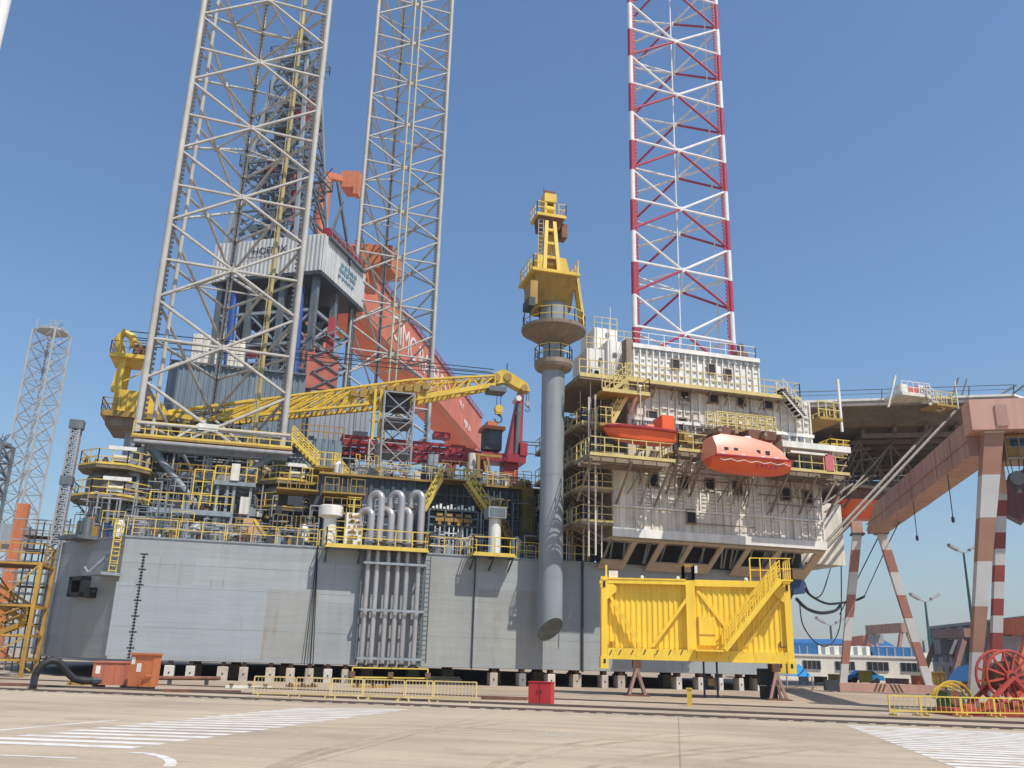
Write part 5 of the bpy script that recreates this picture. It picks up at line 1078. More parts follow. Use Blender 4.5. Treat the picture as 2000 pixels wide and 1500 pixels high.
mb = MB(); a = at(1606, 1000, 3); b = at(1643, 1000, 3); zz0, zz1 = at(1640, 1104, 3).z, at(1640, 985, 3).z; mb.box(xR+.002, 3, zz0, b.x, 10, zz1); mb.build('annex', beige, lq)
# windows: frame + pane each
for i, (px, py) in enumerate(((1337, 768), (1394, 775), (1448, 781), (1501, 787), (1275, 815), (1333, 829), (1278, 938), (1336, 942), (1387, 948), (1440, 953), (1535, 965), (1578, 971), (1350, 1009), (1320, 711), (1390, 720), (1422, 730))):
    Yw = YF+.1 if i > 12 else YF; c = q_(px, py, Yw-.14); w, h = (.30, .42) if i < 13 else (.24, .3)
    mb = MB(); fy = Yw-.17
    for x0, x1, za, zb_ in ((-w-.09, -w, -h-.09, h+.09), (w, w+.09, -h-.09, h+.09), (-w, w, -h-.09, -h), (-w, w, h, h+.09)): mb.box(c.x+x0, fy, c.z+za, c.x+x1, Yw-.003, c.z+zb_)
    f = mb.build('window', brownw, lq); MB().box(c.x-w, fy+.04, c.z-h, c.x+w, Yw-.004, c.z+h).build('pane', blackp, f)
# raked coaming with openings under the block
zC = q_(1185, 1107, -.2).z
def cp(x, s, o=0): return V(x, YF+.02+(2.75)*s-o*.5, zA-.03+(zC-zA)*s-o*.86)
def slab(mb, xa, xb, s0, s1): mb.hexa([cp(xa, s0, .12), cp(xb, s0, .12), cp(xb, s1, .12), cp(xa, s1, .12), cp(xa, s0), cp(xb, s0), cp(xb, s1), cp(xa, s1)])
op = [(1197, 1238, .72), (1248, 1291, 1.0), (1302, 1348, .72), (1357, 1408, .7), (1417, 1460, 1.0), (1470, 1520, .7), (1530, 1594, .66)]
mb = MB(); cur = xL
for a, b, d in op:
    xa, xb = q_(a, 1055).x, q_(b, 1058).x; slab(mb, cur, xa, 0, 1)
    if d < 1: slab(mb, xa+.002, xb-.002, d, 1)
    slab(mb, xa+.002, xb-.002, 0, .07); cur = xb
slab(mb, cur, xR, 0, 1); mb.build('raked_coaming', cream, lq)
MB().box(xL+.05, -.15, HT+.01, xR-.05, .1, zA-.02).build('shade_backing', blackp, lq)  # solid black box, its colour stands in for shade in the deck space
mb = MB(); rng = random.Random(6)
for i in range(26): x = rng.uniform(xL+.4, xR-.6); mb.tube((x, -.4, HT+.1), (x+rng.uniform(-.3, .3), -1.2, zA-.1), .07, 6)
mb.build('recess_struts', steel, lq)
# walkway round the top with yellow railings
tw = thing('roof_walkway', 'yellow railed walkway along the front under the top house of the white quarters', 'walkway', ((xU+xUR)/2, YF-.7, zW))
MB().box(xU-.6, YF-.85, zW-.28, xUR+.3, YF-.13, zW).build('deck_plate', brownw, tw); MB().box(xU-.6, YF-.9, zW-.2, xUR+.3, YF-.853, zW+.06).build('edge_strip', palerail, tw)
mb = MB(); rail(mb, [(xU-.5, YF-.82, zW), (xUR+.25, YF-.82, zW), (xUR+.25, YF-.2, zW)], h=1.1, sp=1.0, r=.032); mb.build('railing', palerail, tw)
mb = MB()
for i in range(10): x = xU+.4+i*1.4; mb.beam((x, YF-.75, zW-.28), (x, YF-.16, zW-1.0), .08); mb.box(x-.05, YF-.8, zW-.4, x+.05, YF-.2, zW-.28)
mb.build('bracket', brownw, tw)
fx0, fx1 = PX+1.2, xU-.5; t = thing('crane_bridge', 'narrow brown footbridge from the hanging pipe crane to the white quarters', 'footbridge', ((fx0+fx1)/2, -2, zW))
MB().box(fx0, -3.6, zW-.3, fx1-.1, 5, zW).build('deck_plate', brownw, t); mb = MB(); rail(mb, [(fx0, -3.55, zW), (fx1-.1, -3.55, zW)], h=1.1, sp=.9, r=.035); mb.box(fx0, -3.65, zW-.15, fx1-.1, -3.603, zW+.12); mb.build('railing', palerail, t)
# roof houses and rails on top
for nm, p0, p1, yb, yt, Y, lab in (('roof_cabin', 1146, 1187, 712, 682, -.5, 'low white cabin on the roof edge nearest the hanging pipe crane'), ('lift_house', 1161, 1206, 690, 642, 1.0, 'tall white box house standing highest on the left roof of the quarters'), ('vent_house', 1187, 1236, 712, 668, -.8, 'white vent house on the roof next to the top house of the quarters')):
    a, b = at(p0, yb, Y), at(p1, yb, Y); zt_ = at((p0+p1)/2, yt, Y).z; t = thing(nm, lab, 'roof house', ((a.x+b.x)/2, Y, zW))
    corr_box('body', white, t, (a.x, Y, zW+.001), (b.x-a.x, 0, 0), (0, 3, 0), (0, 0, zt_-zW), .5, .06)
    mb = MB(); rng = random.Random(p0)
    for i in range(7): x = rng.uniform(a.x+.1, b.x-.4); z = rng.uniform(zW+.3, zt_-.5); mb.box(x, Y-.1, z, x+.28, Y-.062, z+.25)
    mb.build('fittings', steeld, t); mb = MB(); rail(mb, [(a.x, Y+.05, zt_), (b.x, Y+.05, zt_)], h=.9, sp=.6, r=.025); mb.build('roof_railing', palerail, t)
t = thing('roof_guardrail', 'thin pale guardrail round the flat roof of the white top house', 'railing', ((xP0+xP1)/2, YF, zT)); mb = MB(); rail(mb, [(xP0+.1, 8, zT+.06), (xP0+.1, YF+.3, zT+.06), (xP1-.1, YF+.3, zT+.06), (xP1-.1, 8, zT+.06)], h=1.0, sp=1.3, r=.025); mb.build('rails', white, t)
mb = MB(); mb.box(xP1-1.2, YF+1, zT+.001, xP1-.3, YF+2, zT+.9); mb.tube((xP1-.6, YF+1.5, zT+.9), (xP1-.6, YF+1.5, zT+1.6), .25, 8); mb.build('corner_box', rusty, t); MB().box(xP0-.5, YF+.05, zW+.001, xP0-.002, YF+.9, zT+.35).build('corner_pillar', brownw, t)
t = thing('roof_aerial', 'thin whip aerial above the left roof of the quarters', 'aerial', (at(1192, 640, 1.5).x, 1.5, zT)); q = at(1192, 640, 1.5); mb = MB(); mb.tube((q.x, 1.5, zT), (q.x, 1.5, at(1192, 600, 1.5).z), .03, 5); mb.build('rod', white, t); mb = MB(); mb.tube((q.x-.5, 1.5, q.z+.3), (q.x+.5, 1.5, q.z+.3), .03, 5); mb.build('cross_arm', ochre, t)
t = thing('roof_end_rails', 'yellow and pale rails with small gear on the roof end nearest the helideck', 'railing', (q_(1530, 740).x, YF, zW))
a, b = q_(1486, 745), q_(1540, 752); mb = MB(); rail(mb, [(a.x, YF+.5, zW+.02), (b.x, YF+.5, zW+.02), (b.x+2.4, YF+2.4, zW-.8)], h=1.1, sp=.8, r=.03, mid=3); mb.build('rails', palerail, t)
mb = MB(); [mb.box(a.x+.6+i*1.1, YF+1, zW, a.x+1.2+i*1.1, YF+1.8, zW+.5+.3*(i % 2)) for i in range(3)]; mb.build('deck_boxes', beige, t); MB().box(b.x+.1, YF+2, zW-.95, b.x+3, YF+8, zW-.75).build('deck_plate', white, t)
# left side stair tower with scaffold posts
st = thing('quarters_stairway', 'yellow zigzag stairs and landings on the quarters corner nearest the hanging pipe', 'stairway', (q_(1175, 800).x, YF-1, HT))
p1a, p1b = q_(1170, 764, YF-1.4), q_(1262, 774, YF-1.4); zl = p1a.z
mb = MB(); mb.box(p1a.x, YF-2.0, zl-.2, p1b.x, YF-.2, zl); la = mb.build('landing', ochre, st)
mb = MB(); rail(mb, [(p1a.x, YF-1.95, zl), (p1b.x, YF-1.95, zl), (p1b.x, YF-.25, zl)], h=1.1, sp=.8, r=.035); mb.box(p1a.x, YF-2.05, zl-.15, p1b.x, YF-2.003, zl+.1); mb.build('landing_railing', palerail, la)
a, b = q_(1178, 764, YF-1), q_(1228, 716, YF-1); mb = MB(); stair(mb, V(a.x+.3, YF-1.0, zl), V(b.x, YF-1.0, zW), (0, 1, 0), .8, r=.035); mb.build('upper_stair', palerail, st)
p2 = q_(1165, 829, YF-1); a, b = q_(1190, 829, YF-1), q_(1222, 782, YF-1)
mb = MB(); mb.box(p2.x, YF-1.6, p2.z-.2, a.x+.2, YF-.2, p2.z); lb = mb.build('landing', ochre, st); mb = MB(); rail(mb, [(p2.x, YF-.3, p2.z), (p2.x, YF-1.55, p2.z), (a.x, YF-1.55, p2.z)], h=1.1, sp=.6, r=.035); mb.build('landing_railing', palerail, lb)
mb = MB(); stair(mb, V(a.x, YF-1.0, p2.z), V(b.x, YF-1.0, zl), (0, 1, 0), .8, r=.035); mb.build('lower_stair', palerail, st)
mb = MB()
for px, Y in ((1150, -3.5), (1163, -4.2), (1140, -1), (1113, 2)): q = at(px, 900, Y); mb.tube((q.x, Y, HT), (q.x, Y, zl-.2), .06, 6)
mb.build('scaffold_post', beige, st)
def side_platform(py, lab, px0=1112, px1=1190):
    a, b = at(px0, py, 0), at(px1, py, YF-.5); z = at(1160, py, -2).z; x1 = xL-.07; x0 = x1-2.3
    t = thing('side_platform', lab, 'platform', ((x0+x1)/2, 0, z), 'brown platforms on the left side of the quarters')
    MB().box(x0, YF-.4, z-.18, x1, 7, z).build('deck_plate', brownw, t); mb = MB(); rail(mb, [(x0+.05, 6.9, z), (x0+.05, YF-.35, z), (x1, YF-.35, z)], h=1.05, sp=.9, r=.032, toe=True); mb.build('railing', palerail, t)
    mb = MB()
    for i in range(6): y = YF+.2+i*1.5; mb.beam((x0+.1, y, z-.18), (x1, y, z-1.2), .07)
    rng = random.Random(py)
    for i in range(6): y = rng.uniform(YF+.2, 5); mb.box(x1-.5, y, z+.002, x1-.02, y+.5, z+rng.uniform(.5, 1.5))
    mb.build('bracket', brownw, t)
side_platform(1025, 'lowest brown side platform just above the hull deck left of the quarters'); side_platform(962, 'brown side platform second from the bottom left of the quarters'); side_platform(905, 'brown side platform level with the boat deck left of the quarters'); side_platform(838, 'upper brown side platform level with the small red boat left of the quarters')
# boat deck
def out_platform(name, label, p0, p1, py, depth, m=ochre, brace=True, hrail=True, rails=1.1):
    a, b = q_(p0, py, YF-depth), q_(p1, py, YF-depth); z = a.z
    t = thing(name, label, 'platform', ((a.x+b.x)/2, YF-depth/2, z))
    mb = MB(); y = YF-depth
    while y < YF-.3: mb.box(a.x, y, z-.05, b.x, y+.08, z); y += .25
    mb.box(a.x-.04, YF-depth, z-.25, a.x-.002, YF-.23, z); mb.box(b.x+.002, YF-depth, z-.25, b.x+.04, YF-.23, z); mb.build('deck_grating', brownw, t)
    MB().box(a.x, YF-depth-.05, z-.14, b.x, YF-depth-.003, z+.06).build('edge_strip', palerail, t)
    mb = MB()
    for i in range(5): y = YF-.5-(depth-.8)*i/4; mb.box(a.x+.1, y, z-.40, b.x-.1, y+.08, z-.051)
    mb.build('joist', brownw, t)
    if hrail: mb = MB(); rail(mb, [(a.x+.05, YF-.4, z), (a.x+.05, YF-depth+.05, z), (b.x-.05, YF-depth+.05, z), (b.x-.05, YF-.4, z)], h=rails, sp=1.0, r=.035); mb.build('railing', palerail, t)
    if brace:
        mb = MB(); n = max(2, int((b.x-a.x)/2))
        for i in range(n+1): x = a.x+.2+(b.x-a.x-.4)*i/n; mb.beam((x, YF-depth+.2, z-.3), (x-.0, YF-.15, z-2.6), .12)
        mb.build('diagonal_brace', brownw, t)
    return t, a.x, b.x, z
bd, bx0, bx1, bz = out_platform('boat_deck', 'brown railed boat deck below the small red boat on the quarters front', 1152, 1318, 884, 3.0)
bd2, _, _, bz2 = out_platform('davit_platform', 'brown platform with yellow railing just left of the enclosed lifeboat', 1325, 1384, 876, 2.6)
rd, rx0, rx1, rz = out_platform('muster_deck', 'railed deck under the white canopy right of the enclosed lifeboat', 1538, 1658, 914, 2.8)
a, b = q_(1527, 872, YF-2.8), q_(1660, 880, YF-2.8); zc_ = a.z
t = thing('white_canopy', 'flat white canopy with posts above the deck right of the lifeboat', 'canopy', ((a.x+b.x)/2, YF-1.4, rz)); mb = MB(); mb.box(a.x, YF-2.9, zc_, b.x, YF+.5, zc_+.42); mb.build('roof', white, t)
mb = MB(); [mb.box(x-.07, YF-2.7, rz, x+.07, YF-2.55, zc_) for x in (a.x+.25, (a.x+b.x)/2+1.4)]; mb.build('post', beige, t)
MB().box(a.x+.2, YF-.4, rz+.002, b.x, YF-.2, zc_-.002).build('back_wall', brownw, t)
mb = MB(); x = q_(1618, 908, YF-2.7).x; mb.box(x-.32, YF-2.85, rz, x+.32, YF-2.3, rz+1.2); o = mb.build('red_cabinet', pinkred, bd); o.name = 'life_raft_box'; o.parent = None; o.matrix_world.translation = WL[bd.name]; tag(o, 'pale red box on the railing under the white canopy', 'box')
mb = MB(); rng = random.Random(13)
for i in range(9): x = rx0+.4+i*.48; mb.box(x, YF-1.8, rz+.002, x+.3, YF-1.3, rz+rng.uniform(.4, 1.2))
mb.build('deck_gear', steeld, rd)
mb = MB(); mb.box(rx0+.3, YF-2.85, rz+1.1, rx0+3.2, YF-2.81, rz+1.25); mb.build('light_strip', white, rd)
a, b = q_(1392, 838, YF-1.5), q_(1506, 850, YF-1.5)
t = thing('lifeboat_catwalk', 'yellow railed catwalk over the enclosed lifeboat', 'catwalk', ((a.x+b.x)/2, YF-1, a.z)); MB().box(a.x, YF-2.2, a.z-.2, b.x, YF-.22, a.z).build('deck_plate', ochre, t); mb = MB(); rail(mb, [(a.x, YF-2.15, a.z), (b.x, YF-2.15, a.z)], h=1.1, sp=.7, r=.04, mid=3); rail(mb, [(a.x, YF-.5, a.z+.3), (b.x+.8, YF-.5, a.z+.3)], h=1.2, sp=.6, r=.04, mid=3); mb.build('railing', palerail, t)
mb = MB()
for px in (1388, 1420, 1475, 1508): q = q_(px, 850, YF-2.6); mb.beam((q.x, YF-3.9, a.z-.7), (q.x, YF-.2, a.z-.35), .25); mb.beam((q.x, YF-3.9, a.z-.7), (q.x, YF-.2, a.z-1.6), .16)
mb.build('davit_arm', brownw, t); mb = MB(); [mb.box(q_(px, 845, YF-2.6).x, YF-3.4, a.z-.9, q_(px, 845, YF-2.6).x+.9, YF-2.3, a.z-.3) for px in (1395, 1450, 1480)]; mb.build('davit_block', rusty, t)
# enclosed lifeboat
def loft_boat(mb, x0, x1, Y, zk, zg, beam, seg=14, bow=.9, rake=.12):
    rings = []
    for i in range(seg+1):
        t = i/seg; w = beam/2*(1-abs(2*t-1)**3.2*bow*.55); k = zk+(zg-zk)*(abs(2*t-1)**4)*.35; x = x0+(x1-x0)*t
        rings.append([V(x, Y-w, zg), V(x, Y-w*.93, zg-(zg-k)*.45), V(x, Y-w*.55, k+(zg-k)*.08), V(x, Y, k), V(x, Y+w*.55, k+(zg-k)*.08), V(x, Y+w*.93, zg-(zg-k)*.45), V(x, Y+w, zg)])
    mb.loft(rings); return mb
YL_ = YF-3.4; a, b = q_(1383, 893, YL_), q_(1536, 907, YL_); zg = (a.z+b.z)/2-.02; zk = q_(1460, 928, YL_).z; zr = q_(1430, 853, YL_).z
lb_ = thing('enclosed_lifeboat', 'large enclosed lifeboat with orange hull and faded pink canopy hung on the quarters front', 'lifeboat', ((a.x+b.x)/2, YL_, zk))
loft_boat(MB(), a.x, b.x, YL_, zk, zg, 2.3).build('hull', boat, lb_, True)
rings = []
L = b.x-a.x
for t, w, h in ((0.0, 1.0, .0), (0.01, 1.02, .85), (.12, 1.05, 1.0), (.5, 1.06, .95), (.75, .98, .8), (.9, .8, .5), (1.0, .55, .05)):
    x = a.x+L*t; H_ = (zr-zg)*h+.03; rings.append([V(x, YL_-1.1*w, zg+.01), V(x, YL_-1.05*w, zg+.4*H_), V(x, YL_-.6*w, zg+.95*H_), V(x, YL_, zg+H_), V(x, YL_+.6*w, zg+.95*H_), V(x, YL_+1.05*w, zg+.4*H_), V(x, YL_+1.1*w, zg+.01)])
MB().loft(rings).build('canopy', boatp, lb_, True)
MB().box(a.x-.02, YL_-1.2, zg-.06, b.x-.15, YL_-1.02, zg+.04).build('fender_strip', redp, lb_)
mb = MB(); [mb.box(a.x+L*t, YL_-1.13, zg-.62, a.x+L*t+.22, YL_-1.09, zg-.45) for t in (.5, .56, .62, .68, .74)]; mb.build('hull_lettering', redp, lb_)
mb = MB(); mb.path([V(a.x+L*t, YL_-1.19, zg-.25-.12*math.sin(math.pi*6*t)**2) for t in [i/24 for i in range(1, 23)]], .025, 5); mb.build('grab_line', legw, lb_)
for t in (.1, .22, .5, .62): mb = MB(); x = a.x+L*t; mb.box(x, YL_-1.13, zg+.28, x+.3, YL_-1.05, zg+.52); mb.build('side_window', glass, lb_)
mb = MB(); [mb.box(a.x+L*t, YL_-1.165, zg+.06, a.x+L*t+.3, YL_-1.13, zg+.14) for t in (.05, .3, .55, .72)]; mb.build('reflective_tape', legw, lb_)
MB().lathe((a.x+L*.5, YL_, zr-.05), [(.35, 0), (.3, .12), (.1, .18)], 12).build('hatch', white, lb_)
# open rescue boat
YR2 = YF-2.2; a, b = q_(1180, 838, YR2), q_(1310, 848, YR2); zg = (a.z+b.z)/2; zk = q_(1250, 868, YR2).z
rb2 = thing('rescue_boat', 'small open red rescue boat with a boxy console above the boat deck', 'boat', ((a.x+b.x)/2, YR2, zk)); L = b.x-a.x
rings = []
for t, w, k in ((0, .08, .9), (.06, .4, .55), (.2, .75, .15), (.5, 1, 0), (.8, 1, 0), (1.0, .92, .1)):
    x = a.x+L*t; W_ = w*.95; z0 = zk+(zg-zk)*k; zz = zg+.12*(1-t); rings.append([V(x, YR2-W_, zz), V(x, YR2-W_*.8, z0+.15*(zz-z0)), V(x, YR2, z0), V(x, YR2+W_*.8, z0+.15*(zz-z0)), V(x, YR2+W_, zz)])
MB().loft(rings).build('hull', boat, rb2, True)
mb = MB(); mb.path([V(a.x+.05, YR2, zg+.14)]+[V(a.x+L*t, YR2-w*.97, zg+.12*(1-t)) for t, w in ((.06, .4), (.2, .75), (.5, 1), (.8, 1), (1, .92))], .12, 6); mb.build('fender_tube', redp, rb2)
MB().box(a.x+L*.8, YR2-.75, zg, a.x+L*.985, YR2+.7, zg+1.1).build('console', boat, rb2); mb = MB(); mb.box(a.x+L*.6, YR2-.5, zg, a.x+L*.7, YR2+.4, zg+.45); mb.box(a.x+L*.1, YR2-.3, zg, a.x+L*.3, YR2+.3, zg+.35); mb.build('seat', boatp, rb2)
mb = MB(); q = a.x+L*.55; mb.beam((q, YF-.2, zg+1.6), (q, YR2, zg+3.2), .2); mb.tube((q, YR2, zg+3.2), (q, YR2, zg+.3), .03, 4); mb.beam((q, YF-.2, zg-1.5), (q, YF-.25, zg+1.7), .25); o = mb.build('davit', beige, None); tag(o, 'beige davit arm holding the small red rescue boat', 'davit'); o.name = 'boat_davit'
# right-hand stairs on the quarters
t = thing('end_stairway', 'dark treaded stair and yellow landing at the helideck end of the white quarters', 'stairway', (q_(1560, 790).x, YF-1, zB)); a, b = q_(1524, 768, YF-.6), q_(1566, 818, YF-.6)
mb = MB(); stair(mb, a, b, (0, 1, 0), .8, hr=True, r=.025); mb.build('stair', beige, t); mb = MB()
for i in range(16): p = a.lerp(b, i/15); mb.box(p.x-.16, YF-1.05, p.z+.13, p.x+.12, YF-.15, p.z+.2)
mb.build('tread', blackp, t)
a, b = at(1578, 822, -1), at(1622, 822, -1); mb = MB(); mb.box(a.x, -2.5, a.z-.2, b.x, 2, a.z); mb.build('landing', ochre, t); mb = MB(); rail(mb, [(a.x, -2.4, a.z), (b.x, -2.4, a.z), (b.x, 1.9, a.z)], h=1.2, sp=.7, r=.045); mb.build('landing_railing', palerail, t); q = at(1617, 780, -1); MB().box(q.x-.08, -2.45, a.z-1, q.x+.08, -2.3, at(1617, 775, -1).z+1).build('post', white, t)
a, b = at(1622, 870, -4), at(1658, 845, -4); mb = MB(); rail(mb, [(a.x, -4, zc_+.42), (b.x, -4, zc_+.42), (b.x, -2.6, zc_+.42), (a.x, -2.6, zc_+.42)], h=1.0, sp=.5, r=.04, mid=3, closed=True); o = mb.build('canopy_basket', yel, None); tag(o, 'small yellow railed basket on top of the white canopy', 'basket')
# ---------------------------------------------------------------- helideck
HZ = 24.7; hx_, hy_ = rot2(-28); HA = V(45.6, 9.9, 0)
def hp(s_, t_, z=0.0): p = HA+hx_*s_+hy_*t_; return V(p.x, p.y, z)
HOUT = [(0, 0), (17.8, 0), (25, 7), (25, 19), (18, 26), (6, 26), (-1, 19), (-3, 6)]
HC = hp(11, 13)
he = thing('helideck', 'big grey brown helideck on trusses reaching out beyond the white quarters', 'helideck', (HC.x, HC.y, 12))
def hring(off, z):
    return [V(HC.x+(p.x-HC.x)*(1-off/13), HC.y+(p.y-HC.y)*(1-off/13), z) for p in (hp(a, b) for a, b in HOUT)]
MB().prism(hring(0, HZ-.55), (0, 0, .55)).build('deck', paint('helideck plate', (.30, .27, .24), .6, .15, .2), he)
mb = MB(); mb.prism(hring(-.08, HZ-.12), (0, 0, .2)); mb.build('rim', white, he)
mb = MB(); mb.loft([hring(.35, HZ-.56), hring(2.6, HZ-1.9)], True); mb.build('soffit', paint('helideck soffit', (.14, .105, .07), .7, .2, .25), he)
mb = MB()
for i in range(-4, 5):
    w = math.sqrt(max(1, 11**2-(i*2.4)**2)); mb.beam(HC+hx_*(i*2.6)-hy_*w+Z*(HZ-2.2), HC+hx_*(i*2.6)+hy_*w+Z*(HZ-2.2), .3, .5); mb.beam(HC+hy_*(i*2.5)-hx_*w+Z*(HZ-2.65), HC+hy_*(i*2.5)+hx_*w+Z*(HZ-2.65), .3, .4)
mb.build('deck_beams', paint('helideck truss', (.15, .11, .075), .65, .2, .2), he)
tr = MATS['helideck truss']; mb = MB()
for i in (-3, -1, 1, 3):
    for j in range(-4, 0):
        a = HC+hy_*(i*2.6)+hx_*(j*2.6); up_ = HZ-2.9; lw = HZ-6.2-.55*max(0, -j)
        if j < 2: mb.tube(a+Z*up_, a+hx_*2.6+Z*lw, .11, 6); mb.tube(a+hx_*2.6+Z*up_, a+Z*lw, .09, 6); mb.tube(a+Z*lw, a+hx_*2.6+Z*lw, .14, 6); mb.tube(a+Z*up_, a+Z*lw, .1, 6)
for j in (-4, -2, 0): a = HC+hx_*(j*2.6)+Z*(HZ-6.2); mb.tube(a-hy_*7.8, a+hy_*7.8, .13, 6)
for i in range(-3, 0):
    a = hp(1+i*1.2, 4+i*2.2+6); q = V(a.x-6, a.y-4, HZ-9.5-.3*abs(i)); mb.tube(a+Z*(HZ-2.9), q, .1, 6); mb.tube(q, q+hx_*7+Z*.4, .11, 6); mb.tube(q+hx_*7+Z*.4, a+hx_*8+Z*(HZ-2.9), .09, 6)
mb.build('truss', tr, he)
mb = MB(); q = hp(-4, 5); mb.obox(V(q.x, q.y, HZ-9.9), hx_*9, hy_*12, Z*.3); mb.obox(V(q.x, q.y, HZ-7.2), hx_*7, hy_*12, Z*.25); mb.build('lower_walkway', tr, he)
mb = MB(); rng = random.Random(66)
for i in range(70):
    p = hp(rng.uniform(-2, 6), rng.uniform(2, 15), HZ-rng.uniform(2.8, 6.5)); d = hx_*rng.uniform(-3, 3)+hy_*rng.uniform(-3, 3)-Z*rng.uniform(-.5, 2.2); mb.tube(p, p+d, rng.uniform(.05, .09), 5)
mb.build('secondary_bracing', tr, he)
mb = MB(); a = HC-hx_*10.5-hy_*6; mb.obox(a+Z*(HZ-6.3), hx_*14, hy_*14, Z*.25); mb.build('under_walkway', dark, he)
mb = MB(); p0 = a+Z*(HZ-6.05); rail(mb, [p0, p0+hx_*13], h=1.1, sp=1.2, r=.035); mb.build('walkway_railing', ochre, he)
for s, t_ in (((1603, 1082, 0.3), (1891, 776, 4.5)), ((1575, 1100, -.3), (1820, 835, 6)), ((1660, 960, 6), (1800, 800, 14)), ((1612, 1000, 0), (1700, 930, 8)), ((1608, 985, 1), (1665, 945, 3))):
    p, q = at(*s), at(*t_); MB().tube(p, q, .12 if s[0] in (1603, 1575) else .08, 8).build('long_strut', paint('strut grey', (.21, .18, .14), .6, .15, .2), he, True)
mb = MB(); p = at(1603, 1082, .3); mb.tube(p, (p.x-.2, p.y, p.z+1.9), .2, 8); mb.build('strut_post', white, he)
mb = MB(); ring = hring(-.05, HZ+.08)
for i in range(8):
    a, b = ring[i], ring[(i+1) % 8]; out = ((a+b)/2-HC); out.z = 0; out.normalize()
    n = 5
    for k in range(n+1): p = a.lerp(b, k/n); mb.tube(p, p+out*.9+Z*.55, .05, 4)
    mb.tube(a+out*.9+Z*.55, b+out*.9+Z*.55, .045, 4); mb.tube(a+out*.45+Z*.3, b+out*.45+Z*.3, .03, 4)
mb.build('safety_net_frame', steeld, he)
a = at(1757, 768, 4.2); zhp = a.z; t = thing('foam_monitor_station', 'small platform with white and red boxes on the near rim of the helideck', 'platform', (a.x+1, 4.6, zhp))
bx = at(1805, 768, 4.2).x; MB().box(a.x-.2, 3.6, zhp-.3, bx+.3, 6, zhp).build('floor_plate', beige, t); mb = MB(); mb.box(a.x+.2, 4.2, zhp+.002, a.x+.9, 4.9, zhp+.9); mb.box(bx-.5, 4.2, zhp+.002, bx, 4.9, zhp+1.0); mb.build('white_box', white, t); mb = MB(); mb.box(a.x+1.0, 4.2, zhp+.002, bx-.6, 4.8, zhp+.75); mb.build('red_box', pinkred, t); mb = MB(); rail(mb, [(a.x-.1, 3.7, zhp), (bx+.2, 3.7, zhp)], h=1.0, sp=.6, r=.03); mb.build('railing', white, t)
q = at(1740, 770, 4.4); mb = MB(); mb.beam((q.x-.6, 4.2, zhp-1.4), (q.x+.5, 4.2, zhp+1.6), .16); mb.build('raised_arm', beige, t)
a, b = at(1822, 790, 3.5), at(1862, 790, 3.5); t = thing('helideck_stair_landing', 'yellow railed landing hung below the near rim of the helideck', 'landing', (a.x, 3.5, a.z)); MB().box(a.x, 3, a.z-.2, b.x, 5, a.z).build('floor_plate', ochre, t); mb = MB(); rail(mb, [(a.x, 3.05, a.z), (b.x, 3.05, a.z), (b.x, 4.9, a.z)], h=1.1, sp=.6, r=.04); mb.build('railing', palerail, t); MB().tube((b.x, 3, a.z-.3), (b.x, 3, a.z+2.2), .07, 6).build('post', white, t)
mb = MB(); p, q = at(1806, 775, 3.8), at(1840, 800, 3.8); stair(mb, p, q, (0, 1, 0), .7, r=.03); mb.build('stair', beige, t)
for px in (1720, 1610): pass
for px0, py0, px1, py1, lab in ((1862, 770, 1872, 738, 'raised dark aerial rod on the helideck rim nearest the crane'), (1956, 770, 1985, 752, 'slanted dark rods on the far right rim of the helideck')):
    p, q = at(px0, py0, 3.5), at(px1, py1, 3.5); mb = MB(); mb.tube(p, q, .09, 6); mb.tube(p+V(.9, 0, 0), q+V(.9, 0, 0), .07, 6); o = mb.build('rim_rod', steeld, None); tag(o, lab, 'rod')
# second lifeboat seen below the helideck
a, b = at(1655, 985, 10), at(1722, 985, 10); zg = at(1690, 975, 10).z; zk = at(1690, 1012, 10).z
t = thing('far_lifeboat', 'red orange lifeboat hull seen from below under the helideck', 'lifeboat', ((a.x+b.x)/2, 12, zk)); loft_boat(MB(), a.x, b.x+1.2, 11.5, zk, zg, 3.0).build('hull', boat, t, True); MB().box(a.x+.5, 10.5, zg+.002, b.x+.8, 12.5, zg+1.0).build('canopy', rusty, t); mb = MB(); mb.box(a.x-1, 10, zg+1.05, b.x+1.5, 13, zg+1.3); mb.beam((a.x-4, 11, zg+2.5), (a.x+1, 11, zg+1.2), .2); mb.build('cradle', brownw, t)

t = thing('quarters_scaffold', 'thin pale scaffold poles and brown boards round the quarters corner nearest the hanging pipe', 'scaffold', (xL-1.5, 1, HT))
mb = MB(); rng = random.Random(91)
for i in range(16): x = xL-rng.uniform(.2, 2.6); y = rng.uniform(-3.6, 6); z0 = rng.choice((HT, 11.5, 13.8)); mb.tube((x, y, z0), (x+rng.uniform(-.1, .1), y, z0+rng.uniform(3, 9)), .04, 5)
mb.build('standard', beige, t); mb = MB()
for i in range(40): x = xL-rng.uniform(.1, 2.4); y = rng.uniform(-3.8, 5); z = rng.uniform(9, 19.5); mb.tube((x, y, z), (x+rng.uniform(-.3, 1.6), y+rng.uniform(-.4, .4), z+rng.uniform(-.8, 1.2)), .035, 5)
mb.build('ledger', brownw, t); mb = MB()
for i in range(26): x = xL-rng.uniform(.3, 2.2); y = rng.uniform(-3.2, 5); z = rng.choice((10.6, 12.8, 15.2, 17.6))+rng.uniform(0, .4); mb.box(x, y, z, x+rng.uniform(.2, .8), y+.4, z+rng.uniform(.1, .7))
mb.build('stored_gear', steeld, t)
t = thing('under_deck_struts', 'thin brown scaffold struts slanting under the boat deck on the quarters front', 'scaffold', ((xL+xR)/2, YF-1, zB-3))
mb = MB()
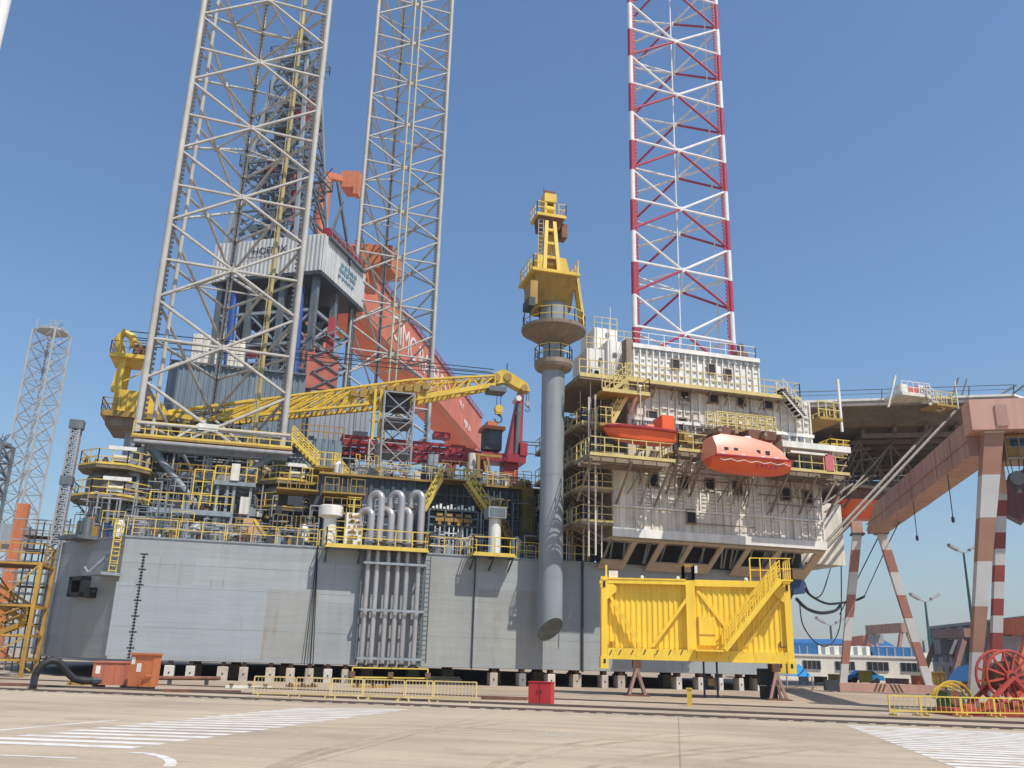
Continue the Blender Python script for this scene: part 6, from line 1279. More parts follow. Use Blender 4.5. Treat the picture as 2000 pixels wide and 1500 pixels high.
for i in range(34): x = rng.uniform(xL+.3, xR-.5); mb.tube((x, YF-rng.uniform(1.2, 2.6), zB-rng.uniform(.2, .6)), (x+rng.uniform(-1.2, 1.2), YF-.15, zB-rng.uniform(1.4, 3.6)), .04, 5)
for i in range(8): z = zB-rng.uniform(.6, 5.2); x = rng.uniform(xL+.5, xR-4); mb.tube((x, YF-.22, z), (x+rng.uniform(2, 6), YF-.22, z), .035, 5)
mb.build('strut', brownw, t); mb = MB()
for i in range(18): x = rng.uniform(xU+.5, xUR); z = rng.uniform(zB+.1, zB+1.0); mb.box(x, YF-rng.uniform(.5, 1.4), z, x+rng.uniform(.15, .6), YF-.25, z+rng.uniform(.2, .7))
mb.build('stored_gear', ochre, t)
t = thing('wall_cable_trays', 'thin cable trays and brackets fixed across the front wall of the quarters', 'cable tray', ((xU+xUR)/2, YF-.2, zB)); mb = MB()
for i in range(14): x = rng.uniform(xU+.3, xUR-2); z = rng.uniform(zB+.4, zW-1.2); mb.box(x, YF-.26, z, x+rng.uniform(.6, 3), YF-.2, z+.07); mb.box(x, YF-.26, z, x+.06, YF-.2, z+rng.uniform(.4, 1.4))
mb.build('tray', brownw, t)
# ---------------------------------------------------------------- big yellow framed container on trestles
def onplane(px, py, p0, nrm):
    d = ray(px, py); return CAMPOS+d*((p0-CAMPOS).dot(nrm)/d.dot(nrm))
CP = V(17.95, -11.3, 1.55); CU = V(.94, -.34, 0).normalized(); CV = V(.34, .94, 0).normalized()
def cq(cx, cy): q = onplane(cx/4.762+1160, cy/4.762+1080, CP, CV); return (q-CP).dot(CU), q.z
CL = cq(1865, 950)[0]; ctop = cq(100, 240)[1]; ctopR = cq(1800, 250)[1]; ctop = (ctop+ctopR)/2; cbase = cq(300, 990)[1]; cb1 = cq(300, 885)[1]
ct = thing('framed_container', 'large bright yellow steel container with diagonal braces and outside stairs, standing on trestles', 'container', CP+CU*CL/2+CV*1.2)
def cc(u, v, z): p = CP+CU*u+CV*v; return V(p.x, p.y, z)
def cbox(mb, u0, u1, v0, v1, z0, z1): return mb.hexa([cc(u0, v0, z0), cc(u1, v0, z0), cc(u1, v1, z0), cc(u0, v1, z0), cc(u0, v0, z1), cc(u1, v0, z1), cc(u1, v1, z1), cc(u0, v1, z1)])
cyel = paint('container yellow', (0.95, 0.63, 0.06), .45, .07, .09, .10, .7, rustcol=(.50, .30, .06))
CD = 2.9
for u0, u1 in ((0, .32), (CL-.34, CL)):
    for v0 in (0, CD-.32):
        mb = MB(); cbox(mb, u0, u1, v0, v0+.32, 1.38, ctop); cbox(mb, u0-.03, u1+.03, v0-.03, v0+.35, ctop-.12, ctop+.06); cbox(mb, u0-.05, u1+.05, v0-.05, v0+.37, 1.33, 1.95); post = mb.build('corner_post', cyel, ct)
        mb = MB(); [cbox(mb, (u0+u1)/2-.06, (u0+u1)/2+.06, v0-.06, v0-.04, z, z+.22) for z in (1.6,)]; cbox(mb, (u0+u1)/2-.06, (u0+u1)/2+.06, v0-.04, v0-.005, ctop-.5, ctop-.2); mb.build('casting_hole', blackp, post)
mb = MB()
for u0, s in ((.32, 1), (CL-.34, -1)): mb.prism([cc(u0, .02, ctop-.1), cc(u0+s*.5, .02, ctop-.45), cc(u0+s*.5, .02, ctop-.72), cc(u0, .02, ctop-1.15)], CV*.28)
mb.build('corner_gusset', cyel, ct)
umid = cq(905, 600)[0]
mb = MB(); cbox(mb, .33, CL-.35, .0, .26, cbase, cb1); cbox(mb, .33, CL-.35, CD-.3, CD, cbase, cb1); mb.build('base_beam', cyel, ct)
mb = MB()
for x in (155, 240, 355, 470, 585, 705, 815): u, z = cq(x, 925); mb.hexa([cc(u-.09, -.012, z-.13), cc(u-.03, -.012, z-.13), cc(u-.03, -.002, z-.13), cc(u-.09, -.002, z-.13), cc(u+.03, -.012, z+.13), cc(u+.11, -.012, z+.13), cc(u+.11, -.002, z+.13), cc(u+.03, -.002, z+.13)])
mb.build('beam_slot', rusty, ct)
mb = MB(); cbox(mb, umid-.24, umid+.24, .03, .4, cb1+.003, ctop-.06); mb.build('middle_post', cyel, ct)
mb = MB(); cbox(mb, .33, umid-.24, -.03, .40, ctop-.08, ctop); cbox(mb, .33, umid-.24, .0, .1, ctop-.3, ctop-.083); mb.build('roof_edge', cyel, ct)
mb = MB(); cbox(mb, umid+.25, CL-.35, .02, .45, ctop-.36, ctop-.02); mb.build('top_beam', cyel, ct)
MB_ = MB(); cbox(MB_, .3, CL-.3, .55, CD-.05, ctop-.1, ctop-.04); MB_.build('roof_sheet', cyel, ct)
MB_ = MB(); cbox(MB_, .3, CL-.3, .3, CD-.05, cbase+.05, cbase+.12); MB_.build('floor_sheet', rusty, ct)
def corr_wall(name, u0, u1, v, z0, z1, pitch=.29, d=.045):
    mb = MB(); pts = []; u = u0; k = 0
    prof = []
    while u < u1-.01:
        for du, dv in ((0, 0), (.09, 0), (.15, -d), (.24, -d)): prof.append((min(u1, u+du), v+dv))
        u += pitch
    prof.append((u1, v))
    for a, b in zip(prof, prof[1:]): mb.add([cc(a[0], a[1], z0), cc(b[0], b[1], z0), cc(b[0], b[1], z1), cc(a[0], a[1], z1)], [(0, 1, 2, 3)])
    return mb.build(name, cyel, ct)
corr_wall('corrugated_wall', .31, umid-.2, .40, cb1-.1, ctop-.1)
corr_wall('corrugated_wall', umid+.2, CL-.33, .22, cb1-.1, ctop-.1)
for u in (.16, CL-.16):
    mb = MB(); mb.hexa([cc(u-.03, .3, cb1), cc(u+.03, .3, cb1), cc(u+.03, CD-.3, cb1), cc(u-.03, CD-.3, cb1), cc(u-.03, .3, ctop-.1), cc(u+.03, .3, ctop-.1), cc(u+.03, CD-.3, ctop-.1), cc(u-.03, CD-.3, ctop-.1)]); mb.build('end_wall', cyel, ct)
def brace(c0, c1, v=.12, w=.16):
    a, b = cq(*c0), cq(*c1); mb = MB(); mb.beam(cc(a[0], v, a[1]), cc(b[0], v, b[1]), w, w, up=CV); mb.build('diagonal_brace', cyel, ct)
brace((150, 395), (440, 870)); brace((872, 420), (545, 870)); brace((965, 345), (1270, 740), .2); brace((1755, 410), (1410, 870), .2)
a, b = cq(975, 590), cq(1138, 862); mb = MB(); cbox(mb, a[0], b[0], .08, .17, b[1], a[1]); dr = mb.build('door', cyel, ct)
mb = MB(); [cbox(mb, a[0]-.1, a[0]-.002, .05, .16, b[1]+(a[1]-b[1])*f, b[1]+(a[1]-b[1])*f+.12) for f in (.08, .38, .68, .9)]; cbox(mb, a[0]+.03, b[0]-.03, .05, .078, (a[1]+b[1]*1.8)/2.8, (a[1]+b[1]*1.8)/2.8+.03); mb.build('hinge', ochre, dr)
p0, p1 = cq(925, 898), cq(1182, 903); zs0 = p0[1]
mb = MB(); cbox(mb, p0[0], p1[0], -.95, -.003, zs0-.09, zs0); mb.build('entry_platform', cyel, ct)
s1 = cq(1185, 895); s2 = cq(1680, 250)
mb = MB(); aS, bS = cc(s1[0]+.05, -.52, zs0), cc(s2[0]+.1, -.52, ctop)
stair(mb, aS, bS, CV, .85, True, .025)
for k in (-1, 1):
    for h in (.3, .78): mb.beam(aS+CV*.425*k+Z*h, bS+CV*.425*k+Z*h, .04, .04)
    for i in range(12): p = aS.lerp(bS, i/11)+CV*.425*k; mb.beam(p, p+Z*1.0, .04, .04)
mb.build('stair', cyel, ct)
mb = MB(); q0 = s2[0]+.1; cbox(mb, q0, CL-.05, -.98, -.13, ctop-.08, ctop); mb.build('top_landing', cyel, ct)
mb = MB(); rail(mb, [cc(q0-.5, -.95, ctop-.0), cc(q0+.05, -.95, ctop), cc(CL-.08, -.95, ctop), cc(CL-.08, .9, ctop)], h=1.1, sp=.5, r=.028); rail(mb, [cc(q0-1.2, .9, ctop), cc(q0-.1, .9, ctop)], h=1.3, sp=.6, r=.028); mb.build('top_railing', cyel, ct)
u0, z0 = cq(838, 215); u1, z1 = cq(928, 112)
mb = MB(); rail(mb, [cc(u0, .1, ctop), cc(u1, .1, ctop), cc(u1, .8, ctop), cc(u0, .8, ctop)], h=z1-ctop, sp=.6, r=.04, mid=1, closed=True); mb.build('top_cage', paint('dull yellow cage', (.42, .28, .05), .5), ct)
mb = MB(); cbox(mb, u1+.05, u1+.2, .1, .3, ctop+.35, z1-.02); mb.build('white_lamp', white, ct)
mb = MB(); cbox(mb, u0+.1, u1-.1, .3, .7, ctop+.002, ctop+.4); mb.build('roof_valve', dark, ct)
mb = MB(); u, z = cq(115, 110); cbox(mb, u-.05, u+.05, .1, .2, ctop+.06, z); mb.build('lashing_stub', cyel, ct)
u0, z0 = cq(140, 160); u1 = cq(225, 160)[0]; mb = MB(); cbox(mb, u0, u1, .2, .6, ctop+.001, z0); mb.build('roof_box', beige, ct)
mb = MB()
for x in (450, 785, 1420): u, z = cq(x, 232); mb.lathe(cc(u, .2, ctop), [(.1, 0), (.1, .1), (.04, .16)], 8)
mb.build('roof_lug', white, ct)
u, z = cq(1740, 880); mb = MB(); cbox(mb, u-.03, u+.25, .1, .18, z, z+.06); cbox(mb, u-.03, u+.03, .1, .18, z, z+.3); mb.build('tie_down', rusty, ct)
def trestle(px, lab, extra):
    q = onplane(px, 1300, CP+CV*.5, CV); u = (q-CP).dot(CU)
    t = thing('trestle', lab, 'trestle', cc(u, .5, 0), 'rusty trestles under the yellow container')
    zt_ = 1.36 if False else cbase-.02
    MB_ = MB(); MB_.obox(cc(u-.2, .0, zt_-.4), CU*.42, CV*1.2, Z*.4); MB_.build('head_block', rusty, t)
    for s in (-1, 1):
        for v in (.1, 1.0): mb = MB(); mb.beam(cc(u, v, zt_-.4), cc(u+s*.42, v+(v-.55)*.5, .06), .14, .18, up=CV); mb.build('leg', paint('pink grey steel', (.33, .19, .15), .7, .25, .2, .2), t)
    MB_ = MB(); MB_.obox(cc(u-.6, -.35, .002), CU*1.25, CV*1.8, Z*.06); MB_.build('base_plate', rusty, t)
    if extra:
        mb = MB(); mb.obox(cc(u-.75, .6, .7), CU*.7, CV*.8, Z*.85); mb.obox(cc(u-.65, .5, .07), CU*.75, CV*.9, Z*.6); mb.build('black_pack', blackp, t)
trestle(1243, 'rusty A shaped trestle under the left part of the yellow container', False)
trestle(1512, 'rusty A shaped trestle with a black pack under the right part of the yellow container', True)
q = onplane(1387, 1300, CP+CV*1.2, CV); u = (q-CP).dot(CU); t = thing('hose_reel_frame', 'small dark frame with yellow valve hanging in the shade under the yellow container', 'frame', cc(u, 1.2, 0))
mb = MB(); [mb.beam(cc(u+d, 1.2, 0.02), cc(u+d, 1.2, cbase), .08) for d in (-.35, .35)]; mb.beam(cc(u-.35, 1.2, .9), cc(u+.35, 1.2, .9), .08); mb.build('frame', navy, t); mb = MB(); mb.obox(cc(u-.15, 1.0, .6), CU*.3, CV*.3, Z*.35); mb.build('valve', ochre, t)
mb = MB(); rng = random.Random(19)
u, z = cq(140, 830)
for i in range(4): cbox(mb, u+.03, u+rng.uniform(.2, .32), .28, .345, z-.08*i, z-.08*i+.045)
mb.build('stencil_lines', ochre, ct)
mb = MB()
for i in range(34): u = rng.uniform(.4, CL-.5); z = rng.choice((cb1-.002, cbase+.3, ctop-.3)); l = rng.uniform(.08, .3); w_ = rng.uniform(.01, .025); mb.add([cc(u-w_, -.004, z), cc(u+w_, -.004, z), cc(u+w_*.4, -.004, max(cbase, z-l)), cc(u-w_*.4, -.004, max(cbase, z-l))], [(0, 1, 2, 3)]) if z < ctop-1 else None
mb.build('rust_run', paint('container rust run', (.52, .30, .06), .7, .25, .2), ct)
# ---------------------------------------------------------------- foreground objects
a = atz(1031, 1377); b = atz(1075, 1379); d = (b-a).normalized(); nrm = V(-d.y, d.x, 0); w = (b-a).length; h = .80
t = thing('red_cabinet', 'small red two door cabinet standing alone at the crane rail', 'cabinet', (a+b)/2)
mb = MB(); mb.obox(a+nrm*.03+Z*.05, d*w, nrm*.5, Z*h); mb.build('body', cabred, t); mb = MB(); mb.obox(a+nrm*.1+Z*.003, d*w, nrm*.4, Z*.046); mb.build('plinth', dark, t)
for k in (0, 1):
    mb = MB(); mb.obox(a+Z*.09+d*(w*.5*k+.02), d*(w*.5-.035), nrm*.027, Z*(h-.08)); dd = mb.build('door', cabred, t); mb = MB(); p = a+d*(w*.5+(.05 if k else -.08))+Z*.45; mb.obox(p-nrm*.03, d*.03, nrm*.028, Z*.14); mb.build('handle', dark, dd)
mb = MB(); mb.obox(a-nrm*.02-d*.02+Z*(h+.052), d*(w+.04), nrm*.57, Z*.03); mb.build('top', cabred, t)
p = atz(1347, 1378); t = thing('yellow_bollard', 'short yellow bollard post standing in front of the yellow container', 'bollard', p); MB().obox(p-GX*.1-GY*.1, GX*.2, GY*.2, Z*.66).build('post', yel, t); MB().obox(p-GX*.13-GY*.13+Z*.661, GX*.26, GY*.26, Z*.05).build('cap', yel, t)
def barrier(pa, pb, lab, grp, m, h=.85, mesh_sp=.13, name='barrier_panel'):
    a, b = Vector(pa), Vector(pb); d = (b-a); L = d.length; d.normalize(); n = V(-d.y, d.x, 0)
    t = thing(name, lab, 'barrier', (a+b)/2, grp)
    mb = MB(); mb.beam(a+Z*.12, a+Z*h, .05); mb.beam(b+Z*.12, b+Z*h, .05); mb.beam(a+Z*h, b+Z*h, .05); mb.beam(a+Z*.16, b+Z*.16, .05); mb.build('frame', m, t)
    mb = MB(); k = int(L/mesh_sp); [mb.beam(a.lerp(b, i/k)+Z*.17, a.lerp(b, i/k)+Z*(h-.02), .018) for i in range(1, k)]; mb.build('bars', m, t)
    mb = MB(); [(mb.beam(p-n*.28+Z*.03, p+n*.28+Z*.03, .06), mb.beam(p+Z*.03, p+Z*.14, .05)) for p in (a.lerp(b, .12), a.lerp(b, .88))]; mb.build('foot', m, t)
palel = paint('faded yellow barrier', (.60, .46, .20), .6, .2, .15)
bp = [atz(*p) for p in ((492, 1362), (575, 1364), (645, 1366), (708, 1367), (790, 1370), (845, 1371), (932, 1374))]
labs = ['first', 'second', 'third', 'fourth', 'fifth', 'sixth']
for i, (p, q) in enumerate(zip(bp, bp[1:])): barrier(p.lerp(q, .02), p.lerp(q, .97), 'pale yellow barrier panel, %s from the left in the row before the upright pipes' % labs[i], 'pale yellow barriers along the rails before the hull', palel, .78)
bp = [atz(*p) for p in ((1738, 1397), (1800, 1398), (1880, 1400), (1945, 1401), (2012, 1402))]
for i, (p, q) in enumerate(zip(bp, bp[1:])): barrier(p.lerp(q, .01), p.lerp(q, .98), 'bright yellow barrier panel, %s from the left in front of the cable reel' % labs[i], 'bright yellow barriers in front of the cable reel', yelrail, .72, .2)
a, b = atz(686, 1341), atz(834, 1343); mb = MB(); t = thing('yellow_pipe_frame', 'low yellow pipe frame at the hull edge below the upright pipes', 'frame', (a+b)/2)
rail(mb, [a, a.lerp(b, .5), b], h=1.0, sp=1.9, r=.045); mb.build('rails', yelrail, t); mb = MB(); [mb.obox(p+Z*.5-V(.15, 0, 0), V(.3, 0, 0), V(0, -.1, 0), Z*.3) for p in (a, a.lerp(b, .5), b)]; mb.build('clamp', timber, t)
a, b = atz(838, 1336), atz(905, 1337); t = thing('plank_pile', 'pile of weathered planks lying at the hull edge right of the yellow pipe frame', 'planks', (a+b)/2)
for i in range(4): mb = MB(); o = V(0, .12*(i % 2), .02+.115*i); mb.obox(a+o, (b-a)*(1-.03*i), V(0, .9, 0), Z*.10); mb.build('plank', paint('weathered wood', (.36, .31, .25), .85, .2, .2), t)
# orange skips / welding sets and ducts on the left
a, b = atz(176, 1344), atz(243, 1345.5); hh = .92
t = thing('orange_skip', 'faded red orange metal box on skids at the left before the hull', 'metal box', (a+b)/2); dv = V(.25, .95, 0)
mb = MB(); mb.obox(a+Z*.14, b-a, dv*1.1, Z*hh); mb.build('body', fadedred, t); mb = MB(); mb.obox(a-V(.04, .04, 0)+Z*(hh+.142), (b-a)*1.04, dv*1.2, Z*.07); mb.build('lid', fadedred, t)
mb = MB(); [mb.obox(a+(b-a)*f+Z*.003, (b-a)*.08, dv*1.1, Z*.135) for f in (.05, .85)]; mb.build('skid', dark, t); mb = MB(); mb.obox(a+(b-a)*.08+Z*.6-dv*.012, (b-a)*.13, dv*.01, Z*.33); mb.build('notice', white, t)
mb = MB(); [mb.obox(a+(b-a)*f+Z*.16-dv*.03, (b-a)*.02, dv*.028, Z*(hh-.04)) for f in (.0, .32, .65, .97)]; mb.build('rib', fadedred, t)
a, b = atz(247, 1348), atz(292, 1350); hh = 1.28
t = thing('orange_cabinet', 'taller orange machine cabinet with pale stickers right beside the faded orange box', 'cabinet', (a+b)/2)
mb = MB(); mb.obox(a+Z*.16, b-a, dv*.9, Z*hh); mb.build('body', orangef, t); mb = MB(); mb.obox(a-V(.05, .05, 0)+Z*(hh+.162), (b-a)*1.08, dv*1.0, Z*.08); mb.build('top', orangef, t)
mb = MB(); mb.obox(a+(b-a)*.05+Z*1.05-dv*.012, (b-a)*.15, dv*.01, Z*.3); mb.obox(a+(b-a)*.3+Z*.75-dv*.012, (b-a)*.2, dv*.01, Z*.35); mb.build('sticker', wallw, t); mb = MB(); mb.obox(a+(b-a)*.02+Z*.005, (b-a)*.9, dv*.8, Z*.15); mb.build('base', rubber, t)
mb = MB(); mb.path([a+(b-a)*.55-dv*.06+Z*.2, a+(b-a)*.6-dv*.08+Z*.5, a+(b-a)*.8-dv*.08+Z*.62, a+(b-a)*1.0-dv*.05+Z*.6], .035, 6); mb.build('pipe', orangef, t)
t = thing('ventilation_hose', 'fat black hose arching over the ground at the far left', 'hose', atz(110, 1345)); pts = [atz(64, 1346)+Z*.05]; q = atz(64, 1346)
for px, z in ((64, .3), (67, .62), (76, .88), (90, 1.02), (105, .98), (116, .8), (128, .5), (142, .28), (158, .2), (178, .2)): p = atz(px, 1344); pts.append(V(p.x, p.y, z+.1))
MB().path(pts, .15, 10).build('hose', rubber, t, True); MB().path([pts[-1], pts[-1]+V(.4, .1, 0)], .19, 10).build('coupling', dark, t)
a, b = atz(296, 1338), atz(428, 1338); t = thing('ground_pipe', 'long rusty pipe lying on low supports before the hull blocks', 'pipe', (a+b)/2); MB().tube(a+Z*.33, b+Z*.33, .1, 10).build('pipe', rusty, t, True); mb = MB(); [mb.box(p.x-.1, p.y-.1, 0.002, p.x+.1, p.y+.1, .24) for p in (a.lerp(b, .25), a.lerp(b, .8))]; mb.build('support', dark, t)
for i, (pa, pb, lab) in enumerate((((940, 1366), (1030, 1368), 'rusty steel bar lying flat along the inner rail left of the red cabinet'), ((0, 1340), (60, 1341), 'rusty beam lying on the ground at the far left edge'), ((320, 1352), (470, 1355), 'flat strip of dark timber lying along the rails left of the barriers'))):
    a, b = atz(*pa), atz(*pb); mb = MB(); mb.beam(a+Z*.07, b+Z*.07, .15, .12); o = mb.build('steel_bar', rusty, None); tag(o, lab, 'bar')
# ---------------------------------------------------------------- right hand portal gantry crane
GB0, GB1 = V(31.7, -23.9, 0), V(44.1, 0, 0); GD = (GB1-GB0).normalized(); GS = V(GD.y, -GD.x, 0)
gz0, gz1 = 11.4, 13.1
gc = thing('gantry_crane', 'faded red gantry crane with brown and white banded legs beside the helideck', 'gantry crane', (GB0+GB1)/2)
mb = MB(); o = GB0-GS*.1+Z*gz0; LB = (GB1-GB0).length; mb.prism([o, o+GD*LB, o+GD*(LB+.2)+Z*.4, o+GD*(LB-3.6)+Z*(gz1-gz0), o+Z*(gz1-gz0)], GS*1.3); mb.build('main_beam', salmon, gc)
mb = MB(); n = 9; L = (GB1-GB0).length
for i in range(n): mb.obox(o-GS*.025+GD*(L*i/n)+Z*.05, GD*.04, GS*.023, Z*(gz1-gz0-.1))
mb.obox(o-GS*.07+Z*.7, GD*L, GS*.068, Z*.05); mb.build('web_stiffener', salmon, gc)
mb = MB(); ax = -GD
rng = random.Random(3)
for i in range(7): mb.obox(o-GS*.015+GD*(L*.4+i*.8)+Z*1.1, GD*.12, GS*.013, Z*.6); mb.obox(o-GS*.015+GD*(L*.4+i*.8+.15)+Z*(1.1+.25*(i%3)), GD*.3, GS*.013, Z*.11)
mb.build('faded_lettering', paint('faded lettering', (.42, .20, .14), .6, .2), gc)
# near end: cross head, big tapered leg, slender leg
eh0 = onplane(1906, 845, GB0, GD); 
mb = MB(); mb.obox(GB0+GD*.02-GS*.2+Z*(gz0+.95), -GD*1.3, GS*4.5, Z*(13.8-gz0-.95)); mb.build('end_head', salmonl, gc)
mb = MB(); mb.obox(GB0-GD*1.29+GS*.85+Z*(gz0+1.1), -GD*.05, GS*.5, Z*1.0); mb.build('end_recess', salmon, gc)
hz = stripes('gantry band paint', (.52, .50, .47), (.33, .17, .11), 3.9, .55); hz2 = stripes('slim leg band paint', (.52, .50, .47), (.24, .045, .035), 1.5, .4)
lt = GB0-GD*.65; l0 = onplane(1902, 1385, lt, GD); l1 = onplane(1937, 842, lt, GD)
mb = MB(); lb0 = V(l0.x, l0.y, 0.4); lt0 = V(l1.x, l1.y, gz0+.93); 
def ring(p, a, b): return [p-GS*a-GD*b, p+GS*a-GD*b, p+GS*a+GD*b, p-GS*a+GD*b]
mb.loft([ring(lb0, .19, .2), ring(lt0, .42, .38)]); mb.build('main_leg', hz, gc)
s0, s1 = onplane(1938, 1345, lt+GD*1.5, GD), onplane(1955, 965, lt+GD*1.5, GD); mb = MB(); mb.beam(V(s0.x, s0.y, .4), V(s1.x, s1.y, s1.z), .42, .42, up=GD); mb.build('slim_leg', hz2, gc)
mb = MB(); mb.beam(V(s1.x, s1.y, s1.z), V(s1.x+.1, s1.y, gz0+.94), .42, .42, up=GD); mb.build('slim_leg_head', salmonl, gc)
mb = MB(); mb.obox(V(lb0.x, lb0.y, .05)-GS*.6-GD*.3, GS*3.6, GD*.6, Z*.4); mb.build('near_sill', salmon, gc)
# far end A frame
fl, fr = V(68.3, 39.0, 0), V(75.2, 30.4, 0)
for nm, p0, p1 in (('a_leg', onplane(1646, 1328, GB1, GD), onplane(1674, 1042, GB1, GD)), ('a_leg', onplane(1814, 1332, GB1, GD), onplane(1721, 1040, GB1, GD))):
    mb = MB(); mb.beam(V(p0.x, p0.y, .6), p1, .5, .5, up=GD, w2=.62, h2=.62); mb.build('a_leg', stripes('far leg band paint '+str(round(p0.x)), (.60, .57, .54), (.38, .17, .12), 3.3, .3), gc)
    mb = MB(); mb.beam(p1, p1+Z*.9, .75, .75, up=GD); mb.build('leg_cap', salmonl, gc); mb = MB(); mb.obox(p1-GS*.48-GD*.48-Z*.14, GS*.96, GD*.96, Z*.14); mb.build('leg_flange', dark, gc)
p0, p1 = onplane(1634, 1350, GB1, GD), onplane(1832, 1356, GB1, GD); sx = V(p0.x, p0.y, .08); ex = V(p1.x, p1.y, .08)
mb = MB(); mb.obox(sx-GD*.4, ex-sx, GD*.8, Z*.58); sill = mb.build('sill_beam', salmonl, gc)
mb = MB()
for f in (.36, .40, .44, .56, .60, .64): a = sx.lerp(ex, f)-GD*.405; s = 1 if f > .5 else -1; mb.prism([a+Z*.02, a+GS*.11+Z*.02, a+GS*(.11-s*.25)+Z*.56, a+GS*(-s*.25)+Z*.56], -GD*.008)
mb.build('hazard_stripe', paint('hazard dark', (.10, .07, .01), .6), sill)
for f in (-.06, .02, .9, 1.0): mb = MB(); a = sx.lerp(ex, f); mb.tube(a-GD*.2+Z*.08, a+GD*.2+Z*.08, .15, 12); mb.build('bogie_wheel', dark, gc)
mb = MB(); a = sx.lerp(ex, -.12); mb.obox(a-GD*.45-Z*.02, GS*1.0, GD*.9, Z*.75); mb.build('bogie_drive', dark, gc)
# trolley and cab under the near end, hook with block
c0 = onplane(1955, 870, lt+GD*.3, GD); cz0 = onplane(1962, 893, lt, GD).z; mb = MB(); mb.obox(V(c0.x, c0.y, cz0)+GS*.25, GS*3, GD*1, Z*(gz0+.9-cz0)); tc = mb.build('operator_cab', ochre, gc)
mb = MB(); b0 = V(c0.x, c0.y, cz0)+GS*.05-GD*.4; rail(mb, [b0, b0+GS*3.5], h=.9, sp=.6, r=.03); mb.obox(b0-Z*.12, GS*3.5, GD*1.6, Z*.1); mb.build('cab_gallery', brownw, tc)
mb = MB(); mb.obox(V(c0.x, c0.y, cz0+.5)+GS*.4-GD*.02, GS*.7, GD*.018, Z*.5); mb.build('cab_window', glass, tc)
hk0 = onplane(1985, 935, lt, GD); t = thing('gantry_hook_block', 'dark hook block hanging on thin ropes under the gantry cab at the right edge', 'hook block', hk0-Z*.65)
mb = MB(); [mb.tube(hk0+GS*s, V(hk0.x, hk0.y, cz0-.12)+GS*s*1.4, .018, 4) for s in (-.25, -.1, .15, .3)]; mb.build('hoist_rope', lineb, t); mb = MB(); mb.tube(hk0-GD*.2, hk0+GD*.2, .33, 14); mb.build('sheave_block', dark, t); mb = MB(); mb.beam(hk0-Z*.3, hk0-Z*.65, .22, .2); mb.build('hook', dark, t)
# maroon beam of a second crane at the right edge
q0 = far(1962, 975, 95); d2 = RT; t = thing('maroon_crane_boom', 'dark maroon crane beam entering at the right edge behind the gantry leg', 'crane beam', V(q0.x, q0.y, 0))
fwd = V(.66, .75, 0); side = V(fwd.y, -fwd.x, 0); nn = q0
mar = paint('maroon crane paint', (.13, .03, .04), .55, .15, .2)
mb = MB(); mb.prism([q0-Z*1.4, q0+Z*1.6, q0+side*3.5+Z*3.8, q0+side*16+Z*6.5, q0+side*16-Z*1.5, q0+side*2.2-Z*1.3, q0+side*1.2-Z*2.2], fwd*2.5); mb.build('beam', mar, t)
mb = MB(); mb.prism([q0+side*2.4-Z*1.4, q0+side*5-Z*1.4, q0+side*16-Z*18, q0+side*13.5-Z*18], fwd*2.0); mb.build('raking_leg', mar, t); mb = MB(); mb.obox(q0-side*1.3-Z*1.6, side*1.28, fwd*2, Z*3); mb.build('end_plate', salmonl, t)
p = q0+side*14; MB().beam(V(p.x, p.y, 0), p-Z*1.4, 1.6, 1.6).build('column', mar, t)
# hanging pendants and ropes from the gantry beam
for px, py0, py1, lab in ((1851, 930, 1012, 'thin pendant line with a small weight hanging from the gantry beam nearer its leg'), (1783, 975, 1048, 'thin pendant line with a small weight hanging from the gantry beam nearer the helideck')):
    a = onplane(px, py0, (GB0+GB1)/2, GS); b = onplane(px+5, py1, (GB0+GB1)/2, GS); t = thing('pendant_line', lab, 'pendant', V(a.x, a.y, b.z-.6), 'pendants under the gantry beam'); MB().tube(V(a.x, a.y, gz0), V(a.x, a.y, b.z), .025, 5).build('line', lineb, t); MB().lathe((a.x, a.y, b.z-.3), [(.05, 0), (.08, .08), (.08, .25), (.04, .32)], 8).build('weight', rubber, t)
def hose(name, pts, r, lab, cat='hose', m=rubber, grp=None):
    # smooth curve through points
    P = [Vector(p) for p in pts]; out = []
    for i in range(len(P)-1):
        p0, p1, p2, p3 = P[max(i-1, 0)], P[i], P[i+1], P[min(i+2, len(P)-1)]
        for k in range(6): s = k/6; out.append(.5*((2*p1)+(p2-p0)*s+(2*p0-5*p1+4*p2-p3)*s*s+(3*p1-p0-3*p2+p3)*s**3))
    out.append(P[-1]); o = MB().path(out, r, 6).build(name, m, None, True); return tag(o, lab, cat, grp)
hose('black_hose', [at(1560, 1130, 2), at(1580, 1160, 4), at(1612, 1178, 7), at(1640, 1178, 9), at(1672, 1172, 10), at(1688, 1165, 9)], .1, 'thick black hose sagging from the hull end to the gantry, upper of two')
hose('black_hose', [at(1556, 1170, 2), at(1575, 1188, 3), at(1602, 1197, 5), at(1630, 1193, 8), at(1642, 1182, 11)], .13, 'thick black hose sagging from the hull end, lower of two')
hose('thin_cable', [at(1562, 1180, 2), at(1568, 1220, 3), at(1590, 1252, 5), at(1615, 1262, 8), at(1635, 1240, 11), at(1643, 1190, 12), at(1642, 1050, 12)], .05, 'thin cable hanging in a deep loop below the black hoses')
hose('thin_cable', [at(1688, 1165, 9), at(1722, 1090, 8), at(1740, 1052, 2), at(1756, 1020, -7)], .04, 'thin straight cable slanting up to the gantry beam from the black hose')
hose('thin_cable', [at(1640, 1200, 8), at(1675, 1130, 3), at(1714, 1052, -5)], .04, 'thin straight cable slanting up to the gantry A frame top')
hose('thin_cable', [at(1622, 1110, 8), at(1605, 1160, 6), at(1585, 1165, 4), at(1570, 1135, 3)], .05, 'short thin cable loop under the quarters annex')
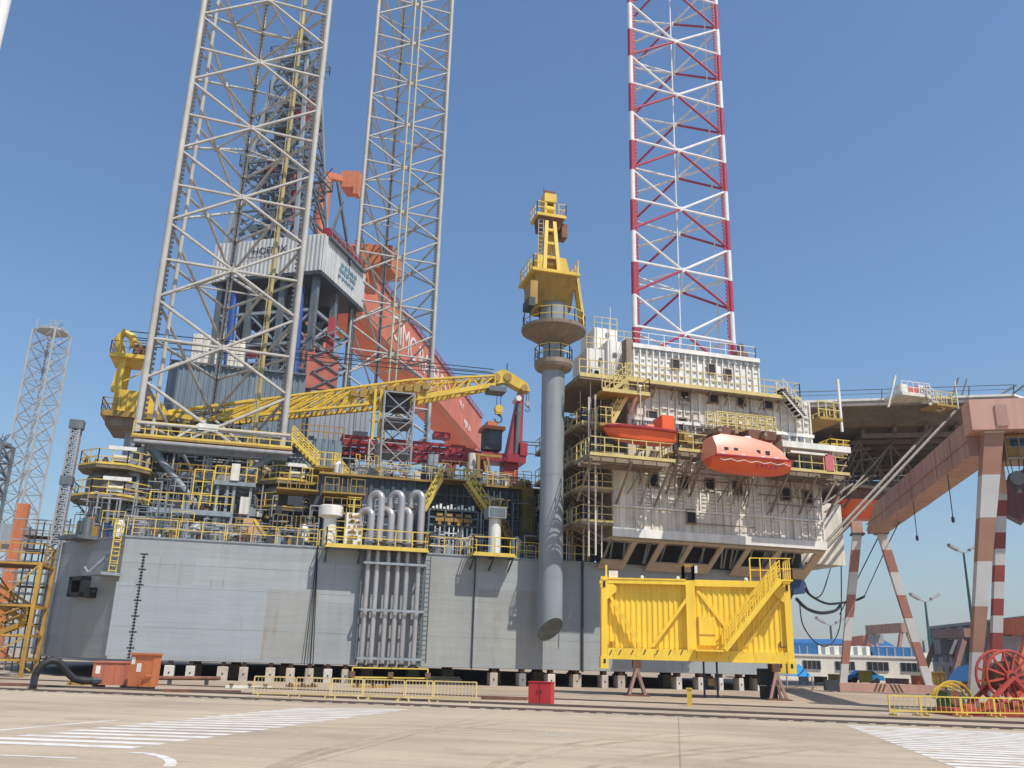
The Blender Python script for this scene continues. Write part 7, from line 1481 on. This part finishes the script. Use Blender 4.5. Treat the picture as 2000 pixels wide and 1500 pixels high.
t = thing('end_fairlead', 'dark blue machinery hung at the right end of the hull deck', 'fairlead', (37.5, 1.5, 6.6)); MB().box(36.9, .6, 6.8, 38.6, 3.2, 8.9).build('housing', navy, t); mb = MB(); mb.prism([V(36.8, 1.0, 6.79), V(37.9, 1.0, 6.79), V(36.8, 1.0, 4.9)], (0, 1.2, 0)); mb.build('bracket', navy, t); MB().tube((37.2, .4, 8.2), (38.4, .4, 8.2), .35, 10).build('roller', dark, t)
# ---------------------------------------------------------------- cable reel, green winch and bits at the right
gcn = far(1962, 1388, 43.2); gcn.z = 0; rc = onplane(1963, 1322, gcn, GY) if False else at(1963, 1322, gcn.y); rr = 49*(rc-CAMPOS).dot(FW)/F_PX
t = thing('cable_reel', 'big red spoked cable reel on a red frame at the right edge', 'cable reel', gcn); RX = V(.985, -.17, 0); RYv = V(.17, .985, 0)
for k, off in ((0, -.35), (1, .35)):
    c = rc+RYv*off; mb = MB(); pts = [c+RX*(rr*math.cos(a))+Z*(rr*math.sin(a)) for a in [2*math.pi*i/32 for i in range(33)]]; mb.path(pts, .06, 6)
    for i in range(12): a = 2*math.pi*i/12+.2; mb.beam(c+(RX*math.cos(a)+Z*math.sin(a))*.2, c+(RX*math.cos(a)+Z*math.sin(a))*rr, .06, .08)
    mb.build('spoked_rim', paint('reel red', (.42, .06, .04), .55, .2, .2, .1), t)
mb = MB(); mb.tube(rc-RYv*.5, rc+RYv*.5, .26, 14); mb.build('hub', MATS['reel red'], t, True); mb = MB(); mb.tube(rc-RYv*.53, rc-RYv*.501, .15, 12); mb.build('hub_cap', blackp, t)
mb = MB(); mb.tube(rc-RYv*.3, rc+RYv*.3, rr*.6, 24); mb.build('wound_cable', rusty, t)
mb = MB(); g0 = gcn; [mb.beam(g0+RX*s*1.5+RYv*o+Z*.1, rc+RYv*o, .14) for s in (-1, 1) for o in (-.55, .55)]; mb.build('stand', MATS['reel red'], t)
mb = MB(); mb.obox(g0-RX*2.6-RYv*.7+Z*.003, RX*5.2, RYv*1.4, Z*.28); mb.build('skid', MATS['reel red'], t)
mb = MB(); rng = random.Random(14)
for i in range(26): x = rng.uniform(-2.5, 2.4); mb.obox(g0+RX*x-RYv*rng.uniform(.3, .7)+Z*.285, RX*rng.uniform(.1, .5), RYv*rng.uniform(.1, .4), Z*rng.uniform(.05, .3))
mb.build('hydraulic_parts', paint('red hydraulic parts', (.42, .10, .06), .6, .35, .2), t)
gcg = far(1868, 1378, 44); gcg.z = 0; t = thing('green_winch', 'green winch with curved yellow guards beside the red cable reel', 'winch', gcg); mb = MB(); mb.obox(gcg-RX*.35+Z*.1, RX*.75, RYv*.9, Z*.75); mb.build('housing', green, t); mb = MB(); mb.obox(gcg-RX*.7+Z*.003, RX*1.4, RYv*1.1, Z*.1); mb.build('base', dark, t)
for j in range(3):
    c = gcg+Z*.55+RYv*(.1+.3*j); mb = MB(); mb.path([c+RX*(.82-.1*j)*math.cos(a)+Z*(.72-.1*j)*math.sin(a) for a in [math.pi*i/12 for i in range(13)]], .05, 5); mb.build('guard_hoop', yel, t)
MB().tube(gcg+Z*.6-RYv*.05, gcg+Z*.6+RYv*1.0, .32, 12).build('drum', rusty, t)
t = thing('red_lever_box', 'small red and pink box beside the green winch', 'box', far(1845, 1362, 46)*1); p = far(1845, 1362, 46); p.z = 0; MB().obox(p, RX*.45, RYv*.4, Z*.5).build('body', pinkred, t); MB().obox(p+RX*.1+Z*.501, RX*.1, RYv*.1, Z*.4).build('lever', dark, t)
# ---------------------------------------------------------------- buildings, sheds and yard behind
def grid_pt(px, py, d): return far(px, py, d)
wb0, wb1 = far(1540, 1330, 125), far(1826, 1336, 128); wd = (wb1-wb0); wd.z = 0; wL = wd.length; wd.normalize(); wn = V(-wd.y, wd.x, 0)
wo = V(wb0.x, wb0.y, 0); wh = far(1700, 1284, 126).z
wbld = thing('white_office', 'long low white rendered building with dark windows behind the gantry legs', 'building', wo+wd*wL/2)
mb = MB(); mb.obox(wo-wd*6, wd*(wL+6), wn*12, Z*wh); mb.build('wall', wallw, wbld)
for px, py, w in ((1585, 1300, 2.2), (1650, 1302, 2.4), (1714, 1303, 2.6), (1780, 1305, 2.6)):
    c = onplane(px, py, wo, wn); mb = MB(); mb.obox(V(c.x, c.y, c.z-.55)-wd*w/2-wn*.1, wd*w, wn*.2, Z*.12); f = mb.build('window', steel, wbld); mb = MB(); mb.obox(V(c.x, c.y, c.z-.42)-wd*w/2-wn*.02, wd*w, wn*.018, Z*1.05); mb.build('pane', glass, f); mb = MB(); [mb.obox(V(c.x, c.y, c.z-.42)-wd*w/2+wd*w*k/4-wn*.06, wd*.07, wn*.04, Z*1.05) for k in (0, 1, 2, 3, 4)]; mb.build('mullion', steel, f)
uh = far(1700, 1263, 130).z
def upper(pa, pb, m, nm, z1, off=3.0, z0=None):
    a, b = onplane(pa, 1280, wo+wn*off, wn), onplane(pb, 1280, wo+wn*off, wn); mb = MB(); A = V(a.x, a.y, z0 or wh); mb.obox(A, V(b.x-a.x, b.y-a.y, 0), wn*6, Z*(z1-(z0 or wh))); return mb.build(nm, m, wbld)
upper(1545, 1598, blue, 'blue_glazing', uh+.3); upper(1599, 1700, wallw, 'upper_wall', uh); upper(1705, 1792, blue, 'blue_glazing', uh); upper(1802, 1828, wallw, 'upper_wall', uh-.6)
mb = MB()
for px in (1605, 1622, 1640, 1668, 1685): c = onplane(px, 1272, wo+wn*2.99, wn); mb.obox(V(c.x, c.y, wh+.1), wd*.45, -wn*.05, Z*(uh-wh-.2))
for px in (1714, 1730, 1746, 1762, 1778, 1560, 1575): c = onplane(px, 1272, wo+wn*2.99, wn); mb.obox(V(c.x, c.y, wh+.1), wd*.2, -wn*.05, Z*(uh-wh-.2))
mb.build('upper_mullion', steel, wbld); mb = MB(); mb.obox(wo-wd*6-wn*.12+Z*(wh-.02), wd*(wL+6.1), wn*.3, Z*.25); mb.build('parapet', wallw, wbld)
bh0, bh1 = far(1530, 1258, 200), far(1662, 1262, 190); d = V(bh1.x-bh0.x, bh1.y-bh0.y, 0); t = thing('blue_roofed_hall', 'low hall with a blue roof peeking over the white office', 'building', V((bh0.x+bh1.x)/2, (bh0.y+bh1.y)/2, 0)); nn = V(-d.y, d.x, 0).normalized(); MB().obox(V(bh0.x, bh0.y, 0), d, nn*14, Z*bh0.z).build('wall', shedg, t); MB().prism([V(bh0.x, bh0.y, bh0.z)-nn*.6, V(bh0.x, bh0.y, bh0.z+1.1)+nn*3, V(bh0.x, bh0.y, bh0.z+1.1)+nn*11, V(bh0.x, bh0.y, bh0.z)+nn*14.6], d).build('roof', blue, t)
# striped shed at the right, coming nearer to the right edge
sa, sb = far(1828, 1336, 122), far(2075, 1340, 92); d = V(sb.x-sa.x, sb.y-sa.y, 0); L = d.length; d.normalize(); nn = V(-d.y, d.x, 0); sh = far(1828, 1229, 122).z
t = thing('striped_shed', 'large shed with wide dark blue and grey wall stripes at the right edge', 'shed', V((sa.x+sb.x)/2, (sa.y+sb.y)/2, 0)); o = V(sa.x, sa.y, 0)
MB().obox(o, d*L, nn*25, Z*sh).build('wall', shedg, t); mb = MB(); i = 0; k = 0.0
while k < L-2: mb.obox(o+d*k-nn*.06+Z*2.6, d*1.7, nn*.058, Z*(sh-2.62)); k += 3.6
mb.build('blue_stripe', shedb, t); mb = MB(); mb.obox(o-d*.3-nn*.3+Z*sh, d*(L+.3), nn*25.5, Z*.3); mb.build('roof', shedg, t)
for k in (1.2, 5.2, 9.2, 13.2): mb = MB(); mb.obox(o+d*k-nn*.08+Z*1.0, d*2.2, nn*.07, Z*1.1); mb.build('window', glass, t)
for k in (.8, 4.6): mb = MB(); mb.obox(o+d*k-nn*.1+Z*3.2, d*2.6, nn*.09, Z*1.3); mb.build('upper_window', dark, t)
# small gantry cranes in the back yard
def small_gantry(lab, pl, pr, ytop, ybase, dist, bt, m, name='yard_gantry'):
    a, b = far(pl, ybase, dist), far(pr, ybase, dist*.93); A, B = V(a.x, a.y, 0), V(b.x, b.y, 0); za = far(pl, ytop[0], dist).z; d = (B-A).normalized(); n_ = V(-d.y, d.x, 0)
    t = thing(name, lab, 'gantry crane', (A+B)/2, 'small gantry cranes in the back yard'); MB().obox(A-n_*.6+Z*(za-bt), B-A, n_*1.2, Z*bt).build('beam', m, t)
    for P, s in ((A, 1), (B, -1)):
        for k in (-1, 1): mb = MB(); mb.beam(P+n_*k*2.6, P+d*s*.4+n_*k*.5+Z*(za-bt), .5, .5); mb.build('leg', m, t)
        mb = MB(); mb.obox(P-n_*3.2-d*.3, n_*6.4, d*.6, Z*.7); mb.build('sill', m, t)
    c = A+(B-A)*.12; mb = MB(); mb.obox(c-n_*1+Z*(za-bt-1.6), d*1.8, n_*2, Z*1.5); mb.build('cab', shedg, t)
small_gantry('small brown red gantry crane beyond the white office between the A legs', 1703, 1775, (1222, 0), 1300, 175, 1.5, salmon)
small_gantry('small orange gantry crane beyond the white office beside the left A leg', 1664, 1697, (1245, 0), 1300, 190, 1.6, orange)
small_gantry('small brown gantry crane in front of the striped shed left of the big leg', 1842, 1905, (1232, 0), 1318, 112, .9, salmon)
small_gantry('orange brown gantry crane in front of the striped shed behind the cable reel', 1965, 2040, (1212, 0), 1318, 84, 1.2, orange)
# lamp masts
def lamp_mast(lab, px, py, dist, heads):
    p = far(px, py, dist); t = thing('lamp_mast', lab, 'lamp mast', V(p.x, p.y, 0), 'tall lamp masts in the yard'); k = dist/120
    MB().tube((p.x, p.y, 0), (p.x, p.y, p.z), .2*k+.05, 8, .12*k).build('pole', teal, t, True)
    for s in heads: mb = MB(); q = V(p.x, p.y, p.z); e = RT*s; e = V(e.x, e.y, 0); mb.beam(q, q+e*.9*k+Z*.35*k, .15*k); mb.obox(q+e*.7*k+Z*.2*k-V(0, .25, 0)*k, e*1.0*k+Z*.55*k, V(0, .5, 0)*k, Z*.32*k); mb.build('floodlight', farlat, t)
lamp_mast('tallest floodlight mast close to the left of the banded gantry leg', 1882, 1080, 112, (-1, 1)); lamp_mast('middle sized floodlight mast between the A frame and the big gantry leg', 1807, 1176, 150, (-1, 1)); lamp_mast('small far floodlight mast above the white office left of the A frame', 1622, 1222, 240, (-1, 1)); lamp_mast('tiny far floodlight mast just right of the A frame leg', 1803, 1252, 290, (-1, 1))
def tent(px0, px1, yb, yt, dist, lab, m, curved=False):
    a, b = far(px0, yb, dist), far(px1, yb, dist); A, B = V(a.x, a.y, 0), V(b.x, b.y, 0); ze, zt_ = far((px0+px1)/2, yb, dist).z, far((px0+px1)/2, yt, dist).z; d = B-A; n_ = V(-d.y, d.x, 0)
    t = thing('blue_shelter', lab, 'shelter', (A+B)/2+n_*.5); c = (A+B)/2+n_*.5
    if curved: mb = MB(); mb.loft([[A+n_*k+Z*1.0, A+d*.15+n_*k+Z*(zt_*.62), A+d*.5+n_*k+Z*(zt_*.92), A+d*1.0+n_*k+Z*zt_, A+d*1.0+n_*k+Z*1.0] for k in (0, .5, 1)]); mb.build('canopy', m, t)
    else: mb = MB(); e = Z*max(ze, .7); vs = [A+e, B+e, B+n_+e, A+n_+e, c+Z*zt_]; mb.add(vs, [(0, 1, 4), (1, 2, 4), (2, 3, 4), (3, 0, 4), (3, 2, 1, 0)]); mb.build('canopy', m, t)
    for P in (A, B, B+n_, A+n_): MB().tube(P+d*(.02 if P in (A,) else 0), P+Z*max(ze, .69), .05, 6).build('post', farlat, t)
tent(1536, 1586, 1321, 1296, 76, 'bright light blue pointed canopy just right of the yellow container', bluet); tent(1850, 1896, 1336, 1297, 72, 'dark blue curved shelter left of the foot of the big banded leg', blue, True)
# yard clutter behind: boxes, small containers, a car
rng = random.Random(44)
clut = [(1618, 1643, 1330, 14, 96, ochre, 'ochre machine box beside the left foot of the gantry A frame'), (1678, 1705, 1334, 18, 110, yel, 'yellow container box behind the gantry sill beam'), (1780, 1800, 1334, 14, 104, orange, 'orange box behind the right part of the gantry sill beam'), (1822, 1850, 1342, 24, 92, ochre, 'tan tool container with pale green sign left of the dark blue shelter'), (1730, 1776, 1336, 7, 108, salmon, 'low pile of red steel on the gantry sill beam'), (1900, 1935, 1338, 18, 88, ochre, 'yellow orange container behind the cable reel near the big leg'), (1970, 2010, 1336, 12, 86, yel, 'yellow box behind the cable reel at the right edge'), (1590, 1616, 1330, 8, 100, rusty, 'low heap of rusty steel near the bright blue canopy'), (1560, 1580, 1331, 8, 98, farlat, 'pale crates below the bright blue canopy')]
for px0, px1, yb, hpx, dist, m, lab in clut:
    a, b = far(px0, yb, dist), far(px1, yb, dist); A = V(a.x, a.y, 0); d = V(b.x-a.x, b.y-a.y, 0); n_ = V(-d.y, d.x, 0).normalized(); h = max(.45, hpx*dist/F_PX); t = thing('yard_box', lab, 'box', A+d/2)
    MB().obox(A+Z*.15, d, n_*2, Z*h).build('body', m, t); mb = MB(); [mb.obox(A+d*f+Z*.003, d*.12, n_*2, Z*.146) for f in (.05, .83)]; mb.build('skid', dark, t); mb = MB(); [mb.obox(A+d*f-n_*.05+Z*.2, d*.04, n_*.048, Z*(h-.1)) for f in (.02, .33, .64, .94)]; mb.build('rib', m, t); mb = MB(); mb.obox(A-d*.02-n_*.08+Z*(h+.152), d*1.04, n_*2.16, Z*.1); mb.build('lid', m, t)
a = far(1655, 1331, 112); t = thing('parked_car', 'small blue car parked behind the gantry sill beam', 'car', V(a.x, a.y, 0)); d = V(RT.x, RT.y, 0).normalized(); n_ = V(-d.y, d.x, 0); A = V(a.x, a.y, 0)
mb = MB(); pr = [(0, .35), (0, .8), (.9, .92), (1.5, 1.42), (3.0, 1.42), (3.7, .95), (4.2, .85), (4.3, .35)]; mb.prism([A+d*x+Z*z for x, z in pr], n_*1.7); mb.build('body', bluet, t); mb = MB(); mb.prism([A+d*x+Z*z-n_*.01 for x, z in ((1.05, .95), (1.58, 1.36), (2.95, 1.36), (3.5, .98))], n_*1.72); mb.build('windows', glass, t)
for x in (.85, 3.4):
    for k in (-.02, 1.52): MB().tube(A+d*x+n_*k+Z*.32, A+d*x+n_*(k+.2)+Z*.32, .32, 12).build('wheel', rubber, t)
# ---------------------------------------------------------------- giant orange crane behind the rig
TB0, TB1 = V(10.4, 96, 0), V(63.3, 208.1, 0); TD = (TB1-TB0).normalized(); TS = V(TD.y, -TD.x, 0); tz1 = 75.0; tz0 = 63.5
oc = thing('giant_gantry', 'giant orange gantry crane whose huge white lettered girder slants behind the rig', 'gantry crane', (TB0+TB1)/2)
L = (TB1-TB0).length; o = TB0-TS*4; wdt = 9.0
gm = MB(); gm.prism([TB0+TS*0+Z*tz1, TB0+TS*0+Z*(tz0+1), TB0-TS*1.2+Z*tz0, TB0-TS*(wdt-1)+Z*tz0, TB0-TS*wdt+Z*(tz0+1.5), TB0-TS*wdt+Z*tz1], TD*L); girder = gm.build('girder', orange, oc)
mb = MB(); mb.obox(TB0-TS*(wdt-.8)+Z*(tz0-.06), TD*L, TS*(wdt-2.2), Z*.05); mb.build('girder_soffit', orangeb, oc)
mb = MB(); rail(mb, [TB0+TS*.3+Z*tz1, TB1+TS*.3+Z*tz1], h=1.2, sp=4, r=.08); mb.obox(TB0-TS*.2+Z*(tz1-.25), TD*L, TS*.55, Z*.2); mb.build('girder_rail', redp, oc)
letw = paint('faded white lettering', (.72, .62, .58), .6, .12, .1)
pst = onplane(752, 628, TB0+TS*.2, TS); u0 = (pst-TB0).dot(TD)
writing('girder_lettering', 'CIMC RAFFLES', letw, girder, TB0+TD*26+TS*.12+Z*(tz0+3.4), TD, Z, 8.0, .06)
for s, nm in (('70K', 92), ('KJ01-20', 99)): writing('girder_marking', s if s != '70K' else 'No.1', letw, girder, TB0+TD*nm+TS*.12+Z*(tz0+(6.5 if s == '70K' else 2.6)), TD, Z, 2.6, .06)
# saddle pieces on top of the near end, and the near legs
mb = MB(); p = far(733, 522, 118); ex_ = V(RT.x, RT.y, 0).normalized(); mb.obox(p-ex_*2.4, ex_*4.6, TD*5, Z*3.6); mb.obox(p-ex_*2.4-Z*2.6, ex_*1.4, TD*4, Z*2.58); mb.build('saddle', orangef, oc)
mb = MB(); mb.prism([TB0+TD*12-TS*1+Z*(tz1+.02), TB0+TD*20-TS*1+Z*(tz1+.02), TB0+TD*19-TS*1+Z*(tz1+5), TB0+TD*13-TS*1+Z*(tz1+7)], -TS*6); mb.build('trolley', orangef, oc)
cl = far(594, 760, 150); ctp = far(640, 345, 150)
mb = MB(); mb.tube((cl.x, cl.y, 0), (cl.x, cl.y, ctp.z), 1.3, 12); mb.build('near_leg', orange, oc, True)
mb = MB(); mb.tube((TB0.x-TS.x*6, TB0.y-TS.y*6, 0), (TB0.x-TS.x*4, TB0.y-TS.y*4, tz0), 3.0, 12, 2.2); mb.build('near_leg', orange, oc, True)
for s in (0, 1): p = TB1-TD*4; mb = MB(); mb.tube(p-TS*(4.5)+TS*(14 if s else -14), p-TS*4.5+TS*(3 if s else -3)+Z*tz0, 2.4, 10, 1.6); mb.build('far_leg', orange, oc, True)
tb = far(682, 350, 152); mb = MB(); h = 5.0; mb.obox(V(tb.x, tb.y, tb.z)-V(RT.x, RT.y, 0)*1.6-Z*1.6, V(RT.x, RT.y, 0)*3.4, TD*4, Z*3.4); mb.obox(V(tb.x, tb.y, tb.z)-Z*3.0+V(RT.x, RT.y, 0)*.9, V(RT.x, RT.y, 0)*.9, TD*2, Z*1.38); mb.beam(V(tb.x, tb.y, tb.z)-V(RT.x, RT.y, 0)*1.6, V(cl.x, cl.y, tb.z-1), 1.2); mb.build('top_cab', orangef, oc)
# ---------------------------------------------------------------- far left: other rig leg, derrick, crane mast, scaffold
def tower(name, lab, cat, px0, px1, ytop, ybase, dist, n, m, rc, rb, sides=4):
    a, b = far(px0, ytop, dist), far(px1, ytop, dist); zt_ = a.z; w = (b-a).length; c = V((a.x+b.x)/2, (a.y+b.y)/2, 0); t = thing(name, lab, cat, c)
    r = w/2 if sides == 4 else w/2*1.1; ang0 = .35
    base = [c+V(r*1.3*math.cos(ang0+2*math.pi*i/sides), r*1.3*math.sin(ang0+2*math.pi*i/sides), 0) for i in range(sides)]
    mb = MB(); lattice(mb, base, [p+Z*zt_ for p in base], n, rc, rb); mb.build('lattice', m, t); mb = MB(); mb.lathe(c+Z*zt_, [(r*1.1, 0), (r*1.1, .5)], 8); [mb.tube(c+V(rng.uniform(-r, r), rng.uniform(-r, r), zt_), c+V(rng.uniform(-r, r), rng.uniform(-r, r), zt_+rng.uniform(1, 3.5)), .12, 4) for i in range(6)]; mb.build('top', m, t); return t
tower('far_lattice_tower', 'pale far lattice leg of another rig beyond the yellow scaffold', 'lattice tower', 74, 133, 645, 1010, 210, 17, farlat, .27, .11)
tower('far_derrick', 'grey far derrick cut by the left edge', 'derrick', -22, 22, 868, 1060, 190, 12, steeld, .4, .2)
p0 = far(-2, 1040, 188); t = thing('far_rig_hull', 'grey box shaped deckhouse of the far rig at the left edge', 'deckhouse', V(p0.x, p0.y, 0)); MB().box(p0.x-9, p0.y, far(0, 1062, 188).z, p0.x+4.2, p0.y+10, far(0, 1022, 188).z).build('house', steel, t); mb = MB(); [mb.box(p0.x+x, p0.y+1, 0, p0.x+x+1.2, p0.y+2.2, far(0, 1062, 188).z) for x in (-7, -1, 2.6)]; mb.build('column', steel, t)
a, b = far(24, 1100, 130), far(50, 985, 130); t = thing('orange_mast', 'bright orange crane mast at the left behind the scaffold', 'mast', V(a.x, a.y, 0)); MB().beam((a.x, a.y, 0), (a.x+.1, a.y, b.z), 1.3, 1.3).build('mast', orangef, t); MB().box(a.x-1.2, a.y-1, 0, a.x+1.2, a.y+1, 1.2).build('base', orange, t)
rustyel = paint('rusty yellow scaffold', (.42, .24, .04), .65, .3, .3, .3)
t = thing('yellow_access_tower', 'rusty yellow access scaffold tower beside the fat black hose', 'scaffold tower', (-15.5, -.5, 0)); X0, X1, Y0, Y1 = -18.6, -12.75, -1.2, 2.2
q = at(42, 1308, Y0); X1 = q.x; zsc = at(82, 1098, Y0).z
for x in (X0, (X0+X1)/2, X1):
    for y in (Y0, Y1): MB().beam((x, y, 0), (x, y, zsc), .2, .2).build('post', rustyel, t)
mb = MB()
for z in (.9, 2.2, 3.8, zsc-.1):
    for y in (Y0, Y1): mb.beam((X0, y, z), (X1, y, z), .12)
    for x in (X0, (X0+X1)/2, X1): mb.beam((x, Y0, z), (x, Y1, z), .12)
mb.build('ledger', rustyel, t)
mb = MB()
for (x0, x1) in ((X0, (X0+X1)/2), ((X0+X1)/2, X1)):
    for z0, z1 in ((0.1, 2.2), (2.2, zsc-.1)): mb.beam((x0, Y0-.05, z0), (x1, Y0-.05, z1), .08); mb.beam((x0, Y1, z1), (x1, Y1, z0), .08)
mb.build('diagonal', rustyel, t)
mb = MB(); stair(mb, (X0+.5, .5, .2), (X1-.6, .5, 2.9), (0, 1, 0), .8, r=.04); mb.build('stair', rustyel, t); mb = MB(); stair(mb, (X1-.6, 1.3, 2.9), (X0+.4, 1.3, zsc-.1), (0, 1, 0), .8, r=.04); mb.build('stair', rustyel, t)
mb = MB(); mb.box(X0, Y0, zsc-.12, X1, Y1, zsc-.02); mb.build('deck', timber, t)
mb = MB(); rail(mb, [(X0, Y0, zsc), (X1, Y0, zsc), (X1, Y1, zsc)], h=1.0, sp=1.2, r=.04); mb.build('railing', rustyel, t)
t = thing('pipe_scaffold', 'tangle of thin brown scaffold poles standing against the far left hull side', 'scaffold', (-17, 15, 0)); zs_ = at(100, 1022, 14).z
mb = MB(); rng = random.Random(77); xa, xb = at(52, 1040, 14).x, at(128, 1040, 14).x
for i in range(7):
    x = xa+(xb-xa)*i/6; [mb.tube((x, y, 0), (x, y, zs_+rng.uniform(-.8, .6)), .05, 5) for y in (13, 15)]
mb.build('standard', brownw, t); mb = MB()
for i in range(14): z = .8+zs_*i/14; [mb.tube((xa-rng.uniform(0, .8), y, z), (xb+rng.uniform(0, .6), y, z), .05, 5) for y in (13, 15)]
mb.build('ledger', galv, t); mb = MB(); [mb.box(xa, 13, z, xb, 15, z+.06) for z in (zs_*.3, zs_*.55, zs_*.8, zs_-1.1)]; mb.build('boards', timber, t)
# pale pole in the top left corner
p = far(6, 40, 26); t = thing('white_lamp_pole', 'white pole edge just entering the top left corner', 'pole', V(p.x-.12, p.y, 0)); MB().tube((p.x-.12, p.y, 0), (p.x-.12, p.y, p.z+4), .24, 14, .2).build('shaft', legw, t, True); MB().tube((p.x-.12, p.y, 0), (p.x-.12, p.y, .4), .4, 12).build('base_flange', steel, t)

# ---------------------------------------------------------------- thin haze over the yard
hz_m = bpy.data.materials.new('thin haze'); hz_m.use_nodes = True; hn = hz_m.node_tree.nodes; hn.remove(hn['Principled BSDF'])
pv = hn.new('ShaderNodeVolumePrincipled'); pv.inputs['Color'].default_value = (0.95, 0.97, 1.0, 1); pv.inputs['Density'].default_value = 0.00035; pv.inputs['Anisotropy'].default_value = 0.3
hz_m.node_tree.links.new(pv.outputs[0], hn['Material Output'].inputs['Volume'])
tag(MB().box(-1510, -1510, -1.2, 1510, 1510, 122).build('haze', hz_m), None, None, None, 'stuff')
